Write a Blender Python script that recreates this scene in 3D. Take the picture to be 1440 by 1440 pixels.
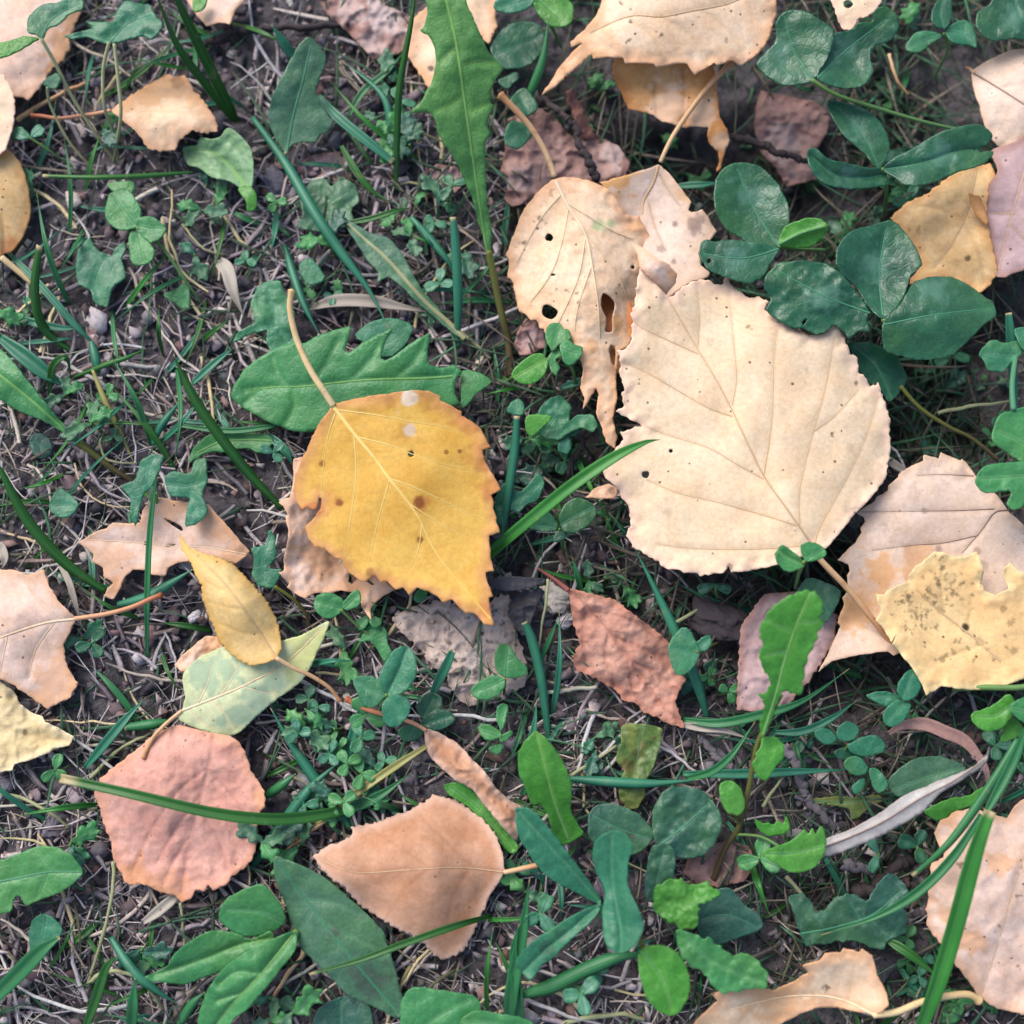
import bpy, math, random
import numpy as np
from mathutils import Vector, Matrix
from mathutils.geometry import delaunay_2d_cdt

for _o in list(bpy.data.objects):
    bpy.data.objects.remove(_o, do_unlink=True)
SC = bpy.context.scene
COL = SC.collection
RND = random.Random(11)
NP = np.random.default_rng(5)

# ------------------------------------------------------------------ camera
FRAME = 1440.0                  # the photograph's side in pixels
WIDTH = 0.25                    # metres of ground across the frame
HALF = math.radians(25.0)       # half the field of view
DIST = WIDTH / 2 / math.tan(HALF)
TILT = math.radians(9.0)        # the phone leans a little away from straight down
cam_data = bpy.data.cameras.new('camera')
cam = bpy.data.objects.new('camera', cam_data)
COL.objects.link(cam)
cam_data.sensor_width = 36.0
cam_data.angle = 2 * HALF
cam_data.clip_start = 0.01
cam_data.clip_end = 200.0
cam.location = (0, -DIST * math.sin(TILT), DIST * math.cos(TILT))
cam.rotation_euler = (TILT, 0, 0)
cam_data.dof.use_dof = True
cam_data.dof.focus_distance = DIST - 0.011
cam_data.dof.aperture_fstop = 7.0
SC.camera = cam

# ------------------------------------------------------------------ light
world = bpy.data.worlds.new('World')
SC.world = world
world.use_nodes = True
_wn = world.node_tree.nodes
_sky = _wn.new('ShaderNodeTexSky')
_sky.sky_type = 'NISHITA'
_sky.sun_disc = False
SUN_EL, SUN_AZ = math.radians(46), math.radians(-40)   # azimuth clockwise from +Y
_sky.sun_elevation = SUN_EL
_sky.sun_rotation = SUN_AZ
_sky.air_density = 1.0
_sky.dust_density = 3.0
_sky.ozone_density = 1.0
_bg = _wn['Background']
_bg.inputs[1].default_value = 0.12
world.node_tree.links.new(_sky.outputs[0], _bg.inputs[0])
sun_data = bpy.data.lights.new('sun', 'SUN')
sun_data.energy = 1.4
sun_data.angle = math.radians(36)
sun_data.color = (1.0, 0.975, 0.95)
sun = bpy.data.objects.new('sun', sun_data)
COL.objects.link(sun)
_d = Vector((math.sin(SUN_AZ) * math.cos(SUN_EL), math.cos(SUN_AZ) * math.cos(SUN_EL), math.sin(SUN_EL)))
sun.rotation_euler = _d.to_track_quat('Z', 'Y').to_euler()
sun.location = _d * 2
SC.view_settings.view_transform = 'Standard'
SC.view_settings.look = 'None'
SC.view_settings.exposure = 1.06
SC.view_settings.gamma = 1.0
SC.view_settings.use_curve_mapping = False
SC.cycles.max_bounces = 8
SC.cycles.diffuse_bounces = 4
SC.cycles.transmission_bounces = 4
SC.cycles.sample_clamp_indirect = 6.0

# ------------------------------------------------------------------ pixel -> place
_ct, _st = math.cos(TILT), math.sin(TILT)
_k = math.tan(HALF)
def P(u, v, h):
    """point h millimetres above the soil datum on the ray of pixel (u, v); arrays welcome"""
    u = np.asarray(u, float); v = np.asarray(v, float); z = np.asarray(h, float) * 0.001
    a = (u / FRAME * 2 - 1) * _k
    b = (1 - v / FRAME * 2) * _k
    dx = a; dy = b * _ct + _st; dz = b * _st - _ct
    cz = cam.location[2]; cy = cam.location[1]
    t = (z - cz) / dz
    return np.stack([dx * t, cy + dy * t, z + 0 * t], -1)
PX = WIDTH / FRAME              # metres per pixel at the soil

WIN = {'a': (0, 0, 480), 'b': (480, 0, 480), 'c': (960, 0, 480), 'd': (0, 480, 480), 'e': (480, 480, 480),
       'f': (960, 480, 480), 'g': (0, 960, 480), 'h': (480, 960, 480), 'i': (960, 960, 480),
       '1': (820, 370, 450), '2': (320, 390, 400), '3': (380, 640, 360), '4': (690, 230, 320),
       '5': (740, 0, 370), '6': (100, 690, 400), '7': (1140, 630, 300), '8': (560, 780, 300), 'p': (0, 0, 1440)}
def Z(s):
    """'b 12,30 40,50 | p 3,4' -> list of photo pixels, each run given in one enlarged window"""
    out = []
    for run in s.split('|'):
        t = run.split()
        ox, oy, sz = WIN[t[0]]
        for q in t[1:]:
            c = q.split(',')
            out.append((ox + float(c[0]) * sz / 1440, oy + float(c[1]) * sz / 1440))
    return out
def ZR(s):
    """'b 12,30,5' -> pixels with a radius"""
    t = s.split(); ox, oy, sz = WIN[t[0]]
    return [(ox + float(a) * sz / 1440, oy + float(b) * sz / 1440, float(r) * sz / 1440)
            for a, b, r in (q.split(',') for q in t[1:])]

# ------------------------------------------------------------------ noise
def _hash(ix, iy, seed):
    n = (ix.astype(np.int64) * 374761393 + iy.astype(np.int64) * 668265263 + seed * 974634777) & 0x7fffffff
    n = ((n ^ (n >> 13)) * 1274126177) & 0x7fffffff
    return ((n ^ (n >> 16)) & 0xffff) / 65535.0
def vnoise(x, y, seed=0):
    xi = np.floor(x); yi = np.floor(y); fx = x - xi; fy = y - yi
    fx = fx * fx * fx * (fx * (fx * 6 - 15) + 10); fy = fy * fy * fy * (fy * (fy * 6 - 15) + 10)
    a = _hash(xi, yi, seed); b = _hash(xi + 1, yi, seed); c = _hash(xi, yi + 1, seed); d = _hash(xi + 1, yi + 1, seed)
    return (a * (1 - fx) + b * fx) * (1 - fy) + (c * (1 - fx) + d * fx) * fy * 1.0
def fbm(x, y, seed=0, octv=4):
    r = 0; amp = 0.5; f = 1.0
    for i in range(octv):
        r = r + amp * (vnoise(x * f, y * f, seed + 17 * i) * 2 - 1); amp *= 0.5; f *= 2.03
    return r
def sstep(a, b, x):
    t = np.clip((x - a) / (b - a), 0, 1); return t * t * (3 - 2 * t)

# ------------------------------------------------------------------ soil relief (mm)
HOLLOWS = [(1090, 210, 130, 110, 12), (945, 190, 90, 80, 12), (1330, 560, 130, 90, 12), (1200, 830, 60, 80, 10), (770, 120, 60, 110, 9), (1330, 130, 90, 90, 8),
           (1180, 330, 70, 50, 8), (740, 780, 60, 50, 6), (880, 860, 60, 60, 4), (1310, 470, 90, 60, 8), (1180, 1260, 90, 70, 6), (1290, 1380, 70, 60, 6), (1410, 440, 60, 60, 8),
           (800, 640, 80, 70, 5), (1180, 960, 70, 50, 6), (60, 170, 60, 40, 5), (640, 890, 60, 30, 4)]
def soil(u, v):
    u = np.asarray(u, float); v = np.asarray(v, float)
    g = 2.2 * fbm(u / 150, v / 150, 3, 3)
    dip = sstep(650, 1000, u) * sstep(1150, 850, v) * 6.0 + sstep(600, 300, v) * sstep(420, 800, u) * 3.0
    dip = dip + sstep(900, 1150, u) * sstep(700, 1100, v) * 4.0
    for a, b, ra, rb, d in HOLLOWS:
        dip = dip + d * np.exp(-(((u - a) / ra) ** 2 + ((v - b) / rb) ** 2) ** 2)
    return g - dip

# ------------------------------------------------------------------ polylines
def catmull(pts, n=8, closed=False):
    p = np.asarray(pts, float); m = len(p)
    if m < 3:
        t = np.linspace(0, 1, n + 1)[:, None]
        return p[0] * (1 - t) + p[-1] * t
    out = []
    rng = range(m) if closed else range(m - 1)
    for i in rng:
        if closed:
            a, b, c, d = p[(i - 1) % m], p[i], p[(i + 1) % m], p[(i + 2) % m]
        else:
            a, b, c, d = p[max(i - 1, 0)], p[i], p[i + 1], p[min(i + 2, m - 1)]
        for k in range(n):
            t = k / n
            out.append(0.5 * (2 * b + (c - a) * t + (2 * a - 5 * b + 4 * c - d) * t * t + (3 * b - 3 * c + d - a) * t ** 3))
    if not closed: out.append(p[-1])
    return np.array(out)
def resample(pts, step, closed=True):
    p = np.asarray(pts, float)
    if closed: p = np.vstack([p, p[:1]])
    d = np.r_[0, np.cumsum(np.hypot(*np.diff(p[:, :2], axis=0).T))]
    n = max(6, int(d[-1] / step))
    s = np.linspace(0, d[-1], n + 1)
    if closed: s = s[:-1]
    return np.stack([np.interp(s, d, p[:, k]) for k in range(p.shape[1])], -1), d[-1]
def resample_keep(pts, step):
    """subdivide a closed polyline but keep its corners"""
    out = []; m = len(pts)
    for i in range(m):
        a = np.array(pts[i], float); b = np.array(pts[(i + 1) % m], float)
        k = max(1, int(round(np.hypot(*(b - a)) / step)))
        for j in range(k): out.append(a + (b - a) * j / k)
    return np.array(out)
def inside(q, poly):
    x, y = q[:, 0], q[:, 1]; r = np.zeros(len(q), bool); m = len(poly)
    for i in range(m):
        x1, y1 = poly[i]; x2, y2 = poly[(i + 1) % m]
        if y1 == y2: continue
        c = (y1 > y) != (y2 > y)
        r ^= c & (x < (x2 - x1) * (y - y1) / (y2 - y1) + x1)
    return r
def polydist(q, pl, closed=False):
    pl = np.asarray(pl, float)
    a = pl if closed else pl[:-1]
    b = np.roll(pl, -1, 0) if closed else pl[1:]
    best = np.full(len(q), 1e9)
    for s0 in range(0, len(a), 64):
        A = a[s0:s0 + 64]; B = b[s0:s0 + 64]; D = B - A
        L = np.maximum((D ** 2).sum(1), 1e-9)
        t = np.clip(((q[:, None] - A) * D).sum(2) / L, 0, 1)
        e = q[:, None] - (A + t[..., None] * D)
        best = np.minimum(best, np.sqrt((e ** 2).sum(2)).min(1))
    return best

# ------------------------------------------------------------------ scene helpers
def empty(name, loc):
    o = bpy.data.objects.new(name, None); COL.objects.link(o)
    o.empty_display_size = 0.005; o.location = loc
    return o
def tag(o, label=None, cat=None, group=None, kind=None):
    if label: o['label'] = label
    if cat: o['category'] = cat
    if group: o['group'] = group
    if kind: o['kind'] = kind
    return o
def mesh_obj(name, V, F, mat, parent=None, origin=None, smooth=True, attrs=None):
    """V world-space array; the object sits at origin (or at its parent's place)"""
    V = np.asarray(V, float)
    if parent is not None: og = np.array(world_of(parent))
    elif origin is not None: og = np.asarray(origin, float)
    else: og = V.mean(0)
    me = bpy.data.meshes.new(name)
    W = V - og
    if isinstance(F, np.ndarray) and F.ndim == 2:
        n, k = F.shape
        me.vertices.add(len(W)); me.vertices.foreach_set('co', W.astype(np.float32).ravel())
        me.loops.add(n * k); me.loops.foreach_set('vertex_index', F.astype(np.int32).ravel())
        me.polygons.add(n)
        me.polygons.foreach_set('loop_start', np.arange(0, n * k, k, dtype=np.int32))
        me.update(calc_edges=True)
    else:
        me.from_pydata(W.tolist(), [], [list(map(int, f)) for f in F])
    if smooth: me.polygons.foreach_set('use_smooth', np.ones(len(me.polygons), bool))
    for an, (typ, dat) in (attrs or {}).items():
        at = me.attributes.new(an, typ, 'POINT')
        at.data.foreach_set('color' if typ == 'FLOAT_COLOR' else 'value', np.asarray(dat, np.float32).ravel())
    for m in (mat if isinstance(mat, (list, tuple)) else [mat]): me.materials.append(m)
    o = bpy.data.objects.new(name, me); COL.objects.link(o)
    if parent is not None: o.parent = parent
    else: o.location = og
    return o
def world_of(o):
    p = Vector((0, 0, 0))
    while o is not None:
        p = p + o.location; o = o.parent
    return p

# ------------------------------------------------------------------ materials
def lin(r, g, b, k=1.0):
    f = lambda c: ((c / 255 + 0.055) / 1.055) ** 2.4 if c > 10 else c / 255 / 12.92
    return (min(f(r) * k, .9), min(f(g) * k, .9), min(f(b) * k, .9), 1)
class NT:
    def __init__(s, name):
        s.m = bpy.data.materials.new(name); s.m.use_nodes = True
        s.n = s.m.node_tree.nodes; s.l = s.m.node_tree.links
        s.b = s.n['Principled BSDF']; s.out = s.n['Material Output']
    def new(s, t, **kw):
        n = s.n.new('ShaderNode' + t)
        for k, v in kw.items(): setattr(n, k, v)
        return n
    def link(s, a, b): s.l.new(a, b)
    def val(s, sock, x):
        if hasattr(x, 'is_linked'): s.link(x, sock)
        else: sock.default_value = x
    def math(s, op, a, b=0.0, c=0.0, clamp=False):
        n = s.new('Math', operation=op, use_clamp=clamp)
        for i, x in enumerate((a, b, c)): s.val(n.inputs[i], x)
        return n.outputs[0]
    def mix(s, f, a, b, blend='MIX'):
        n = s.new('Mix', data_type='RGBA', blend_type=blend)
        s.val(n.inputs[0], f); s.val(n.inputs[6], a); s.val(n.inputs[7], b)
        return n.outputs[2]
    def noise(s, scale, detail=3, rough=.55, vec=None, dist=0.0):
        n = s.new('TexNoise'); n.inputs['Scale'].default_value = scale
        n.inputs['Detail'].default_value = detail; n.inputs['Roughness'].default_value = rough
        n.inputs['Distortion'].default_value = dist
        if vec is not None: s.link(vec, n.inputs['Vector'])
        return n.outputs[0]
    def voro(s, scale, feature='F1', vec=None, rnd=1.0):
        n = s.new('TexVoronoi', feature=feature); n.inputs['Scale'].default_value = scale
        n.inputs['Randomness'].default_value = rnd
        if vec is not None: s.link(vec, n.inputs['Vector'])
        return n
    def ramp(s, x, a, b, smooth=True):
        n = s.new('MapRange', interpolation_type='SMOOTHSTEP' if smooth else 'LINEAR')
        s.val(n.inputs[0], x); n.inputs[1].default_value = a; n.inputs[2].default_value = b
        return n.outputs[0]
    def attr(s, name):
        return s.new('Attribute', attribute_name=name)
    def bump(s, h, strength, dist, normal=None):
        n = s.new('Bump'); n.inputs['Strength'].default_value = strength; n.inputs['Distance'].default_value = dist
        s.link(h, n.inputs['Height'])
        if normal is not None: s.link(normal, n.inputs['Normal'])
        return n.outputs[0]
    def coords(s):
        tc = s.new('TexCoord'); oi = s.new('ObjectInfo')
        v = s.new('VectorMath', operation='SCALE'); s.link(oi.outputs['Random'], v.inputs['Scale'])
        v.inputs[0].default_value = (3.1, 5.7, 1.3)
        a = s.new('VectorMath', operation='ADD'); s.link(tc.outputs['Object'], a.inputs[0]); s.link(v.outputs[0], a.inputs[1])
        s.rand = oi.outputs['Random']
        return a.outputs[0]
    def finish(s, color, rough, normal, transl=0.0, spec=0.3):
        s.val(s.b.inputs['Base Color'], color); s.val(s.b.inputs['Roughness'], rough)
        s.b.inputs['Specular IOR Level'].default_value = spec
        if normal is not None: s.link(normal, s.b.inputs['Normal'])
        if transl > 0:
            t = s.new('BsdfTranslucent'); s.val(t.inputs[0], color)
            if normal is not None: s.link(normal, t.inputs['Normal'])
            x = s.new('MixShader'); x.inputs[0].default_value = transl
            s.link(s.b.outputs[0], x.inputs[1]); s.link(t.outputs[0], x.inputs[2]); s.link(x.outputs[0], s.out.inputs[0])
        return s.m

def leaf_mat(name, c1, c2, edge=None, edgew=14, dark=(60, 36, 22), vein=None, speck=0.25, specksize=.16, speckscale=420,
             rough=.6, transl=.14, mott=110, net=0.35, green=(150, 180, 120), pale=(215, 195, 170), warm=(190, 110, 60), k=.74, spec=.25):
    """a leaf: two tones mottled together, browned margin, specks of decay and a fine net of veins in relief"""
    t = NT(name); v = t.coords()
    L = lambda c: lin(*c, k)
    n1 = t.noise(mott, 4, .6, v, .6)
    col = t.mix(t.ramp(n1, .32, .68), L(c1), L(c2))
    n2 = t.noise(900, 3, .6, v)
    col = t.mix(t.math('MULTIPLY', t.ramp(n2, .3, .75), .16), col, (0.05, .03, .02, 1))
    big = t.noise(45, 2, .5, v)
    col = t.mix(t.math('MULTIPLY', t.ramp(big, .5, .8), .30), col, L(c2))
    st = t.attr('stain'); sp = t.new('SeparateColor'); t.link(st.outputs['Color'], sp.inputs[0])
    ed = t.attr('edge').outputs['Fac']
    if edge is not None:
        w = t.math('MULTIPLY_ADD', n1, edgew * 1.6, 0.0)
        f = t.math('SUBTRACT', 1.0, t.math('DIVIDE', ed, t.math('ADD', w, 1.0)), clamp=True)
        col = t.mix(t.math('MULTIPLY', f, .85), col, L(edge))
    vd = t.attr('vein').outputs['Fac']
    if vein is not None:
        f = t.math('SUBTRACT', 1.0, t.math('DIVIDE', vd, 4.0), clamp=True)
        col = t.mix(t.math('MULTIPLY', f, .3), col, L(vein))
    netv = t.voro(560, 'DISTANCE_TO_EDGE', v); nd = netv.outputs['Distance']
    nf = t.math('SUBTRACT', 1.0, t.math('MULTIPLY', nd, 13.0), clamp=True)
    col = t.mix(t.math('MULTIPLY', nf, .06), col, L(dark))
    fine = t.voro(2300, 'DISTANCE_TO_EDGE', v).outputs['Distance']
    ff = t.math('SUBTRACT', 1.0, t.math('MULTIPLY', fine, 9.0), clamp=True)
    col = t.mix(t.math('MULTIPLY', ff, .07), col, L(dark))
    bl = t.ramp(t.noise(230, 5, .7, v, 1.2), .60, .74)
    col = t.mix(t.math('MULTIPLY', bl, .07), col, L(dark))
    col = t.mix(t.math('MULTIPLY', sp.outputs[1], .8), col, L(green))
    col = t.mix(t.math('MULTIPLY', sp.outputs[2], .9), col, L(pale))
    col = t.mix(t.math('MULTIPLY', st.outputs['Alpha'], .8), col, L(warm))
    if speck > 0:
        vo = t.voro(speckscale, 'F1', v)
        hue = t.new('SeparateColor'); t.link(vo.outputs['Color'], hue.inputs[0])
        patch = t.ramp(t.noise(60, 2, .5, v), .62 - speck * .5, .75 - speck * .4)
        size = t.math('MULTIPLY', hue.outputs[0], specksize)
        on = t.math('LESS_THAN', vo.outputs['Distance'], size)
        keep = t.math('LESS_THAN', hue.outputs[1], .12 + speck * .5)
        f = t.math('MULTIPLY', t.math('MULTIPLY', on, keep), patch)
        col = t.mix(t.math('MULTIPLY', f, .75), col, L(dark))
    col = t.mix(t.math('MULTIPLY', sp.outputs[0], .88), col, L(dark))
    hgt = t.math('MULTIPLY_ADD', nf, -.5, n2)
    b1 = t.bump(hgt, net * .6, .00025)
    b2 = t.bump(n1, .12, .001, b1)
    return t.finish(col, rough, b2, transl, spec)

def green_mat(name, c1, c2, rough=.42, transl=.18, vein=None, dust=.0, chevron=None, k=.8, spec=.4, mott=120, blotch=.25, dark=(52, 50, 30)):
    """a living leaf"""
    t = NT(name); v = t.coords(); L = lambda c: lin(*c, k)
    n1 = t.noise(mott, 4, .6, v, .4)
    col = t.mix(t.ramp(n1, .3, .7), L(c1), L(c2))
    col = t.mix(t.math('MULTIPLY', t.rand, .35), col, L(c2))
    col = t.mix(t.math('MULTIPLY', t.ramp(t.noise(38, 3, .6, v), .42, .75), .45), col, lin(96, 150, 70, k))
    n2 = t.noise(1300, 2, .5, v)
    col = t.mix(t.math('MULTIPLY', t.ramp(n2, .35, .7), .22), col, L(c1), 'MULTIPLY')
    vd = t.attr('vein').outputs['Fac']
    if vein is not None:
        f = t.math('SUBTRACT', 1.0, t.math('DIVIDE', vd, 4.5), clamp=True)
        col = t.mix(t.math('MULTIPLY', f, .35), col, L(vein))
    st = t.attr('stain'); sp = t.new('SeparateColor'); t.link(st.outputs['Color'], sp.inputs[0])
    if chevron is not None:
        col = t.mix(t.math('MULTIPLY', sp.outputs[2], .55), col, L(chevron))
    netv = t.voro(620, 'DISTANCE_TO_EDGE', v)
    nf = t.math('SUBTRACT', 1.0, t.math('MULTIPLY', netv.outputs['Distance'], 6.0), clamp=True)
    col = t.mix(t.math('MULTIPLY', nf, .05), col, L(vein or c2))
    if blotch > 0:
        f = t.math('MULTIPLY', t.ramp(t.noise(170, 3, .6, v), .68, .78), blotch * 2, clamp=True)
        col = t.mix(f, col, L(dark))
    if dust > 0:
        f = t.math('MULTIPLY', t.ramp(t.noise(420, 5, .75, v), .52, .75), dust)
        col = t.mix(f, col, lin(150, 165, 160, k))
    col = t.mix(t.math('MULTIPLY', sp.outputs[0], .85), col, L(dark))
    vw = t.math('MULTIPLY', t.math('SUBTRACT', 1.0, t.math('DIVIDE', vd, 9.0), clamp=True), -1.0)
    h = t.math('MULTIPLY_ADD', nf, -.6, vw)
    b1 = t.bump(h, .22, .0003)
    b2 = t.bump(n1, .15, .001, b1)
    r = t.math('MULTIPLY_ADD', n2, .25, rough - .1)
    return t.finish(col, r, b2, transl, spec)

def grass_mat(name, c1, c2, tip=(190, 175, 130), tipw=.05, k=.8, rough=.4, transl=.22):
    t = NT(name); v = t.coords(); L = lambda c: lin(*c, k)
    n1 = t.noise(90, 3, .6, v)
    col = t.mix(t.ramp(n1, .3, .7), L(c1), L(c2))
    col = t.mix(t.math('MULTIPLY', t.rand, .5), col, L(c2))
    x = t.attr('across').outputs['Fac']; a = t.attr('along').outputs['Fac']
    s = t.math('SINE', t.math('MULTIPLY', x, 46.0))
    col = t.mix(t.math('MULTIPLY', t.ramp(s, -.2, 1.0), .07), col, L(c1), 'MULTIPLY')
    rib = t.math('SUBTRACT', 1.0, t.math('MULTIPLY', t.math('ABSOLUTE', x), 8.0), clamp=True)
    col = t.mix(t.math('MULTIPLY', rib, .12), col, L((150, 190, 130)))
    col = t.mix(t.math('MULTIPLY', t.ramp(t.noise(260, 3, .6, v), .64, .74), .35), col, lin(150, 140, 100, k))
    f = t.ramp(t.math('MULTIPLY_ADD', n1, .05, a), 1.0 - tipw, 1.0)
    col = t.mix(f, col, L(tip))
    b1 = t.bump(s, .10, .0002)
    return t.finish(col, rough, b1, transl, .4)

def stem_mat(name, c1, c2, k=.74, rough=.55):
    t = NT(name); v = t.coords()
    a = t.attr('along').outputs['Fac']
    n = t.noise(350, 3, .6, v)
    col = t.mix(t.math('ADD', a, t.math('MULTIPLY_ADD', n, .5, -.25), clamp=True), lin(*c1, k), lin(*c2, k))
    col = t.mix(t.math('MULTIPLY', t.ramp(n, .55, .75), .3), col, lin(90, 60, 40, k))
    return t.finish(col, rough, t.bump(n, .4, .0003), 0, .3)

def litter_mat(name, k=.8, rough=.75):
    """many loose pieces, each with its own colour"""
    t = NT(name); c = t.attr('tone').outputs['Color']
    tc = t.new('TexCoord'); n = t.noise(900, 4, .7, tc.outputs['Object'])
    col = t.mix(t.math('MULTIPLY', t.ramp(n, .35, .7), .35), c, (.03, .026, .027, 1))
    return t.finish(col, rough, t.bump(n, .5, .0004), 0, .25)

# ------------------------------------------------------------------ sheets (leaf blades)
def serrate(poly, amp, pitch, tip, base, rnd, bare=.10):
    p, L = resample(poly, max(pitch / 7, 1.0)); n = len(p)
    it = int(np.argmin(((p - np.array(tip)) ** 2).sum(1))); ib = int(np.argmin(((p - np.array(base)) ** 2).sum(1)))
    tan = np.roll(p, -2, 0) - np.roll(p, 2, 0); tan /= np.maximum(np.hypot(*tan.T), 1e-6)[:, None]
    area = np.sum(p[:, 0] * np.roll(p[:, 1], -1) - np.roll(p[:, 0], -1) * p[:, 1])
    nor = np.stack([tan[:, 1], -tan[:, 0]], -1) * (1 if area > 0 else -1)
    st = L / n; d = np.zeros(n)
    for sgn in (1, -1):
        m = (it - ib) % n if sgn > 0 else (ib - it) % n
        s = 0.0; pos = 0; cur = pitch * rnd.uniform(.6, 1.3); A = amp
        while pos < m:
            ph = s / cur
            fr = pos / max(m, 1)
            e = min(1, max(0, (fr - bare) / .08)) * min(1, (1 - fr) / .04 + .15)
            d[(ib + sgn * pos) % n] = A * e * (ph ** 1.3 if ph < .8 else (1 - ph) * 4.0 * .75 ) - A * .25 * e
            pos += 1; s += st
            if s > cur: s = 0.0; cur = pitch * rnd.uniform(.6, 1.35); A = amp * rnd.uniform(.45, 1.35)
    return p + nor * d[:, None]

class Sheet: pass
OUTLINES = []
def rbf(ctrl, c=45.0):
    q = np.array([(a, b) for a, b, _ in ctrl], float); w = np.array([x for _, _, x in ctrl], float)
    if len(q) == 1: return lambda u, v: np.full(np.shape(u), w[0])
    K = np.sqrt(((q[:, None] - q[None]) ** 2).sum(2) + c * c)
    n = len(q); M = np.zeros((n + 1, n + 1)); M[:n, :n] = K - np.eye(n) * 1.5; M[n, :n] = 1; M[:n, n] = 1
    s = np.linalg.solve(M, np.r_[w, 0])
    def f(u, v):
        u = np.asarray(u, float); v = np.asarray(v, float); r = np.full(u.shape, s[n])
        for i in range(n): r = r + s[i] * np.sqrt((u - q[i, 0]) ** 2 + (v - q[i, 1]) ** 2 + c * c)
        return r
    return f

def sheet(parent, name, mat, outline, h=8.0, ctrl=None, curl=0.0, curlw=40, veins=(), crease=.5, noise=(0.6, 60), ridged=0.0,
          serr=None, tip=None, base=None, holes=(), stains=(), smooth=False, s=None, thick=.13, seed=None, label=None, chevron=None, edgewave=.4, rag=.9, chaikin=False):
    seed = seed if seed is not None else int(abs(outline[0][0] * 13 + outline[0][1] * 7 + len(outline))) % 9973
    rnd = random.Random(seed)
    out = np.array(outline, float)
    ext = max(np.ptp(out[:, 0]), np.ptp(out[:, 1]))
    if s is None: s = min(5.0, max(2.2, ext / 75))
    if smooth: out = catmull(out, 6, True)
    elif chaikin:
        for rr_ in (.14,):
            nx = np.roll(out, -1, 0); out = np.stack([out * (1 - rr_) + nx * rr_, out * rr_ + nx * (1 - rr_)], 1).reshape(-1, 2)
    if serr:
        out = serrate(out, serr[0], serr[1], tip if tip is not None else outline[len(outline) // 2], base if base is not None else outline[0], rnd)
    out = resample_keep(out, s) if not smooth or serr else resample(out, s)[0]
    if rag:
        q_ = out.copy(); out[:, 0] += rag * fbm(q_[:, 0] / 7, q_[:, 1] / 7, seed + 31, 3) * 1.6; out[:, 1] += rag * fbm(q_[:, 0] / 7 + 9, q_[:, 1] / 7 + 4, seed + 37, 3) * 1.6
    # tidy duplicates
    keep = np.r_[True, np.hypot(*np.diff(out, axis=0).T) > .25]; out = out[keep]
    hp = []
    for hl in holes:
        if len(hl) == 3 and np.isscalar(hl[0]):
            u, v, r = hl; m = max(8, int(r * 2))
            hp.append([(u + r * (1 + rnd.uniform(-.14, .14)) * math.cos(6.2832 * i / m), v + r * (1 + rnd.uniform(-.14, .14)) * math.sin(6.2832 * i / m)) for i in range(m)])
        else: hp.append([tuple(x) for x in resample(catmull(hl, 5, True), 1.6)[0]])
    lo = out.min(0) - s; hi = out.max(0) + s
    gx = np.arange(lo[0], hi[0], s); gy = np.arange(lo[1], hi[1], s * .866)
    X, Y = np.meshgrid(gx, gy); X = X + (np.arange(len(gy)) % 2)[:, None] * s / 2
    q = np.stack([X.ravel(), Y.ravel()], -1)
    q += np.random.default_rng(seed).uniform(-.15, .15, q.shape) * s
    ok = inside(q, out) & (polydist(q, out, True) > s * .55)
    for hh in hp: ok &= ~inside(q, hh) & (polydist(q, np.array(hh), True) > s * .5)
    q = q[ok]
    verts = [Vector(x) for x in out]; edges = [(i, (i + 1) % len(out)) for i in range(len(out))]
    for hh in hp:
        b0 = len(verts); verts += [Vector(x) for x in hh]; edges += [(b0 + i, b0 + (i + 1) % len(hh)) for i in range(len(hh))]
    verts += [Vector(x) for x in q]
    r = delaunay_2d_cdt(verts, edges, [], 0, 1e-5)
    V = np.array([(a[0], a[1]) for a in r[0]]); F = np.array([f for f in r[2] if len(f) == 3], int)
    c = V[F].mean(1); ok = inside(c, out)
    for hh in hp: ok &= ~inside(c, hh)
    F = F[ok]
    e1 = V[F[:, 1]] - V[F[:, 0]]; e2 = V[F[:, 2]] - V[F[:, 0]]
    flip = (e1[:, 0] * e2[:, 1] - e1[:, 1] * e2[:, 0]) > 0     # pixel v runs down
    F[flip] = F[flip][:, ::-1]
    hf0 = rbf(ctrl) if ctrl else None
    vl = [np.asarray(catmull(x, 6) if len(x) > 2 else x) for x in veins]
    def hf(u, v):
        u = np.asarray(u, float); v = np.asarray(v, float); shp = u.shape
        uu = u.ravel(); vv = v.ravel(); qq = np.stack([uu, vv], -1)
        z = np.full(uu.shape, float(h)) if hf0 is None else h + hf0(uu, vv)
        z = z + noise[0] * fbm(uu / noise[1], vv / noise[1], seed, 3)
        if ridged: z = z + .7 * ridged * (1 - 2 * np.abs(fbm(uu / 28, vv / 28, seed + 5, 3)) * 2)
        de = polydist(qq, out, True)
        if curl: z = z + curl * np.clip(1 - de / curlw, 0, 1) ** 2 * (1 + .9 * fbm(uu / 45, vv / 45, seed + 9, 2))
        if edgewave: z = z + edgewave * np.clip(1 - de / 25, 0, 1) * fbm(uu / 20, vv / 20, seed + 3, 2)
        dv = np.full(uu.shape, 99.0)
        for x in vl: dv = np.minimum(dv, polydist(qq, x))
        if len(vl) and crease: z = z - crease * .7 * np.exp(-dv / 6.0)
        return z.reshape(shp), dv, de
    z, dv, de = hf(V[:, 0], V[:, 1])
    stn = np.zeros((len(V), 4))
    KI = {'dark': 0, 'green': 1, 'pale': 2, 'warm': 3}
    wob = fbm(V[:, 0] / 11, V[:, 1] / 11, seed + 21, 3)
    wob2 = fbm(V[:, 0] / 4.5, V[:, 1] / 4.5, seed + 23, 2)
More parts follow.
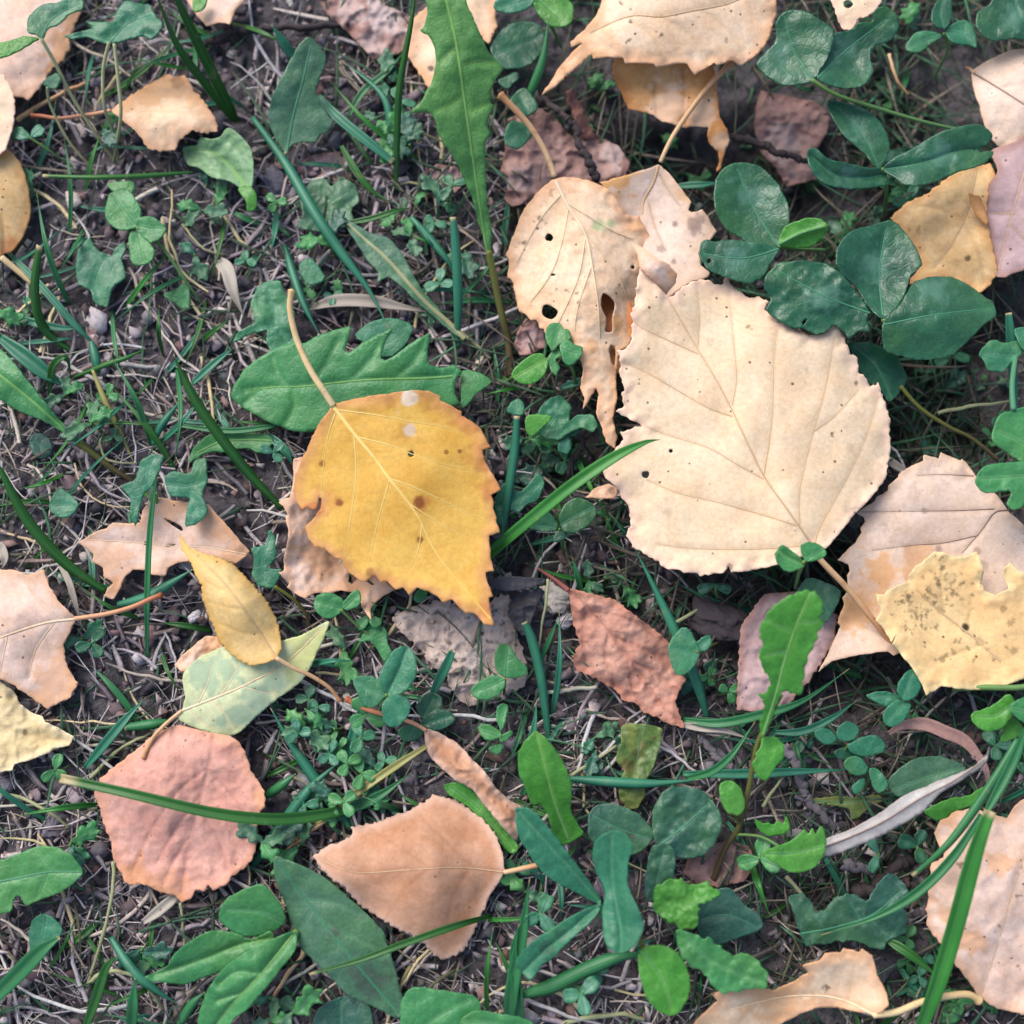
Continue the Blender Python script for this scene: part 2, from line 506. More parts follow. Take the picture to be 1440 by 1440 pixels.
    for (u, v, rr, kind, st) in stains:
        d = np.hypot(V[:, 0] - u, V[:, 1] - v) * (1 + (1.3 * wob2 if rr < 5 else .45 * wob2 if rr < 11 else .9 * wob))
        k = KI[kind]; stn[:, k] = np.maximum(stn[:, k], st * sstep(rr * 1.15, rr * .6, d))
    if chevron is not None:
        (cu, cv), rad, ax = chevron
        d = np.hypot(V[:, 0] - cu, V[:, 1] - cv)
        stn[:, 2] = np.maximum(stn[:, 2], sstep(rad * 1.1, rad * .2, d * (1 + 1.1 * wob)))
    W = P(V[:, 0], V[:, 1], z)
    o = mesh_obj(name, W, F, mat, parent, attrs={'edge': ('FLOAT', de), 'vein': ('FLOAT', dv), 'stain': ('FLOAT_COLOR', stn)})
    md = o.modifiers.new('thickness', 'SOLIDIFY'); md.thickness = thick * .001; md.offset = -1
    if label: o['label'] = label
    OUTLINES.append((out[::2], float(h)))
    sh = Sheet(); sh.o = o; sh.hf = lambda u, v: hf(u, v)[0]; sh.out = out
    return sh

def ridge(parent, name, mat, sh, pts, w0, w1, lift=.05):
    """a vein standing proud of its blade"""
    p = catmull(pts, 7) if len(pts) > 2 else catmull([pts[0], ((pts[0][0] + pts[1][0]) / 2, (pts[0][1] + pts[1][1]) / 2), pts[1]], 7)
    n = len(p); t = np.linspace(0, 1, n)
    w = (w0 + (w1 - w0) * t) / 2
    tan = np.gradient(p, axis=0); tan /= np.maximum(np.hypot(*tan.T), 1e-6)[:, None]
    nr = np.stack([-tan[:, 1], tan[:, 0]], -1)
    rows = []
    for off, up in ((-1, -.05), (-.5, .6), (.5, .6), (1, -.05)):
        qq = p + nr * (w * off)[:, None]
        rows.append(P(qq[:, 0], qq[:, 1], sh.hf(p[:, 0], p[:, 1]) + lift + up * w * PX * 1000))
    V = np.stack(rows, 1).reshape(-1, 3)
    F = [(i * 4 + j, i * 4 + j + 1, i * 4 + j + 5, i * 4 + j + 4) for i in range(n - 1) for j in range(3)]
    return mesh_obj(name, V, np.array(F), mat, parent, attrs={'along': ('FLOAT', np.repeat(t, 4))})

def tube_mesh(C, R, sides=8):
    """C world points, R radii (m)"""
    n = len(C); T = np.gradient(C, axis=0); T /= np.linalg.norm(T, axis=1)[:, None] + 1e-12
    up = np.array([0, 0, 1.0]); A = np.cross(T, up); nn = np.linalg.norm(A, axis=1)
    A[nn < 1e-3] = (1, 0, 0); A /= np.linalg.norm(A, axis=1)[:, None]; B = np.cross(A, T)
    ang = np.arange(sides) * 2 * np.pi / sides
    V = C[:, None] + R[:, None, None] * (np.cos(ang)[None, :, None] * A[:, None] + np.sin(ang)[None, :, None] * B[:, None])
    F = [(i * sides + j, i * sides + (j + 1) % sides, (i + 1) * sides + (j + 1) % sides, (i + 1) * sides + j) for i in range(n - 1) for j in range(sides)]
    V = V.reshape(-1, 3); m = len(V)
    V = np.vstack([V, C[0] - T[0] * R[0] * .4, C[-1] + T[-1] * R[-1] * .4])
    F += [(j, m, (j + 1) % sides, j) for j in range(0)]
    tri = [((j + 1) % sides, j, m) for j in range(sides)] + [((n - 1) * sides + j, (n - 1) * sides + (j + 1) % sides, m + 1) for j in range(sides)]
    return V, F + tri, np.r_[np.repeat(np.linspace(0, 1, n), sides), 0, 1]
def tube(parent, name, mat, pts, w0, w1, origin=None, knob=0.0, wob=0.0, sides=8, n=7, rough=0.0):
    """pts (u, v, h mm); widths in pixels"""
    p = catmull(np.array(pts, float), n)
    if wob:
        k = np.arange(len(p)); sd = int(p[0, 0]) + 3
        p[:, 0] += wob * fbm(k * .35, k * 0 + .3, sd, 2) * 2; p[:, 1] += wob * fbm(k * .35, k * 0 + 7.3, sd, 2) * 2
    C = P(p[:, 0], p[:, 1], p[:, 2])
    t = np.linspace(0, 1, len(p)); R = (w0 + (w1 - w0) * t) * PX / 2
    if knob: R = R * (1 + knob * sstep(.9, 1.0, t))
    if wob: R = R * (1 + .25 * fbm(np.arange(len(p)) * .6, np.zeros(len(p)), int(p[0, 1]), 2))
    if rough:
        k = np.arange(len(p)); R = R * (1 + rough * (fbm(k * .9, k * 0, int(p[0, 1]) + 5, 3) + 1.2 * (vnoise(k * .33, k * 0 + .5, int(p[0, 0])) > .72)))
    V, F, al = tube_mesh(C, R, sides)
    if rough:
        V = V + NP.normal(0, 1, V.shape) * R.mean() * rough * .16
    return mesh_obj(name, V, F, mat, parent, origin=C[0] if parent is None else None, attrs={'along': ('FLOAT', al)})

def ribbon(parent, name, mat, pts, w, fold=.6, taper=(.55, 0.0), n=7, origin=None, twist=0.0, flat_tip=False, side=1):
    """a grass blade: pts (u, v, h mm); widest near .3 of its length, keeled along the middle"""
    p = catmull(np.array(pts, float), n); m = len(p); t = np.linspace(0, 1, m)
    C = P(p[:, 0], p[:, 1], p[:, 2])
    prof = (taper[0] + (1 - taper[0]) * sstep(0, .3, t)) * (taper[1] + (1 - taper[1]) * (1 - sstep(.45, 1.02, t) ** 1.2))
    if flat_tip: prof = (taper[0] + (1 - taper[0]) * sstep(0, .4, t)) * (1 - .35 * sstep(.6, 1, t))
    hw = np.maximum(prof, .04) * w * .86 * PX / 2
    T = np.gradient(C, axis=0); T /= np.linalg.norm(T, axis=1)[:, None] + 1e-12
    A = np.cross(T, (0, 0, 1.0)); A /= np.linalg.norm(A, axis=1)[:, None] + 1e-9
    N = np.cross(A, T)
    ang = twist * (t - .5); ca, sa = np.cos(ang)[:, None], np.sin(ang)[:, None]
    A, N = A * ca + N * sa, N * ca - A * sa
    rows = []; xs = (-1, -.5, 0, .5, 1)
    for x in xs: rows.append(C + A * (hw * x)[:, None] + N * (hw * fold * side * (abs(x) ** 1.2 - .5))[:, None])
    V = np.stack(rows, 1).reshape(-1, 3); k = len(xs)
    F = np.array([(i * k + j, i * k + j + 1, (i + 1) * k + j + 1, (i + 1) * k + j) for i in range(m - 1) for j in range(k - 1)])
    o = mesh_obj(name, V, F, mat, parent, origin=C[0] if parent is None else None,
                 attrs={'along': ('FLOAT', np.repeat(t, k)), 'across': ('FLOAT', np.tile(np.array(xs) * .5, m)),
                        'stain': ('FLOAT_COLOR', np.zeros((m * k, 4))), 'edge': ('FLOAT', np.full(m * k, 30.)), 'vein': ('FLOAT', np.full(m * k, 99.))})
    md = o.modifiers.new('thickness', 'SOLIDIFY'); md.thickness = .00018; md.offset = 0
    return o
# ================================================================== materials
M = {}
M['cream'] = leaf_mat('cream_leaf', (253, 228, 192), (250, 216, 174), edge=(250, 212, 186), edgew=22, vein=(205, 165, 115), speck=0.82, k=0.82, net=.25, dark=(70, 42, 30), pale=(205, 175, 160))
M['yellow'] = leaf_mat('yellow_leaf', (236, 190, 92), (226, 172, 72), edge=(206, 146, 98), edgew=22, vein=(236, 205, 120), speck=.32, specksize=.2, speckscale=330, dark=(140, 80, 34), pale=(225, 205, 180), k=.80)
M['peach'] = leaf_mat('peach_leaf', (250, 222, 190), (244, 204, 164), edge=(228, 172, 128), edgew=22, vein=(226, 186, 130), speck=0.88, dark=(60, 36, 24), green=(170, 190, 140), warm=(226, 168, 112), k=0.88)
M['tan'] = leaf_mat('tan_leaf', (242, 206, 152), (230, 186, 126), edge=(212, 156, 98), edgew=18, vein=(180, 135, 85), speck=0.90, dark=(72, 45, 30), k=0.90)
M['pinkcream'] = leaf_mat('pink_cream_leaf', (244, 214, 196), (236, 198, 172), edge=(222, 174, 138), edgew=16, vein=(220, 180, 150), speck=0.90, dark=(90, 55, 40), warm=(222, 166, 118), k=0.90)
M['pink'] = leaf_mat('dusty_pink_leaf', (232, 178, 160), (218, 158, 140), edge=(220, 160, 128), edgew=20, vein=(176, 112, 98), speck=0.88, dark=(140, 85, 75), warm=(214, 152, 104), k=0.88, net=.5)
M['brownpink'] = leaf_mat('brown_pink_leaf', (220, 168, 146), (200, 144, 122), edge=(184, 124, 102), edgew=14, vein=(160, 92, 78), speck=0.84, dark=(70, 36, 28), k=0.84, net=.6)
M['rust'] = leaf_mat('rust_tan_leaf', (228, 176, 142), (212, 154, 116), edge=(238, 200, 178), edgew=14, vein=(176, 116, 80), speck=0.72, dark=(120, 70, 45), k=0.72)
M['brown'] = leaf_mat('brown_crumpled_leaf', (186, 150, 140), (160, 124, 116), edge=(140, 104, 94), edgew=12, speck=0.86, dark=(60, 36, 30), pale=(206, 186, 180), k=0.86, net=.6, rough=.7)
M['mauve'] = leaf_mat('mauve_leaf', (208, 178, 176), (192, 160, 158), edge=(170, 126, 112), edgew=14, vein=(150, 112, 108), speck=0.84, dark=(80, 54, 52), k=0.84)
M['mauvetan'] = leaf_mat('mauve_tan_leaf', (234, 210, 192), (226, 198, 174), edge=(216, 182, 154), edgew=18, vein=(140, 110, 100), speck=0.90, dark=(110, 84, 80), warm=(214, 156, 88), k=0.90)
M['speckled'] = leaf_mat('speckled_yellow_leaf', (250, 214, 154), (244, 200, 138), edge=(240, 216, 160), edgew=12, vein=(170, 145, 85), speck=0.84, dark=(74, 58, 36), k=0.84)
M['palegold'] = leaf_mat('pale_gold_leaf', (240, 206, 142), (232, 192, 124), edge=(216, 170, 90), edgew=14, vein=(196, 156, 84), speck=0.88, dark=(110, 84, 46), k=0.88)
M['palegreen'] = leaf_mat('pale_green_leaf', (226, 228, 178), (214, 220, 172), edge=(196, 206, 150), edgew=10, vein=(232, 232, 176), speck=0.86, green=(160, 184, 152), warm=(206, 206, 120), dark=(120, 110, 70), k=0.86)
M['creamrag'] = leaf_mat('ragged_cream_leaf', (236, 214, 166), (222, 196, 142), edge=(240, 222, 180), edgew=12, vein=(190, 160, 110), speck=0.88, dark=(70, 48, 30), k=0.88, net=.5)
M['grey'] = leaf_mat('grey_dead_leaf', (208, 188, 176), (186, 166, 154), edge=(166, 146, 136), edgew=10, speck=0.82, specksize=.3, speckscale=420, dark=(66, 56, 54), k=0.82, rough=.8, transl=0, net=.8, pale=(190, 180, 172))
M['silver'] = leaf_mat('silver_willow_leaf', (206, 202, 196), (186, 180, 176), edge=(160, 150, 144), edgew=6, speck=.0, vein=(150, 142, 138), dark=(90, 82, 80), k=.77, rough=.55, transl=.05)
M['orange'] = leaf_mat('orange_tan_leaf', (238, 186, 130), (224, 162, 98), edge=(200, 130, 70), edgew=16, vein=(190, 130, 80), speck=0.95, dark=(90, 55, 30), pale=(244, 206, 172), k=0.95)
M['black'] = leaf_mat('blackened_leaf', (72, 72, 78), (52, 52, 58), speck=.1, dark=(28, 28, 30), k=.8, rough=.55, transl=0, net=.8)
M['bark'] = leaf_mat('red_bark', (150, 104, 92), (116, 76, 68), speck=.3, dark=(60, 40, 36), k=.78, rough=.8, transl=0, net=.9)
M['stalk_cream'] = stem_mat('cream_stalk', (240, 212, 160), (222, 186, 130))
M['stalk_tan'] = stem_mat('tan_stalk', (226, 190, 145), (196, 140, 96))
M['stalk_rust'] = stem_mat('rust_stalk', (226, 170, 130), (178, 96, 62))
M['stalk_red'] = stem_mat('dark_red_stalk', (170, 100, 86), (112, 62, 58))
M['vein_cream'] = stem_mat('cream_vein', (228, 196, 148), (222, 188, 142))
M['vein_brown'] = stem_mat('brown_vein', (204, 168, 128), (216, 182, 144))
M['vein_yellow'] = stem_mat('yellow_vein', (240, 210, 128), (234, 188, 90))
M['vein_dark'] = stem_mat('dark_vein', (120, 92, 78), (160, 130, 110))
M['vein_pale'] = stem_mat('pale_vein', (238, 214, 180), (232, 200, 160))

def fleaf(label, outline, mat, h, stalk=None, stalkm='stalk_tan', stalkw=(7, 6), mid=None, side=(), vmat=None, vw=(3.2, 1.2), sw=(2.0, .8),
          name='fallen_leaf', cat='leaf', group=None, extra=None, stalkh=None, knob=.35, draw_side=True, **kw):
    c = np.array(outline).mean(0)
    root = empty(name, tuple(P(c[0], c[1], soil(c[0], c[1]))))
    tag(root, label, cat, group)
    veins = ([mid] if mid else []) + list(side)
    kw.setdefault('veins', veins)
    sh = sheet(root, 'blade', M[mat], outline, h=h, **kw)
    vm = M[vmat] if vmat else None
    if mid and vm: ridge(sh.o, 'midrib', vm, sh, mid, *vw)
    if vm and draw_side:
        for x in side: ridge(sh.o, 'side_vein', vm, sh, x, *sw)
    if stalk:
        n = len(stalk); h0 = float(sh.hf(np.array([stalk[0][0]]), np.array([stalk[0][1]]))[0])
        if stalkh is None: stalkh = h0
        hs = np.linspace(0, 1, n)
        tube(root, 'stalk', M[stalkm], [(a, b, h0 + .1 + (stalkh - h0) * t) for (a, b), t in zip(stalk, hs)], *stalkw, knob=knob)
    fleaf.last = (root, sh)
    return root, sh

# ------------------------------------------------------------------ the large pale leaf
r, sh = fleaf('largest cream leaf with toothed edge and branching veins, beside the holed peach leaf',
  Z('1 1095,1285 1150,1220 1215,1140 1300,1050 1360,975 1372,900 1385,840 1376,770 1383,715 1368,660 1350,600 1325,530 1318,548 1290,556 1262,500 1240,497 1232,418 1205,412 1190,375 1160,310 1120,255 1115,290 1080,318 1030,325 960,305 880,255 815,205 835,175 790,150 745,158 700,125 670,100 640,58 628,95 600,100 575,80 545,72 500,80 450,105 385,160 350,120 300,60 262,15 245,60 240,110 232,190 215,225 222,270 215,320 222,340 195,385 152,395 165,430 170,470 160,490 180,540 185,575 170,590 185,640 150,670 200,695 270,735 240,735 205,750 170,760 180,800 150,830 75,915 105,970 165,1020 165,1045 205,1095 215,1180 193,1225 225,1275 270,1305 340,1345 370,1375 440,1380 450,1393 510,1395 530,1408 640,1390 650,1362 665,1390 720,1390 800,1375 870,1360 1000,1318 1040,1275'),
  'cream', 15, mid=Z('1 1040,1275 1015,1245 920,1110 815,960 740,810 670,660 590,510 520,395 450,275 385,165'),
  side=[Z(x) for x in ('1 962,1182 800,1130 600,1075 430,1035 285,975', '1 812,972 700,910 560,830 400,780 280,735', '1 672,690 560,650 420,570 300,500 180,445',
     '1 515,408 400,355 280,300 225,260', '1 1010,1270 850,1283 650,1288 450,1280 330,1262', '1 515,375 523,250 515,130', '1 672,640 690,520 680,380 660,180',
     '1 815,950 850,700 858,420 875,300', '1 975,1180 975,1020 1030,780 1090,560 1130,330', '1 1045,1260 1070,1180 1180,980 1270,790 1330,600', '1 1040,755 1130,690 1240,570')],
  vmat='vein_brown', vw=(2.6, 1.0), sw=(1.25, .6), crease=.3, stalk=Z('1 1035,1262 | 7 50,735 250,950 420,1160 545,1310'), stalkw=(8, 9), stalkh=9, stalkm='stalk_tan',
  holes=ZR('1 281,952,17 395,845,9'), stains=[(u, v, r_, 'dark', st) for (u, v, r_), st in zip(ZR('1 905,668,20 375,1120,24 1205,830,22 455,740,15 800,1260,24 570,355,20 1122,768,9 1230,535,9 745,288,8 300,658,14 660,1365,16 1005,487,14 375,1062,12 222,850,12'), (.12, .16, .2, .12, .1, .2, .8, .8, .6, .2, .7, .2, .2, .15))],
  ctrl=[(1150, 770, 1.0), (1090, 690, 2.0), (990, 530, 2.2), (940, 420, 3.5), (860, 660, -1.5), (900, 780, -2), (1000, 800, -1.5), (1250, 640, -3.2), (1220, 530, -1.0), (1170, 460, 1.0), (1020, 400, -1), (890, 560, 1)], noise=(2.2, 120), edgewave=1.4, s=3.0, serr=(2.6, 13), tip=Z('1 262,15')[0], base=Z('1 1040,1275')[0])
sheet(r, 'folded_tip', M['pinkcream'], Z('4 880,490 960,530 1060,600 1130,640 1180,700 1170,760 1110,830 1060,770 990,710 940,650 930,580'), h=20, label='pink tip folded back over the blade',
      ctrl=[(885, 340, -3), (900, 375, 1), (945, 375, 3), (950, 395, 0), (935, 415, -3.5)], stains=[(945, 385, 12, 'warm', .9)], noise=(.8, 30))

# ------------------------------------------------------------------ the yellow leaf
fleaf('deep yellow toothed leaf with small round holes, its stalk crossing a green dandelion leaf',
  Z('2 535,640 620,620 720,600 850,582 940,570 1020,575 1078,600 1075,622 1120,640 1188,680 1185,700 1240,730 1280,765 1300,800 1332,860 1290,875 1308,940 1350,1010 1382,1075 1335,1100 1350,1140 1345,1170 1362,1215 1360,1240 1380,1290 1320,1310 | 3 1228,460 1240,525 1240,580 1258,652 1212,660 1225,720 1255,795 1228,805 1240,880 1262,960 1200,950 1170,905 1140,885 1100,890 1060,850 1020,810 975,830 930,790 885,765 870,765 830,745 780,788 750,745 705,755 655,712 620,715 590,675 540,715 500,700 440,660 400,590 360,575 310,530 250,515 215,470 195,400 250,350 285,300 290,240 275,235 265,300 235,310 205,290 180,310 150,270 130,200 140,120 165,60 185,0 | 2 400,880 430,800 470,730 510,675'),
  'yellow', 16, mid=Z('2 530,645 640,790 740,910 820,1020 900,1120 970,1220 1060,1400 | p 655,830 690,870'),
  side=[Z(x) for x in ('2 560,672 740,695 900,725 1100,760 1200,790', '2 660,810 820,850 1030,930 1250,980', '2 820,1020 950,1065 1150,1160 1340,1250', '2 915,1140 1050,1230 1290,1360', '2 545,690 510,800 485,960 475,1100', '2 640,800 650,1000 620,1250 590,1400', '2 820,1030 760,1240 720,1440', '2 985,1250 960,1400 900,1500')],
  vmat='vein_yellow', vw=(6, 2), sw=(1.8, .8), crease=.25, stalk=Z('2 535,648 490,580 420,470 360,340 330,240 315,150 325,65'), stalkm='stalk_cream', stalkw=(9, 8), stalkh=24, knob=.3,
  holes=[(578, 638, 4.5)], stains=[(590, 707, 9.5, 'dark', 1.1), (477.5, 707.5, 6, 'dark', 1.1), (591, 759, 5, 'dark', 1.1), (575, 561, 15, 'pale', 1.2), (576, 605, 10, 'pale', 1.2), (572, 607, 14, 'dark', .3), (600, 566, 18, 'dark', .35), (548, 566, 9, 'dark', .3), (520, 805, 7, 'dark', .6), (590, 708, 12, 'warm', .7), (453, 652, 5, 'dark', .9), (440, 715, 14, 'warm', .9), (430, 720, 8, 'dark', .5), (680, 640, 25, 'warm', .5), (690, 690, 18, 'warm', .6), (660, 590, 20, 'warm', .5), (684, 860, 12, 'warm', .7), (540, 815, 14, 'warm', .4), (475, 705, 7, 'dark', .4)],
  ctrl=[(468, 575, 1), (570, 680, 3.0), (690, 870, 4), (690, 690, -1.0), (640, 590, -1), (570, 552, 1.5), (430, 670, -3), (450, 760, -2), (530, 810, -1), (600, 800, 1), (680, 780, 1)], noise=(1.0, 90), edgewave=.8, s=2.8)

fleaf('crinkled peach leaf curling out from under the deep yellow leaf',
  Z('3 130,20 180,10 300,200 450,500 700,760 640,790 590,830 560,870 570,930 545,900 510,840 500,780 400,760 340,780 250,775 195,808 150,780 95,745 110,720 75,690 50,660 75,650 80,580 100,480 105,430 85,350 100,340 75,290 50,265 85,240 110,240 130,150'),
  'pinkcream', 7.5, ctrl=[(415, 680, 2.5), (400, 760, 4), (410, 830, 3.5), (440, 790, -2), (470, 760, -3), (520, 840, -2), (515, 870, 2), (540, 820, -3)], noise=(1.6, 40), ridged=.5, stains=[(460, 780, 40, 'warm', .8), (500, 820, 30, 'warm', .6)])

# ------------------------------------------------------------------ the holed leaf and its neighbours
fleaf('peach oval leaf with dark holes and torn tip, under the largest cream leaf',
  Z('4 385,105 470,85 560,90 650,115 720,150 780,195 820,260 850,320 900,345 940,330 960,380 990,430 1020,490 1010,520 980,530 960,600 960,690 955,760 935,830 925,920 905,960 915,1040 900,1080 880,1150 820,1180 810,1240 800,1330 | p 866,535 868,560 862,590 868,615 865,632 852,622 846,600 838,580 842,555 838,545 828,565 819,576 822,560 816,545 820,520 814,500 | 4 550,1240 520,1130 440,1080 350,1090 335,1045 310,1040 290,990 255,995 220,950 180,940 165,880 150,800 130,730 105,720 115,650 110,600 95,580 120,520 150,440 190,330 230,260 290,190 340,140'),
  'peach', 9.5, mid=Z('4 410,105 490,270 600,450 650,700 680,900 690,1100'),
  side=[Z(x) for x in ('4 470,240 600,320 760,420 900,480', '4 560,390 700,560 800,700 860,840', '4 440,200 330,330 240,480 160,640', '4 490,290 450,500 380,700 250,880', '4 600,450 560,700 480,900 400,1060', '4 640,640 560,880 530,1060')],
  vmat='vein_pale', vw=(5, 1.5), sw=(2.0, .9), crease=-.5, stalk=Z('b 900,745 860,640 800,540 740,470 670,400'), stalkm='stalk_tan', stalkw=(8, 10), stalkh=16,
  holes=[Z('4 330,905 365,893 425,935 390,985 330,960'), Z('4 715,820 785,880 770,980 770,1060 725,1060 735,990 700,900'), Z('4 378,697 408,700 405,710 380,709'), Z('4 755,1155 790,1170 785,1280 760,1230')] + ZR('4 370,467,26 900,655,12'),
  stains=[(u, v, r_, kd, st) for (u, v, r_), kd, st in zip(ZR('4 680,390,46 760,380,34 700,405,30 310,348,20 213,503,18 530,350,16 385,200,14 670,555,9 480,800,12 545,820,8 553,880,9 410,797,7 815,770,9 505,687,8 345,240,12 325,265,9 860,800,70 800,1000,60 640,1150,60 900,400,50'), ['green'] * 3 + ['dark'] * 12 + ['warm'] + ['dark'] + ['warm'] * 3 + ['warm'], (1, .8, .9, .75, .8, .45, .4, .9, .9, .8, .9, .8, .8, .8, .3, .9, .3, .9, .8, .6))],
  ctrl=[(780, 252, 3), (725, 370, -1), (760, 450, 1), (800, 370, 5.5), (850, 430, 4.5), (890, 340, 0), (900, 430, -3), (830, 520, 2), (850, 600, 0), (862, 630, -1)], noise=(1.0, 60), ridged=.25, s=2.6, edgewave=1.0)
sheet(fleaf.last[0], 'curled_under', M['orange'], Z('4 640,780 850,800 930,1000 880,1180 820,1330 700,1300 640,1100'), h=9, label='rust brown underside curled beneath the torn tip', ctrl=[(850, 420, -1), (870, 480, 0), (860, 520, -2)], stains=[(855, 430, 60, 'warm', 1)])
fleaf('pinkish grey leaf creased along its midrib, stalk reaching the broad tan yellow leaf',
  Z('4 1060,5 1110,40 1170,110 1270,245 1250,290 1270,310 1340,290 1370,330 1430,430 1390,480 1320,560 1330,640 1390,690 1380,720 1290,740 1200,790 1120,860 1090,820 1000,700 900,500 820,320 740,180 690,120 800,90 900,60 1000,30'),
  'mauvetan', 8, mid=Z('4 1060,15 1030,120 970,230 960,320'), side=[Z('4 1000,250 1040,400 1110,550'), Z('4 1070,70 1130,180 1200,270')], vmat='vein_brown', vw=(5, 3), sw=(1.8, .8),
  stalk=Z('5 735,885 800,750 900,600 1000,470 1130,335'), stalkm='stalk_tan', stalkw=(6, 8.5), stalkh=15, knob=.5,
  holes=[], stains=[(869, 252, 22, 'warm', 1), (850, 258, 14, 'warm', 1), (978, 315, 12, 'dark', .7), (985, 309, 8, 'dark', .6), (949, 315, 5, 'dark', .8), (930, 350, 6, 'dark', .6), (948, 366, 4, 'dark', .7), (965, 272, 16, 'warm', .5)],
  ctrl=[(925, 235, 3), (905, 285, -1), (870, 265, 1.5), (960, 280, 3), (1000, 330, 2), (960, 400, 3), (900, 400, 2)], noise=(.8, 50), s=2.6)

fleaf('broad tan yellow leaf with a long drawn-out tip, arching over an orange leaf',
  Z('5 440,-90 410,20 380,90 320,160 240,230 245,260 310,235 250,290 180,370 130,450 80,520 150,480 220,420 310,340 355,295 365,320 450,315 530,320 540,345 620,345 700,350 715,370 830,345 880,350 920,410 980,375 1030,340 1045,355 1130,330 1170,360 1190,350 1225,325 1270,290 1330,220 1350,130 1370,90 1370,0 1375,-90 900,-160'),
  'peach', 19, mid=Z('5 350,180 560,90 740,90 900,60 1100,20 1250,-50'), side=[Z('5 740,90 900,200 1000,330'), Z('5 560,95 700,220 760,340'), Z('5 950,50 1120,180 1200,300')], vmat='vein_brown', vw=(1.6, 2.4), sw=(1.4, .8), draw_side=False,
  stains=[(u, v, r_, 'dark', .85) for u, v, r_ in ZR('5 735,90,9 820,78,8 745,182,12 572,120,8 518,20,8 940,95,7 1095,215,8 1095,25,8 572,50,6 1300,60,7 565,220,10 1320,235,9')] + [(1030, 88, 10, 'dark', .5), (830, 75, 35, 'warm', .4)],
  ctrl=[(760, 132, -9), (800, 80, -4), (870, 60, 2), (960, 90, 0), (1040, 85, -1), (1090, 30, -3), (960, 0, 4), (850, -20, 2)], noise=(.8, 80), edgewave=1.2, s=3)
fleaf('orange brown leaf hanging folded beneath the broad tan yellow leaf',
  Z('5 480,320 600,300 1020,340 1040,450 1050,560 1060,640 1100,710 1115,770 1085,840 1060,930 1040,945 1055,880 1050,830 1000,780 990,740 1000,700 930,690 870,700 740,665 700,630 620,610 555,595 520,510 465,400'),
  'orange', 9, mid=Z('5 860,360 865,500 870,690'), side=[Z('5 720,400 705,520 720,640')], ctrl=[(860, 100, 3), (870, 140, -2), (905, 155, 2), (925, 120, 4), (960, 140, 3.5), (1000, 170, 1), (1010, 100, 4), (1012, 230, -4)],
  stains=[(940, 150, 34, 'pale', .8), (985, 165, 25, 'pale', .7), (1010, 200, 16, 'pale', .6)], noise=(1.0, 40), s=2.4, crease=.8)
fleaf('crumpled brown leaf in shade, a dark twig lying across it',
  Z('b 690,600 700,500 760,480 830,455 900,490 950,560 990,580 1060,560 1120,590 1175,620 1220,690 1200,740 1090,780 960,790 900,780 850,830 780,860 720,870 690,840 700,780 670,720 690,650'),
  'brown', 2.0, noise=(2.2, 45), ridged=1.0, s=2.2, stains=[(857, 215, 20, 'pale', .6), (760, 170, 16, 'dark', .5), (735, 255, 16, 'pale', .5)], edgewave=1.5)
fleaf('strip of red bark standing against the crumpled brown leaf', Z('b 945,385 975,372 1010,440 1060,545 1065,585 1030,590 980,500'), 'bark', 5, name='bark_strip', cat='bark', noise=(1.5, 30), ridged=.5, thick=1.2,
  ctrl=[(800, 128, 5), (830, 190, -1)])

# ------------------------------------------------------------------ right edge
fleaf('pale tan leaf at the clearing rim beside the mauve leaf, base pointing to the clover',
  Z('c 1225,300 1300,250 1370,215 1440,205 1520,210 1520,560 1440,610 1395,605 1350,630 1300,580 1270,520 1250,440 1230,390'), 'mauvetan', 12, mid=Z('c 1228,310 1330,370 1440,440 1510,490'), vmat='vein_dark', vw=(2.5, 1.5), smooth=True,
  stalk=Z('c 1228,308 1210,290 1195,285'), stalkw=(5, 4), stalkm='stalk_tan', side=[Z('c 1330,370 1420,350 1510,340')], draw_side=False, ctrl=[(1370, 105, -2), (1410, 140, 2), (1440, 80, 2), (1410, 205, -1)], noise=(1.2, 50))
fleaf('golden tan leaf with a curled flap, tucked beside the mauve leaf and clover',
  Z('c 875,920 950,850 1030,820 1130,740 1200,700 1300,690 1330,760 1290,830 1280,900 1300,1000 1330,1150 1300,1200 1245,1240 1200,1200 1100,1170 1000,1190 950,1200 1010,1110 990,1060 950,1020 920,960'), 'tan', 8,
  mid=Z('c 1240,720 1200,900 1130,1040 1060,1130'), side=[Z('c 1190,930 1080,880 990,870'), Z('c 1190,940 1250,1080 1270,1200')], vmat='vein_brown', vw=(2.2, 1.2), draw_side=False, serr=(3, 16), tip=(1300, 395), base=(1378, 235),
  ctrl=[(1255, 305, 0), (1330, 260, 2), (1390, 235, 3), (1380, 340, 3), (1370, 405, -1), (1290, 390, -2), (1340, 330, 1)], noise=(1.2, 50), stains=[(1361, 363, 5, 'dark', .9), (1291, 323, 4, 'dark', .5)])
sheet(fleaf.last[0], 'curled_flap', M['orange'], Z('c 1205,815 1250,825 1275,870 1292,930 1285,955 1230,900'), h=13, ctrl=[(1362, 275, 1), (1385, 310, 0)], label='small orange flap curling up from the blade')
fleaf('mauve leaf lying between the golden tan leaf and the pale tan leaf',
  Z('c 1300,640 1380,610 1520,590 1520,1130 1440,1140 1330,1170 1310,1080 1290,970 1270,880 1290,780 1330,720'), 'mauve', 11, mid=Z('c 1480,600 1420,800 1370,980 1330,1150'), side=[Z('c 1440,760 1500,850'), Z('c 1400,900 1300,900'), Z('c 1390,950 1480,1050')], vmat='vein_brown', vw=(2.2, 1.2), smooth=True,
  ctrl=[(1390, 220, 1), (1420, 300, 2), (1380, 300, -1), (1440, 380, 0)], noise=(1.0, 50))
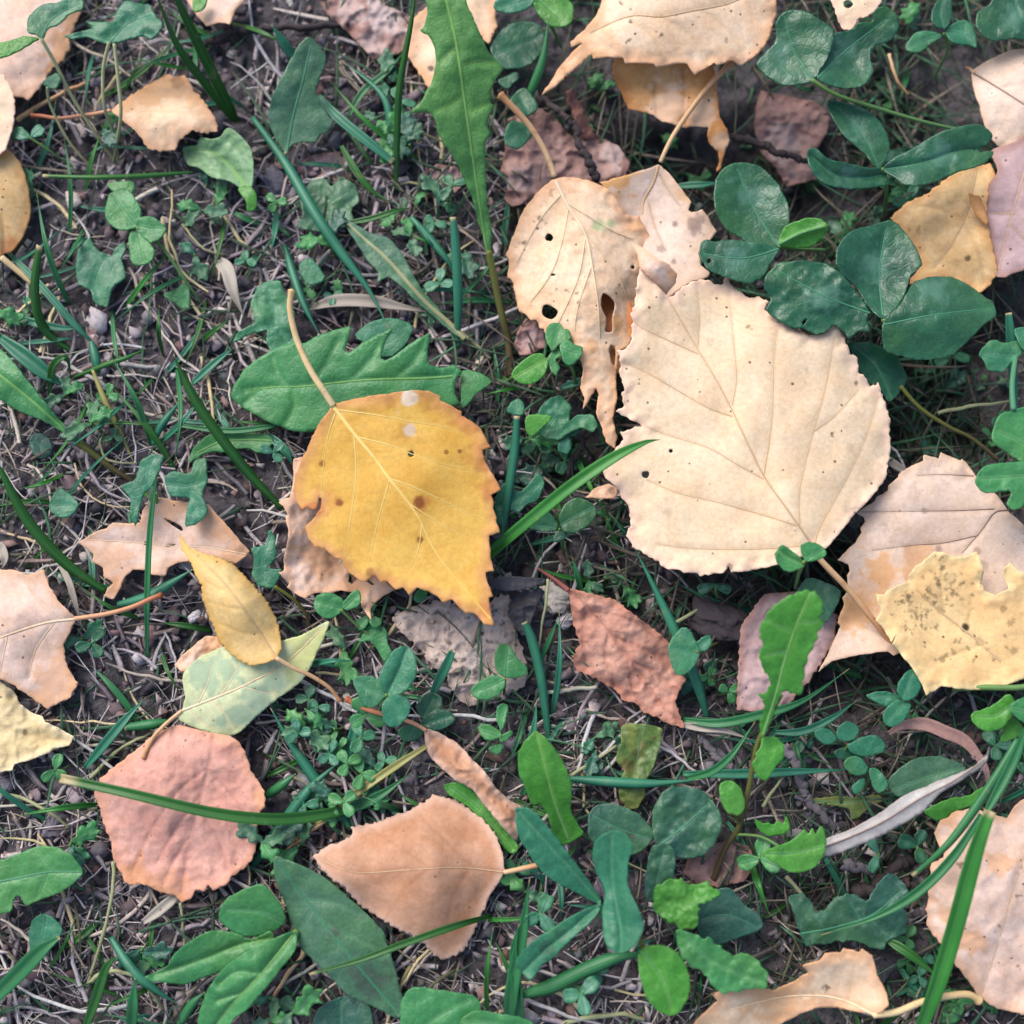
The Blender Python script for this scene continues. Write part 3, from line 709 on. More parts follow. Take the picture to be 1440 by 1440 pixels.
fleaf('cream leaf tip with a dark nick poking over the clover beside the broad tan leaf',
  Z('c 590,-60 640,30 650,70 670,120 715,132 740,80 800,60 840,10 850,-60'), 'cream', 20, serr=(3, 14), tip=(1198, 44), base=(1190, -20), holes=[Z('c 680,10 700,0 720,18 700,35 682,28')], noise=(.6, 40))
fleaf('wide mauve tan leaf with waved surface, lying under the speckled yellow leaf',
  Z('7 590,200 600,170 680,120 760,85 765,45 830,62 870,72 875,30 940,55 1010,88 1015,70 1060,110 1110,180 1180,250 1260,320 1340,430 1440,520 1540,640 1540,1100 1000,1200 560,1400 520,1370 300,1400 140,1440 50,1515 120,1380 200,1200 180,1180 225,1050 215,1010 260,960 245,860 265,830 255,790 180,755 290,650 345,570 335,540 370,500 355,465 310,440 380,390 430,360 440,330 520,290 525,250'),
  'mauvetan', 8.5, mid=Z('7 1330,420 1240,440 1150,560 1020,710'), side=[Z('7 1240,412 1000,422 800,425 340,432'), Z('7 1130,590 900,640 700,655 420,690'), Z('7 1100,190 900,180 720,185')], vmat='vein_dark', vw=(2.4, 1.6), sw=(1.7, .8),
  ctrl=[(1180, 790, 1), (1260, 785, -.5), (1230, 815, -3), (1280, 800, -3), (1200, 840, 0), (1270, 815, .5), (1190, 880, -3), (1240, 860, -3), (1220, 900, 1), (1160, 940, -2), (1300, 700, 1.5), (1260, 680, 0), (1320, 640, -1), (1420, 780, 1), (1230, 725, -1)],
  stains=[(1285, 695, 14, 'dark', .25), (1347, 670, 12, 'dark', .3), (1265, 752, 16, 'dark', .2), (1240, 805, 28, 'warm', .8), (1290, 795, 28, 'warm', .7), (1195, 860, 30, 'warm', .8), (1215, 840, 30, 'warm', .5), (1320, 772, 6, 'dark', .6), (1375, 775, 6, 'dark', .6), (1382, 795, 8, 'dark', .4), (1298, 719, 4, 'dark', .6)], noise=(1.2, 90), edgewave=1.0, s=3.0)
fleaf('speckled light yellow leaf with a jagged outline, lying on the wide mauve tan leaf',
  Z('7 440,985 500,990 525,960 600,920 660,905 665,850 720,790 790,740 830,700 900,700 960,730 1040,735 1120,700 1140,740 1170,830 1150,900 1180,970 1250,990 1340,950 1295,860 1300,810 1350,775 1400,830 1430,840 1530,870 1530,1480 | p 1440,955 1400,968 1360,970 1325,965 1303,978 1290,950 1280,935 1262,915 1255,905 1262,893 | 7 545,1310 500,1230 440,1160 480,1100 455,1050'),
  'speckled', 13, mid=Z('7 720,960 880,1110 1050,1240 1150,1320 1280,1440'), side=[Z('7 1050,1240 1070,1140 1080,1000'), Z('7 1150,1330 1000,1380 850,1440'), Z('7 900,1120 880,950 890,800')], vmat='vein_brown', vw=(1.6, 3), sw=(1.4, .7), draw_side=False,
  stains=[(1140 + x * .2083, 630 + y * .2083, r_, 'dark', st) for x, y, r_, st in [(1048, 1212, 6.5, 1.2), (870, 1090, 6, .4), (1140, 1310, 7, .4), (1300, 1085, 6, .6), (655, 1005, 4, .8), (1355, 1180, 4, .5), (1370, 1370, 6, .5)] + [(RND.gauss(900, 75), RND.gauss(940, 85), RND.uniform(1.4, 3.6), RND.uniform(.35, .8)) for _ in range(46)] + [(RND.gauss(690, 75), RND.gauss(1090, 50), RND.uniform(1.4, 3.2), RND.uniform(.3, .75)) for _ in range(26)] + [(RND.uniform(620, 860), RND.gauss(1212, 6), RND.uniform(1.5, 3), .7) for _ in range(12)] + [(RND.uniform(560, 1350), RND.uniform(1250, 1440), RND.uniform(1.5, 3.5), .6) for _ in range(16)]],
  ctrl=[(1240, 830, 1), (1330, 780, 1), (1360, 880, -1), (1300, 970, 1), (1420, 800, 2), (1430, 930, 0)], noise=(1.2, 70), edgewave=1.4, s=2.4)
fleaf('dull red brown leaf mostly hidden behind the bright toothed green leaf',
  Z('p 1042,880 1075,835 1120,832 1178,865 1172,905 1140,955 1110,990 1075,1003 1036,998 1038,940'), 'mauve', 3, noise=(1.2, 40), ridged=.5, serr=(3, 14), tip=(1060, 1000), base=(1100, 832))
fleaf('large peach leaf with blistered patches and a broad grass blade standing before it',
  Z('i 1440,490 1400,520 1370,570 1280,550 1230,530 1160,540 1080,590 1060,640 1100,720 1100,740 1050,760 1040,850 1030,960 1030,1030 1080,1090 1140,1170 1190,1240 1250,1320 1310,1370 1440,1400 1530,1390 1530,480'), 'pinkcream', 7,
  mid=Z('i 1500,560 1400,850 1330,1100 1260,1320'), side=[Z('i 1420,800 1250,720 1100,640'), Z('i 1370,960 1250,1050 1130,1100'), Z('i 1340,1080 1430,1200')], vmat='vein_brown', vw=(2.4, 1.2), sw=(1.5, .7), draw_side=False,
  stains=[(u, v, r_, kd, .8) for (u, v, r_), kd in zip(ZR('i 1430,780,10 1410,900,9 1415,1195,9 1340,1030,8 1180,765,10 1330,760,60 1120,980,55 1200,1080,60 1230,1100,50 1120,570,50'), ['dark'] * 5 + ['warm'] * 5)],
  ctrl=[(1320, 1180, -1), (1400, 1200, 2), (1310, 1290, -1), (1380, 1400, -1), (1440, 1300, 2), (1360, 1300, 2.5), (1395, 1220, 3.5)], noise=(1.6, 45), s=2.8, serr=(3, 18), tip=(1380, 1420), base=(1440, 1130))
fleaf('tan leaf curled like a trough, its long pale stalk arching toward the blistered peach leaf',
  Z('i 805,1402 840,1390 870,1360 860,1310 820,1230 800,1150 755,1125 745,1140 680,1120 665,1140 600,1140 580,1170 505,1195 530,1220 470,1260 380,1300 330,1290 290,1290 200,1285 120,1315 150,1340 60,1420 20,1500 300,1530 430,1430 560,1372 650,1370 740,1390'), 'peach', 12,
  mid=Z('i 805,1400 680,1340 560,1320 400,1330 200,1380'), side=[Z('i 700,1350 720,1240 730,1150')], vmat='vein_pale', vw=(4, 2), draw_side=False,
  stalk=Z('i 805,1402 900,1390 1000,1350 1100,1325 1200,1315 1250,1340'), stalkm='stalk_cream', stalkw=(8, 9), stalkh=9, knob=.5,
  ctrl=[(1225, 1430, 3), (1215, 1340, 6), (1180, 1400, -1), (1140, 1400, -2), (1150, 1350, 4), (1090, 1395, -3), (1070, 1390, 2), (1000, 1400, 3), (1060, 1430, -2), (990, 1440, 0)], noise=(.9, 45), s=2.6, stains=[(1090, 1400, 40, 'warm', .7), (1163, 1388, 3, 'dark', .8)], edgewave=1.0)
fleaf('silver grey willow leaf, narrow and dry, poking out past a bright green lobe',
  Z('i 560,690 600,660 680,630 780,580 860,530 930,480 1040,430 1140,390 1230,350 1285,305 1275,345 1200,400 1100,460 1020,540 940,590 850,640 760,680 680,712 605,732'), 'silver', 12, mid=Z('i 580,700 700,655 850,585 1000,490 1150,410 1270,325'), vmat='vein_dark', vw=(2.4, 1), smooth=True, crease=-1.0,
  ctrl=[(1160, 1195, -2), (1260, 1140, 1), (1385, 1065, 3), (1200, 1165, 0)], noise=(.5, 40))

# ------------------------------------------------------------------ left and top
fleaf('pinkish leaf half under lobed green leaves, with a tan folded end',
  Z('p -60,-60 95,-60 117,10 100,50 97,70 88,85 70,100 60,118 40,140 20,135 -60,150'), 'pinkcream', 7, serr=(3, 13), tip=(45, 140), base=(-60, 20), mid=Z('p -60,20 0,60 40,135'), stains=[(90, 60, 26, 'warm', 1), (85, 85, 22, 'warm', 1), (105, 20, 24, 'warm', 1)], ctrl=[(0, 0, 2), (100, 50, -1), (30, 130, -1), (60, 50, 2)], noise=(1, 50))
fleaf('cream leaf edge overlapping the tan orange leaf at the clearing rim',
  Z('p -60,90 5,105 18,130 22,150 18,180 8,210 -20,235 -60,240'), 'cream', 11, serr=(2.5, 13), tip=(8, 212), base=(-60, 100), noise=(.8, 40))
fleaf('tan orange leaf with a smooth curved margin and a thick pale stalk',
  Z('p -60,195 0,205 25,225 38,255 43,290 40,315 25,345 5,358 -60,375'), 'tan', 8, smooth=True, stalk=Z('p 2,362 30,385 62,412'), stalkm='stalk_cream', stalkw=(9, 8), stalkh=3, ctrl=[(0, 210, 1), (40, 290, -2), (0, 300, 2), (0, 360, -1)], mid=Z('p -50,230 0,300 5,356'), stains=[(5, 355, 20, 'warm', .7)])
fleaf('small folded leaf with tan upper half and long thin stalk beside slender green stems',
  Z('a 465,465 540,410 620,360 700,315 780,318 820,380 870,440 910,500 920,555 870,562 810,550 760,590 740,635 680,640 620,625 600,590 560,540 520,510'), 'peach', 8, mid=Z('a 470,465 600,468 740,472 880,480'), crease=.3,
  stalk=Z('a 468,466 400,480 330,490 250,500 180,490 135,488'), stalkm='stalk_rust', stalkw=(5, 6), stalkh=5, stains=[(210, 135, 24, 'warm', .8), (245, 122, 22, 'warm', .8), (180, 145, 14, 'warm', .8), (250, 115, 10, 'dark', .4), (270, 140, 14, 'warm', .6)],
  ctrl=[(157, 155, 2), (240, 156, 4), (250, 108, -5), (200, 125, -3), (220, 205, 1), (300, 185, 1), (250, 185, 3)], noise=(.7, 35), s=2.0, serr=(2.5, 11), tip=(305, 185), base=(155, 155))
fleaf('pale pink ragged leaf end beside tall crossing grass blades', Z('a 740,-60 800,20 820,50 870,112 920,95 970,100 990,50 1030,10 1045,-60'), 'pinkcream', 8, noise=(1, 40), edgewave=1.2)
fleaf('crumpled grey brown leaf beside a thin upright grass blade', Z('b -110,-30 150,-30 170,15 280,60 300,130 270,210 210,240 130,250 90,200 50,160 0,110 -60,60'), 'brown', 4, noise=(2.4, 40), ridged=1.0, stains=[(540, 25, 28, 'pale', .9), (520, 60, 20, 'pale', .5), (490, 10, 20, 'pale', .5)], edgewave=1.5)
fleaf('peach leaf lying behind the tall dandelion leaf', Z('b 520,-60 690,-60 650,50 658,110 620,190 590,150 500,300 400,380 375,390 350,340 300,270 270,200 300,80 360,30'), 'peach', 6, noise=(1.2, 50), serr=(2.5, 14), tip=(605, 130), base=(680, -20), stains=[(606, 96, 5, 'dark', .9), (590, 110, 16, 'warm', .6)])
fleaf('pale pink leaf with a chewed edge and a hole under small lobed green leaves',
  Z('6 35,260 130,205 180,190 210,160 300,165 350,160 360,100 390,60 450,30 520,50 620,60 690,70 750,130 810,200 860,260 905,310 880,340 830,372 740,340 640,330 595,360 540,365 490,390 480,430 400,425 380,400 310,400 270,440 245,500 215,550 165,535 185,495 215,470 165,435 160,390 110,360 115,320 60,280'), 'pinkcream', 6, holes=[Z('6 470,140 550,175 562,205 500,168'), Z('6 475,280 530,272 500,285')] + ZR('6 378,268,9'),
  mid=Z('6 880,320 700,290 500,280 300,260 90,250'), vmat='vein_pale', vw=(2, 1), stains=[(310, 740, 30, 'warm', .8), (240, 715, 20, 'warm', .7), (330, 780, 20, 'warm', .7), (165, 825, 14, 'warm', .8), (160, 780, 20, 'warm', .5)], ctrl=[(110, 762, 1), (230, 705, 2), (240, 745, -1), (340, 780, 0), (160, 835, -2), (300, 740, 2.5), (230, 800, 0)], noise=(1, 50), s=2.4)
fleaf('narrow pale gold leaf arched lengthwise, resting on the pale green leaf',
  Z('6 550,215 600,290 680,320 760,340 830,380 900,450 960,520 1000,570 1040,650 1062,740 1065,800 1040,850 980,875 910,888 850,860 790,810 750,760 720,690 690,620 665,540 660,480 630,430 610,370 560,300'), 'palegold', 13, serr=(2.6, 9), tip=(253, 752), base=(390, 927),
  mid=Z('6 1042,850 960,720 870,590 760,450 660,350 565,240'), side=[Z('6 960,720 870,720 770,680'), Z('6 880,600 800,590 700,560'), Z('6 800,500 740,490 660,440')], vmat='vein_brown', vw=(2.6, 1), draw_side=False,
  stalk=Z('6 1040,848 1130,900 1220,940 1310,1000 1360,1065'), stalkm='stalk_tan', stalkw=(6, 5), stalkh=6, ctrl=[(255, 755, -4), (390, 928, 0), (340, 850, 4), (300, 800, 2), (290, 865, -2), (320, 925, -3), (390, 880, -3), (350, 810, -2)], noise=(.5, 40), s=2.2)
fleaf('pale green and cream patched leaf under the narrow pale gold leaf',
  Z('6 560,1110 575,1050 565,950 585,900 640,850 740,800 850,780 1000,770 1120,745 1200,715 1300,660 1290,720 1240,830 1200,920 1150,980 1080,1030 1000,1090 920,1160 860,1220 800,1245 730,1235 640,1205 560,1170 545,1140'), 'palegreen', 8, smooth=True,
  mid=Z('6 562,1113 700,1060 900,975 1100,860 1285,680'), side=[Z('6 640,1085 690,980 720,880'), Z('6 760,1035 820,940 860,850'), Z('6 700,1060 780,1130 830,1210'), Z('6 860,990 960,1020 1060,1030'), Z('6 600,1105 650,1160 720,1210')], vmat='vein_pale', vw=(4, 1.4), sw=(1.8, .8),
  stalk=Z('6 560,1114 470,1190 410,1260 365,1355'), stalkm='stalk_tan', stalkw=(5, 6), stalkh=9, stains=[(u, v, r_, 'green', 1) for u, v, r_ in ZR('6 700,960,70 780,900,70 640,900,60 860,850,60 950,1050,90 850,1130,70 1040,960,60 900,1150,50 760,1170,40')] + [(u, v, r_, 'warm', .7) for u, v, r_ in ZR('6 1200,800,90 1250,730,60 1130,880,60')],
  ctrl=[(255, 1000, 1), (300, 900, 0), (320, 1030, -1), (350, 970, 2), (400, 920, 1), (460, 875, 4), (420, 960, -1)], noise=(.7, 60), s=2.6)
fleaf('small crumpled pink leaf scrap beside the narrow pale gold leaf', Z('6 525,880 545,850 600,800 680,735 740,740 770,790 700,860 600,920 550,915'), 'pinkcream', 6, noise=(1.4, 25), ridged=.4, stains=[(300, 905, 14, 'warm', .9)])
fleaf('round dusty pink leaf with a dark grass blade lying across it',
  Z('g 750,180 860,205 980,230 1030,290 1060,370 1110,450 1115,520 1090,560 1085,640 1070,730 1020,790 975,820 960,850 900,875 875,855 860,880 825,875 810,905 765,928 740,900 680,885 600,850 540,850 510,800 475,740 470,680 440,600 420,530 400,460 430,400 500,340 580,280 650,220'), 'pink', 7.5, smooth=True, serr=(2.6, 14), tip=(255, 1268), base=(300, 1030),
  mid=Z('g 900,230 880,350 830,550 790,720 765,915'), side=[Z('g 880,360 760,450 640,620 560,800'), Z('g 850,470 740,620 660,760'), Z('g 880,370 980,480 1050,620'), Z('g 840,540 920,660 960,790'), Z('g 820,620 740,740 690,850')], vmat=None, crease=.7,
  ctrl=[(250, 1030, 0), (300, 1060, 2), (140, 1110, -1.5), (365, 1130, 1), (250, 1150, 1.5), (160, 1220, -1), (350, 1210, 0), (255, 1265, -1.5), (230, 1080, 3), (290, 1110, -.5)], noise=(1.4, 60), ridged=.3, stains=[(190, 1240, 30, 'warm', .8), (240, 1250, 28, 'warm', .6), (362, 1120, 14, 'warm', .6), (255, 1262, 12, 'warm', .8)], s=2.6)
fleaf('pale pink leaf with clear midrib and rusty stalk at the clearing rim',
  Z('d -120,950 60,965 110,985 185,965 200,1020 240,1090 290,1140 320,1170 300,1220 270,1280 275,1350 300,1400 330,1440 | g 300,60 200,112 100,40 40,0 | p -40,940'), 'pinkcream', 9, mid=Z('d 318,1170 180,1190 0,1250 -110,1290'), side=[Z('d 250,1180 150,1080 100,1000'), Z('d 230,1185 150,1300 120,1420'), Z('d 60,1230 -40,1120'), Z('d 30,1245 0,1400')], vmat='vein_pale', vw=(4, 2), sw=(1.8, .8),
  stalk=Z('d 315,1170 450,1150 560,1120 640,1085 680,1070'), stalkm='stalk_rust', stalkw=(6, 7), stalkh=12, stains=[(90, 960, 40, 'warm', .7), (60, 985, 30, 'warm', .8), (50, 815, 20, 'dark', .15)], ctrl=[(105, 870, 2), (60, 805, 2), (90, 920, -3), (70, 995, -3), (0, 880, 1), (20, 820, 0), (0, 960, 0)], noise=(1, 60), serr=(2, 16), tip=(-60, 910), base=(106, 870))
fleaf('ragged cream leaf end lying on soil below the pale pink leaf', Z('g -90,-40 0,-5 60,35 85,90 140,130 180,140 190,165 240,185 310,230 290,265 240,280 200,300 160,315 60,345 50,370 0,378 -90,395'), 'creamrag', 6, noise=(1.4, 40), ridged=.4, edgewave=1.2, mid=Z('g 290,245 150,230 0,180 -80,160'), stains=[(70, 985, 6, 'dark', .5), (35, 1030, 5, 'dark', .7)])
fleaf('plain rust tan leaf with finely toothed rim, its stalk under a green leaflet',
  Z('h 690,798 680,720 650,640 600,580 560,550 510,510 450,485 385,475 360,500 320,515 280,545 215,560 150,590 90,600 40,610 50,640 0,670 -60,690 -120,732 -95,775 -40,830 20,870 80,940 150,985 220,1030 290,1065 360,1110 395,1150 430,1172 480,1150 525,1120 560,1050 590,985 630,890 670,840'), 'rust', 8, serr=(4.5, 11), tip=(440, 1204), base=(710, 1226),
  mid=Z('h 690,800 500,780 280,790 60,800 -100,740'), side=[Z('h 560,785 450,680 330,560'), Z('h 380,785 250,700 130,620'), Z('h 540,790 470,900 440,1080'), Z('h 360,790 260,880 190,990')], vmat='vein_brown', vw=(2.0, 1.0), draw_side=False, crease=.15,
  stalk=Z('h 688,800 760,785 825,770'), stalkm='stalk_tan', stalkw=(6, 7), ctrl=[(710, 1226, 2), (600, 1190, 4), (600, 1125, -4), (500, 1165, -1), (440, 1203, 1), (480, 1215, 4), (520, 1265, 0), (580, 1275, 4), (620, 1345, -3), (680, 1260, -1), (660, 1170, -1)], noise=(1.4, 70), s=2.8, stains=[(560, 1215, 40, 'dark', .06)])
fleaf('rolled pinkish leaf, tight as a tube, pointing at the plain rust tan leaf',
  Z('h 355,195 420,215 500,265 560,330 610,380 660,450 720,500 770,530 750,580 740,665 690,620 640,560 590,500 550,450 480,410 420,360 375,310 355,260'), 'rust', 9, smooth=True, mid=Z('h 360,200 470,320 600,430 740,560'), stalk=Z('h 357,200 290,165 200,140 100,110 20,68'), stalkm='stalk_rust', stalkw=(5, 7), stalkh=8, crease=0,
  ctrl=[(600, 1028, 0), (650, 1050, -3), (615, 1070, -3), (640, 1068, 2.5), (690, 1110, 3), (720, 1120, -3), (670, 1120, -3), (720, 1150, 2), (726, 1180, -3), (640, 1095, -2)], noise=(1.0, 25), ridged=.7, s=2.0, edgewave=.8)
fleaf('dry brown pink leaf with pleated blade and dark red stalk, lying on bare soil',
  Z('p 797,827 833,835 863,843 890,863 913,880 947,907 952,925 945,935 965,955 955,972 950,985 963,1024 940,1018 925,1010 905,1002 893,988 875,985 868,972 850,962 835,953 808,940 806,925 815,905 805,870 802,850'), 'brownpink', 6, mid=Z('p 798,828 840,870 890,935 925,985 960,1020'), side=[Z('p 830,860 880,870 930,900'), Z('p 860,895 910,915 945,935'), Z('p 885,930 920,945 950,970'), Z('p 825,855 820,900 825,940'), Z('p 855,890 852,930 865,965'), Z('p 885,930 888,960 900,995')], vmat=None, crease=1.3,
  stalk=Z('p 799,830 780,815 757,800'), stalkm='stalk_red', stalkw=(7, 4), stalkh=9, ctrl=[(797, 827, 3), (880, 920, 3), (960, 1022, 1), (810, 935, -2), (945, 910, -1), (890, 990, -2)], noise=(1.4, 35), ridged=.6, s=2.0, serr=(3, 12), tip=(962, 1022), base=(798, 828), edgewave=1.2)
fleaf('flat grey dead leaf peppered with black spots, lying under the yellow leaf tip',
  Z('8 80,360 170,330 250,300 350,310 450,380 560,400 640,290 700,270 760,300 790,400 800,500 830,600 860,700 880,800 850,880 760,940 700,1000 600,1000 480,1020 400,960 330,890 330,820 200,730 130,620 60,560 0,500 -40,430'), 'grey', 3.4, rag=3.5, noise=(1.6, 40), ridged=1.0, s=2.2, mid=Z('8 300,480 450,580 600,650 800,820'), stains=[(560 + x * .2083, 780 + y * .2083, RND.uniform(1.6, 3.6), 'dark', RND.uniform(.4, .9)) for x, y in [(RND.uniform(60, 800), RND.uniform(330, 960)) for _ in range(90)]] + [(670, 930, 20, 'pale', .5), (690, 960, 20, 'pale', .4)])
fleaf('blackened curled scrap beside the grey dead leaf', Z('8 740,340 800,260 870,235 960,225 990,250 945,340 905,430 870,540 830,545 800,500 750,420'), 'black', 6, noise=(1.6, 25), ridged=.8)
fleaf('dark weathered narrow leaf beside the yellow leaf edge', Z('8 610,190 700,145 850,150 995,170 900,225 750,245 650,228'), 'black', 8, noise=(.8, 25), smooth=True, mid=Z('8 620,190 800,190 990,172'))
fleaf('brown withered leaf scrap under the dusty green leaves', Z('i 0,800 30,720 100,680 200,670 280,690 310,760 260,840 150,860 50,850'), 'brown', 2, noise=(1.8, 35), ridged=.8)
fleaf('dark brown dead leaf deep in shade under the trailing clover', Z('c 330,380 420,400 560,430 620,480 610,560 560,640 580,750 440,790 400,720 330,640 300,540 310,450'), 'brown', -5, noise=(2, 40), ridged=.8, stains=[(1100, 200, 26, 'pale', .5)])
fleaf('shrivelled brown scrap wedged below the holed peach leaf', Z('4 170,1060 220,980 290,1000 340,1060 350,1160 260,1210 180,1210 150,1140'), 'mauve', 3, noise=(1.6, 20), ridged=.8)
fleaf('pinkish brown scrap on the litter beside the upright dandelion leaf', Z('b 340,740 400,690 490,710 520,770 470,830 400,850 350,800'), 'mauve', 1.5, noise=(1.4, 25), ridged=.8)
fleaf('small brown curled scrap at the edge of the largest cream leaf', Z('e 1030,660 1070,620 1130,600 1165,620 1160,660 1100,665'), 'pinkcream', 4, noise=(1, 15), stains=[(860, 690, 6, 'dark', .6)])
fleaf('flat pinkish brown leaf piece pressed into soil by the green toothed leaf', Z('a 1250,690 1330,650 1440,640 1500,680 1480,760 1400,770 1320,740 1260,730'), 'mauve', 1.5, noise=(1.2, 25), ridged=.6)
o = ribbon(None, 'dry_leaf_strap', M['brown'], [(a, b, hh) for (a, b), hh in zip(Z('i 870,215 930,180 1020,175 1110,210 1180,240 1230,290 1280,370 1290,450'), (4, 6, 8, 9, 9, 9, 8, 5))], 20, fold=.5, taper=(.35, .3))
tag(o, 'curved brown dry leaf strap arching behind the silver grey willow leaf', 'leaf')
# ================================================================== living plants
M['teal'] = green_mat('blue_green_leaf', (40, 112, 82), (62, 138, 102), vein=(110, 165, 130), chevron=(120, 170, 150), dust=.10, blotch=.08)
M['clover'] = green_mat('clover_leaf', (34, 96, 68), (56, 124, 88), vein=(86, 146, 108), chevron=(116, 170, 146), dust=.16, blotch=.14, rough=.36, transl=.24, spec=.5, k=.66)
M['fresh'] = green_mat('fresh_leaf', (56, 132, 76), (76, 152, 90), vein=(140, 195, 120), dust=.04, blotch=.05)
M['bright'] = green_mat('bright_leaf', (58, 134, 44), (84, 160, 60), vein=(150, 200, 90), dust=.03, blotch=.06)
M['dandelion'] = green_mat('dandelion_leaf', (74, 136, 66), (96, 156, 82), vein=(150, 190, 80), dust=.03, blotch=.05, rough=.5)
M['dull'] = green_mat('dull_leaf', (64, 110, 84), (90, 134, 104), vein=(130, 170, 130), dust=.18, blotch=.35, dark=(84, 76, 76))
M['darkteal'] = green_mat('dark_blue_green_leaf', (42, 92, 76), (64, 116, 98), vein=(90, 130, 115), dust=.25, blotch=.2, k=.7)
M['pale'] = green_mat('pale_grey_green_leaf', (104, 150, 104), (140, 180, 130), vein=(190, 210, 150), dust=.12, blotch=.12)
M['dying'] = green_mat('dying_leaf', (78, 104, 56), (132, 140, 70), vein=(160, 160, 90), dust=.05, blotch=.8, dark=(112, 84, 48))
M['midrib_green'] = stem_mat('green_midrib', (122, 172, 88), (110, 166, 92), k=.7)
M['midrib_dull'] = stem_mat('dull_midrib', (64, 130, 96), (72, 140, 104), k=.75)
M['stem_green'] = stem_mat('green_stem', (104, 140, 70), (96, 140, 84), k=.7)
M['stem_olive'] = stem_mat('olive_brown_stem', (112, 120, 50), (84, 66, 46), k=.7)
M['stem_teal'] = stem_mat('blue_green_stem', (70, 130, 100), (84, 140, 100), k=.7)
M['stem_pale'] = stem_mat('pale_stem', (172, 176, 130), (150, 150, 110), k=.7)

def plant(label, name, cat, blades, stems=(), group=None, root_at=None):
    """blades: (outline, material, height, options); stems: (points (u,v,h), w0, w1, material)"""
    b0 = blades[0][0]; c = root_at or tuple(np.array(b0).mean(0))
    root = empty(name, tuple(P(c[0], c[1], soil(c[0], c[1]))))
    tag(root, label, cat, group)
    for ol, mat, h, op in blades:
        op = dict(op); pn = op.pop('part', 'leaf'); mid = op.pop('mid', None); mm = op.pop('mm', 'midrib_dull'); mw = op.pop('mw', (1.8, .8)); sv = op.pop('side', [])
        op.setdefault('smooth', True); op.setdefault('chaikin', True); op.setdefault('noise', (.8, 45)); op.setdefault('crease', .4); op.setdefault('thick', .25)
        if mid is not None: op['veins'] = [mid] + list(sv)
        sh = sheet(root, pn, M[mat], ol, h=h, **op)
        if mid is not None:
            ridge(sh.o, 'midrib', M[mm], sh, mid, *mw)
            for x in sv: ridge(sh.o, 'side_vein', M['midrib_dull'], sh, x, 1.2, .5)
    for pts, w0, w1, mat in stems:
        tube(root, 'stem', M[mat], pts, w0, w1)
    return root
def z3(s, hs):
    p = Z(s); hh = np.interp(np.linspace(0, 1, len(p)), np.linspace(0, 1, len(hs)), hs)
    return [(a, b, c) for (a, b), c in zip(p, hh)]
def leaflet(center, ang, L, Wd, notch=.06, n=18, bend=0.0):
    """an obovate clover leaflet in pixels, growing from center along ang"""
    ca, sa = math.cos(ang), math.sin(ang); out = []
    for i in range(n):
        t = i / n * 2 * math.pi
        x = .5 - .5 * math.cos(t); y = math.sin(t)
        prof = (x ** .75) * (1 - .12 * x)
        yy = y * .5 * (0.35 + .75 * prof) * Wd
        xx = x * L * (1 - notch * math.exp(-(yy / (Wd * .12)) ** 2) * (x > .9))
        yy += bend * xx * xx / max(L, 1)
        out.append((center[0] + xx * ca - yy * sa, center[1] + xx * sa + yy * ca))
    return out
def clover(label, center, parts, h, foot=None, mat='clover', mark=True, group=None, stem='stem_green', sw=4):
    """parts: (angle deg, length, width, tip lift mm)"""
    bl = []
    for a, L, Wd, lift in parts:
        an = math.radians(a); c = center
        tip = (c[0] + L * math.cos(an), c[1] + L * math.sin(an)); md = (c[0] + .5 * L * math.cos(an), c[1] + .5 * L * math.sin(an))
        nx, ny = -math.sin(an), math.cos(an)
        op = dict(part='leaflet', mid=[(c[0] + .04 * L * math.cos(an), c[1] + .04 * L * math.sin(an)), md, (c[0] + .93 * L * math.cos(an), c[1] + .93 * L * math.sin(an))], mw=(1.6, .7),
                  ctrl=[(c[0], c[1], 0), (md[0], md[1], lift * .4), (tip[0], tip[1], lift), (md[0] + nx * Wd * .45, md[1] + ny * Wd * .45, lift * .4 + 1.2), (md[0] - nx * Wd * .45, md[1] - ny * Wd * .45, lift * .4 + .8)], noise=(.5, 25))
        if mark: op['chevron'] = (md, L * .26, an)
        bl.append((leaflet(c, an, L, Wd), mat, h, op))
    st = []
    if foot is not None:
        st = [([(center[0], center[1], h + .1), ((center[0] * .6 + foot[0] * .4), (center[1] * .6 + foot[1] * .4), h * .75), (foot[0], foot[1], float(soil(*foot)) + .3)], sw, sw * .9, stem)]
    return plant(label, 'clover', 'clover', bl, st, group, root_at=foot or center)

# ---- dandelions
plant('tall upright dandelion leaf with hooked teeth and a long olive stalk', 'dandelion_leaf', 'dandelion', [
  (Z('b 340,-60 365,40 350,110 330,130 370,150 395,200 400,270 380,350 340,420 290,478 350,474 380,480 400,520 405,555 420,580 440,620 460,640 490,690 520,760 550,830 575,920 600,1000 620,1080 634,1080 630,960 615,850 610,740 605,660 608,600 634,558 616,545 620,500 648,448 630,435 630,390 645,340 692,285 650,250 620,215 590,150 560,80 530,20 520,-60'), 'dandelion', 22,
   dict(part='blade', smooth=False, mid=Z('b 430,-50 480,150 510,350 560,700 605,1000 622,1075'), mm='midrib_green', mw=(6, 4), ctrl=[(640, -20, 18), (640, 80, 14), (580, 158, 9), (705, 95, 12), (660, 200, 6), (685, 330, -6), (690, 360, -9)], noise=(1.2, 50), crease=.8,
   side=[Z('b 490,200 430,250 390,340'), Z('b 500,280 580,260 650,270'), Z('b 520,400 460,440 400,470'), Z('b 530,480 570,460 620,440')]))],
  [(z3('b 622,1060 640,1150 660,1250 685,1360 705,1440 | p 718,530', [13.5, 6, 0]), 9, 12, 'stem_olive')], root_at=(718, 530))
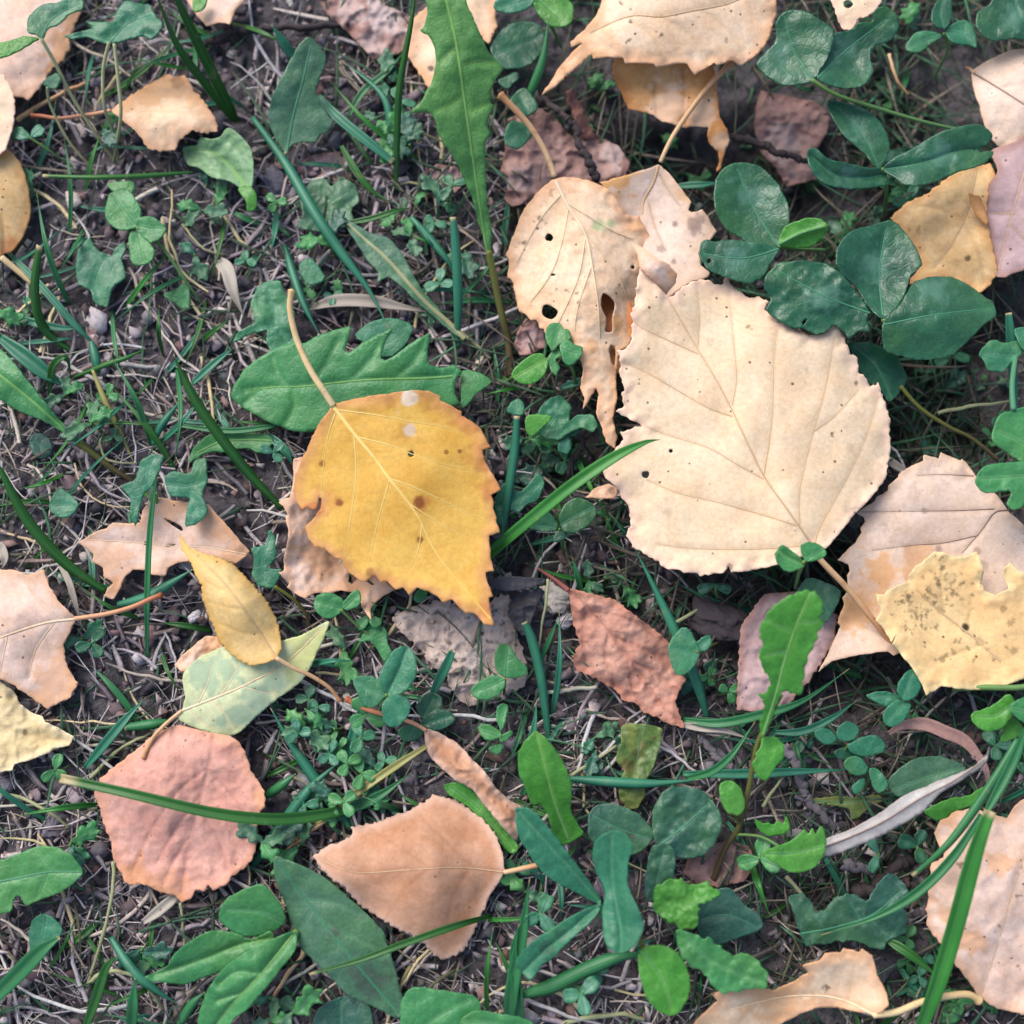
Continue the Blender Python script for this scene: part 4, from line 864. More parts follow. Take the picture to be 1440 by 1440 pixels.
plant('broad lying dandelion leaf with three pointed lobes, crossed by the yellow leaf stalk', 'dandelion_leaf', 'dandelion', [
  (Z('2 15,600 30,550 80,470 170,400 270,345 340,325 390,335 440,300 530,270 625,245 615,300 588,370 610,385 700,320 845,250 800,320 772,410 800,420 840,400 900,350 1030,275 1012,360 1010,440 1080,462 1150,440 1190,480 1150,520 1150,590 1180,650 1060,660 900,720 600,740 430,785 330,780 230,740 130,690 50,640'), 'fresh', 9.5,
   dict(part='blade', smooth=False, mid=Z('2 90,570 250,555 400,550 700,520 1000,510 1140,500'), mm='midrib_green', mw=(2, 5), side=[Z('2 300,555 250,480 230,400'), Z('2 420,548 500,440 560,320'), Z('2 330,555 340,650 300,740'), Z('2 620,525 720,420 800,300'), Z('2 850,515 950,420 1010,310'), Z('2 180,560 130,600 90,640')], ctrl=[(324, 556, -1), (400, 540, 1), (490, 460, 2), (540, 470, 3), (600, 470, 3), (640, 520, 0), (430, 605, -1), (410, 490, 2)], noise=(1.0, 60), crease=.9)),
  (Z('2 1185,480 1230,470 1290,490 1335,530 1260,590 1190,660 1180,560'), 'fresh', 7, dict(part='lobe')),
  (Z('2 650,290 720,230 820,205 930,240 920,310 850,390 760,400 700,340'), 'teal', 5, dict(part='lobe'))])
plant('pale green leaf with rounded end lying below the broad dandelion leaf', 'dandelion_leaf', 'dandelion', [
  (Z('d 800,512 815,450 870,400 940,375 1040,382 1130,395 1150,425 1130,450 1120,470 1080,468 1050,455 1000,455 950,468 900,465 850,480'), 'fresh', 5, dict(part='blade', mid=Z('d 830,470 930,425 1050,415 1140,420'), mm='midrib_green', mw=(2, 4)))])
plant('narrow toothed dandelion leaf with a pale midrib running toward the olive stalk', 'dandelion_leaf', 'dandelion', [
  (Z('b -20,900 60,945 130,985 200,1000 250,1060 275,1100 300,1150 340,1220 400,1290 470,1370 530,1432 500,1425 470,1405 400,1345 330,1285 290,1250 270,1222 240,1200 200,1165 150,1195 160,1150 110,1105 80,1050 30,975'), 'dull', 6, dict(part='blade', smooth=False, mid=Z('b -10,910 100,1010 200,1100 350,1270 440,1350 520,1428'), mm='stem_pale', mw=(4, 8), ctrl=[(480, 305, 2), (560, 375, 2), (650, 475, -1)]))])
plant('green leaf with pinked upper edge standing by crossing grass blades', 'weed_leaf', 'weed', [
  (Z('a 1205,650 1170,600 1130,510 1140,420 1180,340 1220,260 1260,190 1300,150 1345,190 1380,240 1360,300 1330,380 1360,450 1410,520 1380,560 1345,570 1340,600 1280,600 1230,610'), 'dull', 10, dict(part='blade', smooth=False, mid=Z('a 1210,640 1240,480 1280,330 1310,190'), mw=(4, 1.5), ctrl=[(403, 213, -3), (380, 150, 0), (430, 55, 6), (460, 80, 3), (465, 175, -1), (410, 130, 2)]))],
  [([(402, 215, 7), (398, 225, 3), (394, 235, .5)], 5, 5, 'stem_pale')])
plant('pale puckered leaf with a curled bright stalk, below the small folded leaf', 'weed_leaf', 'weed', [
  (Z('a 770,625 800,615 830,610 850,580 890,585 930,575 960,540 1000,560 1040,600 1065,650 1068,740 1060,790 1040,800 1010,790 960,760 900,750 840,710 790,690'), 'pale', 8, dict(part='blade', mid=Z('a 1035,790 970,700 890,640 800,630'), mm='midrib_green', mw=(5, 1.5), ctrl=[(260, 208, -1), (310, 190, 2), (320, 225, -.5), (350, 220, 2), (345, 260, 3)], noise=(1.5, 25), crease=1.2)),
  (Z('a 1005,795 1040,785 1065,790 1085,830 1078,880 1045,890 1035,850'), 'bright', 11, dict(part='stalk_sheath', ctrl=[(336, 265, 0), (350, 285, 3), (358, 280, 0), (350, 295, -1)]))])
plant('long leaf narrowing into a brown stalk, lying across the straw', 'weed_leaf', 'weed', [
  (Z('d -80,-40 0,30 60,90 120,170 190,260 240,320 300,385 345,428 330,440 300,410 220,355 130,315 60,285 0,245 -80,200'), 'fresh', 11, dict(part='blade', mid=Z('d -70,90 60,190 180,290 330,428'), mm='midrib_green', mw=(5, 4), crease=1.4, ctrl=[(0, 530, 3), (60, 570, 1), (110, 625, -3), (0, 490, 1), (20, 572, 1)]))],
  [(z3('d 325,425 400,480 480,540 560,590', [7.5, 4, 1]), 8, 7, 'stem_olive')])
# ---- low rosette
plant('low rosette of smooth oval leaves with one big dull spotted leaf', 'rosette_plant', 'weed', [
  (Z('p 385,1207 400,1208 430,1220 465,1240 490,1262 512,1282 520,1290 540,1310 545,1330 553,1350 558,1370 562,1390 570,1415 560,1432 530,1418 490,1400 470,1380 440,1350 425,1335 410,1300 400,1270 388,1240'), 'dull', 9, dict(mid=Z('p 390,1212 430,1265 480,1330 560,1425'), mw=(3, 4), side=[Z('p 430,1265 470,1270 500,1285'), Z('p 460,1300 500,1320 540,1340'), Z('p 440,1280 420,1310')], ctrl=[(390, 1210, 3), (480, 1320, 1), (560, 1425, -3), (520, 1290, 0), (420, 1320, -1)], stains=[(470, 1310, 9, 'dark', .7), (520, 1380, 26, 'dark', .5), (500, 1370, 14, 'dark', .5)])),
  (Z('g 922,980 950,920 1010,880 1100,850 1150,890 1190,950 1205,1010 1150,1050 1060,1072 1000,1060 940,1020'), 'fresh', 12, dict(mid=Z('g 1200,1015 1100,970 960,960'), ctrl=[(400, 1300, -2), (350, 1270, 1), (312, 1290, -1)])),
  (Z('g 610,1248 700,1200 740,1140 820,1080 900,1045 1000,1060 1060,1085 1140,1050 1150,1110 1060,1140 1000,1190 930,1220 850,1250 780,1272 710,1268'), 'fresh', 9, dict(mid=Z('g 1140,1080 1000,1110 850,1170 650,1235'), mm='midrib_green', mw=(3, 1), crease=1.8, ctrl=[(380, 1320, 2), (290, 1350, 1), (205, 1376, 0), (260, 1330, 2), (250, 1382, -1)])),
  (Z('g 840,1520 840,1400 880,1290 950,1200 1050,1130 1150,1080 1245,1055 1245,1130 1190,1200 1120,1290 1050,1370 980,1430 930,1520'), 'fresh', 11, dict(mid=Z('g 1235,1065 1100,1230 960,1380 880,1500'), mm='midrib_green', mw=(5, 2), crease=1.6, side=[Z('g 1100,1230 1000,1220 930,1270'), Z('g 1020,1310 920,1340')], ctrl=[(415, 1312, 0), (350, 1370, 3), (300, 1440, 0), (400, 1370, 1), (300, 1370, 1)]))],
  [([(415, 1312, 9), (420, 1318, 4), (422, 1322, 0)], 10, 12, 'stem_green')], root_at=(420, 1320))
plant('lobed green leaf end lying on straw at the clearing rim', 'weed_leaf', 'weed', [
  (Z('g -80,740 0,750 80,720 150,690 230,690 300,720 355,800 310,850 250,890 180,910 105,945 88,900 62,900 50,962 0,978 -80,970'), 'fresh', 9, dict(part='blade', smooth=False, mid=Z('g 340,800 200,800 50,830 -70,850'), mw=(2, 4), side=[Z('g 230,800 180,740 150,700'), Z('g 200,800 180,860 160,905')]))])
plant('small dark blue green leaf low in the straw', 'weed_leaf', 'weed', [(Z('g 125,1040 150,990 190,975 260,1030 250,1080 200,1120 130,1135'), 'teal', 5, dict(part='blade', mid=Z('g 190,985 180,1060 160,1130')))])
# ---- centre bottom
plant('bright green pointed leaf narrowing to a stalk above the round dark leaf', 'weed_leaf', 'weed', [
  (Z('h 820,200 880,250 930,320 965,400 975,470 965,540 1000,600 1028,640 980,670 930,690 890,640 875,560 840,512 822,522 800,510 780,450 745,380 745,300 770,250'), 'bright', 14, dict(part='blade', smooth=False, mid=Z('h 825,215 860,350 900,500 960,660'), mm='midrib_green', mw=(1.5, 4), ctrl=[(753, 1028, 4), (790, 1100, 1), (800, 1180, -6)]))])
plant('dark green leaf sliver behind the rolled pinkish leaf', 'weed_leaf', 'weed', [(Z('h 440,430 510,420 560,460 600,510 650,560 700,620 745,690 720,722 670,680 600,590 530,520 450,470'), 'bright', 6, dict(part='blade', mid=Z('h 460,440 580,530 720,705')))])
plant('trefoil with three long soft leaflets, beside the plain rust tan leaf', 'trefoil', 'weed', [
  (Z('h 735,545 745,528 790,530 850,580 910,660 970,740 1030,820 1092,912 1080,932 1000,890 920,850 850,800 790,720 745,640'), 'teal', 18, dict(part='leaflet', mid=Z('h 750,545 870,680 980,800 1085,920'), mw=(1.5, 3.5), crease=1.8, ctrl=[(728, 1140, 2), (790, 1200, 1), (842, 1268, -3), (770, 1215, 0), (820, 1200, 1)])),
  (Z('h 1060,700 1090,650 1150,625 1200,640 1230,690 1210,760 1210,860 1240,930 1275,1010 1260,1080 1210,1130 1150,1137 1110,1090 1100,980 1110,880 1070,790'), 'teal', 22, dict(part='leaflet', mid=Z('h 1140,640 1140,780 1155,900 1180,1050 1180,1130'), mw=(1.5, 3.5), crease=1.5, ctrl=[(860, 1170, 2), (865, 1250, -1), (870, 1335, 1), (845, 1250, -3), (880, 1260, 1)])),
  (Z('h 1092,938 1070,990 1020,1040 940,1110 900,1160 850,1190 800,1252 760,1220 740,1170 800,1100 900,1030 1000,970'), 'teal', 16, dict(part='leaflet', mid=Z('h 1085,945 960,1050 860,1130 770,1220'), mw=(3, 1.2), crease=1.5, stains=[(770, 1335, 14, 'dark', .4), (790, 1315, 10, 'dark', .3)], ctrl=[(842, 1275, 0), (790, 1325, 1), (735, 1365, -2)]))],
  [([(843, 1271, 16), (850, 1300, 10), (858, 1340, 1)], 5, 6, 'stem_teal')], root_at=(858, 1340))
plant('broad rounded green leaf beside a thick grass stem at the clearing rim', 'weed_leaf', 'weed', [(Z('h 262,1325 310,1285 400,1295 500,1310 570,1330 592,1390 560,1450 500,1530 270,1530 250,1400'), 'fresh', 12, dict(part='blade', mid=Z('h 540,1340 420,1400 300,1500')))])
plant('small green leaf tip crossing the thick grass stem base', 'weed_leaf', 'weed', [(Z('h 505,1430 570,1385 680,1400 800,1430 850,1530 520,1530'), 'fresh', 14, dict(part='blade', mid=Z('h 520,1430 650,1440 830,1500')))])
plant('dark leaf end below the big dull spotted leaf', 'weed_leaf', 'weed', [(Z('h -110,1400 -40,1340 60,1320 125,1380 110,1530 -110,1530'), 'darkteal', 5, dict(part='blade', mid=Z('h 0,1340 0,1500')))])
# ---- toothed upright plant, right of centre
plant('upright bright green toothed leaf with small lobes down its dark stem', 'dandelion_leaf', 'dandelion', [
  (Z('f 320,1210 370,1130 430,1080 520,1045 570,1060 592,1130 585,1200 555,1280 525,1350 505,1440 | i 505,55 450,38 420,42 395,100 360,200 335,245 325,180 350,90 318,50 365,35 | f 375,1440 340,1390 320,1320 340,1290'), 'bright', 26, dict(part='blade', smooth=False, mid=Z('f 540,1060 480,1200 430,1350 | i 400,30 340,220'), rag=2.2, serr=(4.5, 16), tip=Z('f 540,1045')[0], base=Z('i 335,245')[0], mm='midrib_green', mw=(2, 5), side=[Z('f 470,1230 400,1200 360,1180'), Z('f 490,1180 540,1190 570,1180'), Z('f 445,1310 380,1320 345,1330')], ctrl=[(1140, 830, 8), (1090, 870, 6), (1100, 940, 2), (1075, 1040, -6)])),
  (Z('i 330,232 390,225 432,262 425,320 390,360 350,420 318,400 288,340 312,312 305,300 330,270'), 'bright', 18, dict(part='lobe', smooth=False)),
  (Z('i 155,432 200,415 240,440 262,500 250,552 200,555 165,510'), 'bright', 14, dict(part='lobe')),
  (Z('i 300,572 345,595 360,590 385,600 400,580 425,595 440,562 458,610 430,640 370,652 320,622'), 'bright', 12, dict(part='lobe', smooth=False)),
  (Z('i 330,722 350,705 400,690 470,660 515,615 530,640 548,608 560,640 585,598 608,650 602,720 560,780 500,802 450,800 400,770'), 'bright', 16, dict(part='lobe', smooth=False, mid=Z('i 350,720 450,720 590,690')))],
  [(z3('i 415,50 350,180 310,280 280,440 240,600 180,700 130,830', [22, 16, 8, 2]), 6, 8, 'stem_olive'), (z3('i 275,450 290,380 320,380', [11, 13, 18]), 4, 4, 'stem_olive'), (z3('i 240,600 220,560 205,550', [8, 11, 14]), 4, 4, 'stem_olive'), (z3('i 225,640 330,650 420,700', [7, 10, 16]), 4, 4, 'stem_green')], root_at=(1003, 1237))
plant('bright spiky young leaves spreading above the curled trough leaf', 'dandelion_leaf', 'dandelion', [
  (Z('i -120,860 -60,835 0,828 30,855 60,850 110,838 130,870 165,890 120,922 62,932 70,1030 0,1045 -60,1005 -125,962'), 'bright', 16, dict(smooth=False, rag=1.5, serr=(6, 17), tip=(1010, 1255), base=(920, 1270), noise=(1.6, 25))),
  (Z('i -30,1040 50,1060 90,1085 112,1070 140,1105 170,1120 200,1152 270,1140 325,1180 357,1222 357,1292 290,1290 180,1312 130,1290 90,1220 20,1190 -20,1120'), 'fresh', 19, dict(smooth=False, serr=(5, 20), tip=(1079, 1390), base=(950, 1310), mid=Z('i 20,1080 130,1180 340,1270'), noise=(1.4, 35))),
  (Z('p 897,1348 912,1330 945,1334 965,1360 970,1395 952,1426 930,1424 908,1400'), 'bright', 21, dict(mid=Z('p 905,1340 930,1375 945,1420')))],
  [([(960, 1300, 15), (955, 1270, 12), (975, 1240, 3)], 5, 5, 'stem_olive'), ([(905, 1340, 20), (895, 1300, 12), (890, 1260, 2)], 5, 6, 'stem_olive')], root_at=(930, 1300))
plant('dusty blue green leaf pair under the bright pointed green leaf', 'weed_leaf', 'weed', [
  (Z('h 1310,600 1320,520 1370,450 1440,440 1520,455 1580,520 1605,580 1590,650 1540,720 1470,742 1400,732 1330,680'), 'darkteal', 11, dict(mid=Z('h 1560,500 1450,600 1340,690'), mw=(1.5, 3), noise=(1.5, 30), stains=[(968, 1150, 7, 'dark', .5)])),
  (Z('h 1300,722 1330,680 1400,700 1405,800 1375,900 1330,932 1278,892'), 'darkteal', 13, dict(mid=Z('h 1365,700 1340,800 1320,910'), noise=(1, 25)))])
plant('round dark green leaf with a reddish blemish behind the trefoil', 'weed_leaf', 'weed', [(Z('h 1040,600 1060,530 1130,508 1230,540 1290,590 1322,640 1280,700 1200,732 1100,702 1050,660'), 'darkteal', 9, dict(part='blade', mid=Z('h 1060,560 1180,620 1310,660'), stains=[(886, 1176, 8, 'dark', .7)]))])
plant('dark broad leaf in shade behind the spiky young leaves', 'weed_leaf', 'weed', [(Z('i 65,935 130,880 200,868 260,935 325,985 330,1040 220,1082 140,1105 70,1055'), 'darkteal', 6, dict(part='blade', mid=Z('i 80,1000 190,980 310,1030')))])
plant('dark lobed leaf lying over soil under bent grass blades', 'weed_leaf', 'weed', [
  (Z('i 440,900 510,888 545,930 560,975 600,960 640,900 720,888 780,925 830,840 880,798 940,850 952,890 900,925 955,980 940,1060 865,1090 850,1132 780,1110 700,1082 600,1105 520,1112 490,1040 470,970'), 'darkteal', 6.5, dict(part='blade', smooth=False, rag=2.5, mid=Z('i 500,1060 650,1030 800,980 920,880'), mw=(4, 1.5), side=[Z('i 600,1040 560,980'), Z('i 750,1000 700,910'), Z('i 780,990 870,1070')], noise=(1.5, 35)))])
plant('green mottled leaf lying under the silver grey willow leaf', 'weed_leaf', 'weed', [
  (Z('i 870,410 960,330 1060,308 1150,330 1195,370 1120,440 1000,490 900,475'), 'dull', 4, dict(part='blade', mid=Z('i 890,450 1030,400 1180,360'))),
  (Z('i 1020,545 1120,490 1200,478 1270,440 1245,505 1150,545 1090,582'), 'bright', 5, dict(part='lobe'))])
plant('yellowing lobed leaf low in the shade below the small clover cluster', 'weed_leaf', 'weed', [(Z('i 540,490 640,480 740,485 830,470 850,500 790,520 745,570 710,580 705,530 640,520 560,510'), 'dying', 2, dict(part='blade', smooth=False, mid=Z('i 550,500 700,505 840,490')))])
plant('dying leaf mottled yellow green and brown beside the bright pointed green leaf', 'weed_leaf', 'weed', [
  (Z('h 1180,182 1220,168 1260,172 1310,180 1355,190 1352,240 1340,290 1325,335 1285,420 1280,480 1250,532 1205,535 1172,480 1170,430 1195,370 1155,325 1165,280 1180,250'), 'dying', 6, dict(part='blade', smooth=False, noise=(1.8, 30), mid=Z('h 1265,180 1250,330 1225,520'), stains=[(898, 1060, 9, 'dark', .5), (885, 1078, 12, 'dark', .6), (905, 1048, 6, 'dark', .5)]))])
# ---- big clovers
plant('large clover with two rounded notched leaflets beside the broad tan leaf', 'clover', 'clover', [
  (Z('c 310,270 350,220 395,170 392,100 440,45 520,48 590,90 640,130 625,210 585,290 545,342 440,362 370,332'), 'clover', 20, dict(part='leaflet', mid=Z('c 550,335 470,220 430,70'), mw=(3, 1), chevron=((1098, 70), 26, 0), ctrl=[(1142, 112, 0), (1070, 90, -3), (1100, 20, 1), (1160, 45, 2), (1115, 65, -1)])),
  (Z('c 565,310 580,220 630,150 720,122 740,98 800,88 805,50 850,25 900,60 912,110 880,170 820,190 790,240 805,300 760,360 680,372 600,350'), 'clover', 21, dict(part='leaflet', mid=Z('c 570,330 680,220 860,80'), mw=(3, 1), chevron=((1190, 65), 24, 0), ctrl=[(1145, 108, 0), (1190, 70, -2), (1250, 20, 2), (1220, 115, -1), (1190, 45, 1)]))],
  [(z3('c 545,338 650,400 800,450 1000,510 1150,545', [20, 18, 14, 10]), 6, 5, 'stem_green'), ([(1343, 181, 10), (1380, 200, 4), (1400, 215, -4)], 5, 5, 'stem_green')], root_at=(1400, 215))
plant('clover with two long drooping leaflets beside the golden tan leaf', 'clover', 'clover', [
  (Z('c 845,710 900,660 980,620 1080,560 1180,530 1260,528 1308,570 1290,602 1250,640 1312,640 1270,692 1170,722 1050,772 950,782 890,745'), 'clover', 22, dict(part='leaflet', mid=Z('c 850,715 1000,690 1150,640 1260,630'), mw=(3, 1), crease=1.5, chevron=((1325, 218), 20, 0), ctrl=[(1242, 238, -1), (1320, 215, 1), (1395, 200, 1), (1340, 180, 3), (1290, 258, 1)])),
  (Z('c 528,640 560,628 620,670 700,690 790,710 845,708 900,760 820,788 700,795 600,775 540,712'), 'clover', 21, dict(part='leaflet', mid=Z('c 545,660 640,735 760,750 860,735'), mw=(1, 3), crease=1.8, chevron=((1195, 248), 18, 0), ctrl=[(1240, 240, -1), (1190, 248, -2), (1140, 215, 2), (1200, 228, 2), (1180, 262, 1)])),
  (Z('c 610,430 680,430 770,460 840,520 872,600 860,670 820,712 770,650 690,580 640,510'), 'clover', 14, dict(part='leaflet', mid=Z('c 825,700 760,570 650,450'), chevron=((1205, 180), 14, 0)))],
  [(z3('c 845,712 860,800 850,900', [20, 10, -3]), 5, 5, 'stem_green')], root_at=(1243, 300))
plant('dark clover with a round leaflet and a chewed one, over the black gap', 'clover', 'clover', [
  (Z('c 135,780 170,710 240,685 320,700 390,760 430,830 452,900 440,990 410,1040 330,1052 240,1000 180,960 140,880'), 'clover', 17, dict(part='leaflet', mid=Z('c 405,1040 300,880 230,710'), mw=(3, 1), chevron=((1050, 275), 24, 0), ctrl=[(1095, 345, 0), (1050, 285, -1), (1035, 232, 1), (1010, 290, 1), (1105, 300, 2)])),
  (Z('c 65,1070 80,1020 100,1008 130,1020 180,1010 280,1020 360,1030 412,1050 380,1100 340,1170 280,1200 180,1170 130,1150 100,1130'), 'clover', 18, dict(part='leaflet', smooth=False, mid=Z('c 405,1050 250,1090 85,1070'), mw=(3, 1), chevron=((1035, 365), 20, 0), holes=ZR('c 112,1100,10'))),
  (Z('c 405,1030 430,960 490,930 560,918 615,950 600,990 540,1040 460,1045'), 'bright', 20, dict(part='leaflet', mid=Z('c 410,1030 500,985 600,955'), crease=-1.5, ctrl=[(1095, 345, -2), (1140, 310, 3), (1130, 345, -1)]))],
  [([(1096, 347, 17), (1120, 350, 10), (1160, 352, 0)], 5, 5, 'stem_green')], root_at=(1160, 352))
plant('biggest clover with broad chewed leaflets beside the largest cream leaf', 'clover', 'clover', [
  (Z('c 350,1160 400,1110 500,1095 600,1110 670,1150 730,1230 790,1310 775,1350 795,1400 740,1395 700,1432 680,1400 640,1365 610,1400 560,1412 500,1380 480,1388 430,1370 350,1310 372,1260 340,1210'), 'clover', 19, dict(part='leaflet', smooth=False, mid=Z('c 790,1320 600,1250 400,1140'), mw=(3, 1), chevron=((1155, 420), 26, 0), ctrl=[(1225, 445, 0), (1150, 415, 1), (1080, 400, 0), (1120, 455, -1), (1180, 380, 1)], noise=(1.2, 35), holes=[Z('c 505,1360 518,1345 525,1350 510,1372')])),
  (Z('c 650,1060 700,980 800,950 880,930 940,980 990,1060 1008,1120 960,1170 930,1260 850,1342 780,1290 740,1220 660,1140'), 'clover', 17, dict(part='leaflet', mid=Z('c 845,1330 830,1150 860,960'), mw=(3, 1), chevron=((1230, 370), 26, 0), ctrl=[(1240, 445, 1), (1235, 380, -1), (1250, 312, 1), (1185, 360, 2), (1290, 370, 2)])),
  (Z('c 850,1345 920,1280 970,1190 1050,1165 1150,1170 1220,1210 1280,1255 1310,1270 1328,1330 1270,1372 1220,1425 1130,1505 1000,1522 850,1485 838,1400'), 'clover', 18, dict(part='leaflet', smooth=False, mid=Z('c 850,1370 1050,1330 1300,1300'), mw=(3, 1), chevron=((1315, 405), 26, 0), ctrl=[(1243, 455, 0), (1320, 440, 2.5), (1390, 425, -1), (1290, 500, -2), (1330, 395, -1)]))],
  [([(1242, 450, 18), (1250, 470, 8), (1255, 500, -4)], 6, 6, 'stem_green')], root_at=(1255, 500))
plant('dark shaded clover leaflet behind the largest cream leaf', 'clover', 'clover', [(Z('f 690,0 800,5 900,50 952,150 930,200 870,262 830,190 800,190 750,140 720,60'), 'clover', 10, dict(part='leaflet', smooth=False, mid=Z('f 720,20 820,110 880,240'), ctrl=[(1200, 490, 0), (1250, 560, -2)]))],
  [(z3('f 920,190 1000,280 1120,360 1220,410 1330,500', [8, 5, 2]), 6, 6, 'stem_olive')])
plant('bright parsley-like leaf with rounded lobes overhanging the wide mauve tan leaf', 'buttercup', 'weed', [
  (Z('f 1310,370 1340,310 1380,295 1440,278 1540,270 1540,500 1440,512 1370,470 1310,420'), 'fresh', 22, dict(part='lobe', mid=Z('f 1520,490 1420,420 1330,380'))),
  (Z('f 1235,592 1270,530 1340,515 1540,520 1540,720 1460,650 1440,690 1400,712 1370,690 1382,630 1280,638'), 'fresh', 23, dict(part='lobe', mid=Z('f 1530,560 1400,570 1250,580')))],
  [(z3('f 1395,290 1390,180 1405,60', [22, 20, 16]), 8, 7, 'stem_teal')], root_at=(1440, 660))
plant('lobed grey green leaf on a thick stem near the biggest clover', 'buttercup', 'weed', [(Z('f 1250,55 1285,0 1320,-10 1360,10 1420,-10 1440,50 1390,85 1352,132 1290,122 1270,85'), 'teal', 17, dict(part='lobe', smooth=False, mid=Z('f 1390,60 1330,60 1270,50'))), (Z('f 1400,-40 1440,-60 1530,-50 1530,60 1450,50'), 'teal', 18, dict(part='lobe'))])
plant('big dark clover leaflet with pale veins at the clearing rim above the pale tan leaf', 'clover', 'clover', [(Z('c 1250,130 1240,60 1290,20 1350,-30 1540,-40 1540,160 1400,162 1310,172'), 'clover', 18, dict(part='leaflet', mid=Z('c 1400,-10 1430,80 1520,130'), chevron=((1430, 20), 22, 0)))])
plant('small three-leaved clover above the pale tan leaf', 'clover', 'clover', [
  (Z('c 1050,60 1075,0 1130,-10 1135,70 1105,122 1060,100'), 'clover', 17, dict(part='leaflet', mid=Z('c 1105,120 1090,60 1100,0'))), (Z('c 940,200 980,140 1040,130 1095,150 1040,190 990,222'), 'teal', 16, dict(part='leaflet', mid=Z('c 1090,150 1030,165 950,200'))), (Z('c 1110,125 1180,85 1230,120 1240,200 1210,190 1140,180'), 'teal', 16, dict(part='leaflet', mid=Z('c 1115,130 1170,140 1230,190')))],
  [(z3('c 1100,140 1120,200 1090,270 1060,330', [16, 10, 0]), 4, 4, 'stem_green')])
# ---- buttercup-like lobed leaves, upper left
plant('clump of lobed soft leaves on slender crossing stems near the pinkish leaf', 'buttercup', 'weed', [
  (Z('a 112,135 118,70 170,20 250,10 300,-20 352,0 352,40 290,60 250,100 200,120 180,168 160,150'), 'teal', 20, dict(smooth=False, mid=Z('a 175,160 220,80 340,10'))),
  (Z('a 268,152 340,132 392,120 358,88 420,92 480,92 495,40 530,0 570,10 640,20 650,60 695,100 660,150 640,165 600,150 560,162 480,182 430,182 370,155 300,166'), 'teal', 20, dict(smooth=False, mid=Z('a 465,178 540,100 640,60'), side=[Z('a 465,170 380,145 290,155')], noise=(1.2, 35))),
  (Z('a -40,185 0,180 60,165 100,150 175,160 110,195 60,225 40,235 -40,260'), 'bright', 22, dict(smooth=False)),
  (Z('a 180,342 240,308 258,330 240,372 200,370'), 'teal', 15, {})],
  [(z3('a 460,178 435,300 440,450 480,560 500,690', [20, 14, 1]), 5, 5, 'stem_pale'), (z3('a 482,185 500,350 510,480 490,620 480,690', [20, 14, 1]), 5, 5, 'stem_pale'), (z3('a 175,165 240,280 300,400 400,560 490,690', [20, 12, 1]), 5, 5, 'stem_pale'), (z3('a 200,370 215,450 300,610 420,740', [15, 8, 1]), 4, 4, 'stem_pale')], root_at=(165, 230))
plant('small trefoil with smooth oval leaflets on the straw below the slender stems', 'clover', 'clover', [
  (Z('a 445,870 470,812 540,800 592,880 582,950 510,972 450,930'), 'fresh', 12, dict(part='leaflet', mid=Z('a 575,950 520,880 480,820'))), (Z('a 580,922 640,915 697,960 680,1000 630,1022 580,965'), 'fresh', 12, dict(part='leaflet', mid=Z('a 582,950 640,960 690,965'))), (Z('a 550,972 600,990 652,1060 620,1112 560,1112 545,1050'), 'fresh', 12, dict(part='leaflet', mid=Z('a 575,975 590,1040 600,1105'))), (Z('a 458,772 560,768 552,822 480,812'), 'fresh', 9, dict(part='leaflet'))],
  [(z3('a 575,960 680,1040 780,1180 850,1280', [12, 8, 1]), 5, 4, 'stem_green')], root_at=(283, 427))
plant('small lobed leaf like a hand, flat on grey soil', 'buttercup', 'weed', [(Z('a 325,1060 345,1030 380,1000 400,1040 420,1062 470,1082 490,1040 525,1018 535,1040 510,1092 535,1170 490,1200 470,1222 455,1300 400,1282 380,1222 330,1200 318,1150'), 'teal', 6, dict(smooth=False, mid=Z('a 430,1100 400,1180 420,1290'), side=[Z('a 430,1100 370,1060'), Z('a 430,1100 500,1060')]))])
plant('tiny green leaf on soil beside a pale dry chip', 'weed_leaf', 'weed', [(Z('a 690,1242 740,1220 790,1190 802,1260 790,1312 740,1282'), 'fresh', 4, dict(part='blade', mid=Z('a 700,1245 750,1255 795,1290')))])
plant('lobed leaf touching the tip of the yellow leaf stalk', 'buttercup', 'weed', [
  (Z('a 1055,1280 1080,1220 1110,1190 1180,1178 1200,1230 1242,1300 1240,1400 1260,1500 1160,1520 1120,1440 1130,1390 1090,1400 1050,1412 980,1450 1000,1400 1080,1360'), 'teal', 8, dict(smooth=False, mid=Z('a 1230,1500 1170,1350 1130,1220'), side=[Z('a 1175,1370 1080,1390')], noise=(1.2, 30))), (Z('a 1260,1120 1310,1090 1340,1120 1370,1170 1330,1200 1290,1190'), 'teal', 7, {})])
plant('ragged toothed leaf under the narrow grass blade above the dandelion leaf', 'buttercup', 'weed', [(Z('a 1250,960 1280,900 1260,840 1310,760 1370,750 1400,790 1440,740 1500,780 1520,850 1480,880 1500,950 1420,960 1350,980'), 'dull', 4.5, dict(smooth=False, mid=Z('a 1290,940 1380,860 1480,800'), noise=(1.4, 25)))])
plant('pair of small lobed leaves above the pale pink chewed leaf', 'buttercup', 'weed', [
  (Z('d 580,560 590,500 650,473 692,490 670,550 640,620 605,640 575,785 548,740 552,660 503,610 560,590'), 'teal', 11, dict(smooth=False, mid=Z('d 650,640 620,560 650,490'))), (Z('d 690,572 730,545 800,560 820,500 872,488 875,600 850,640 882,720 830,772 778,782 790,700 802,660 710,652'), 'teal', 11, dict(smooth=False, mid=Z('d 700,600 780,610 860,590'), side=[Z('d 800,620 830,700')]))],
  [(z3('d 660,640 660,700 640,760', [11, 6, 1]), 4, 4, 'stem_green')])
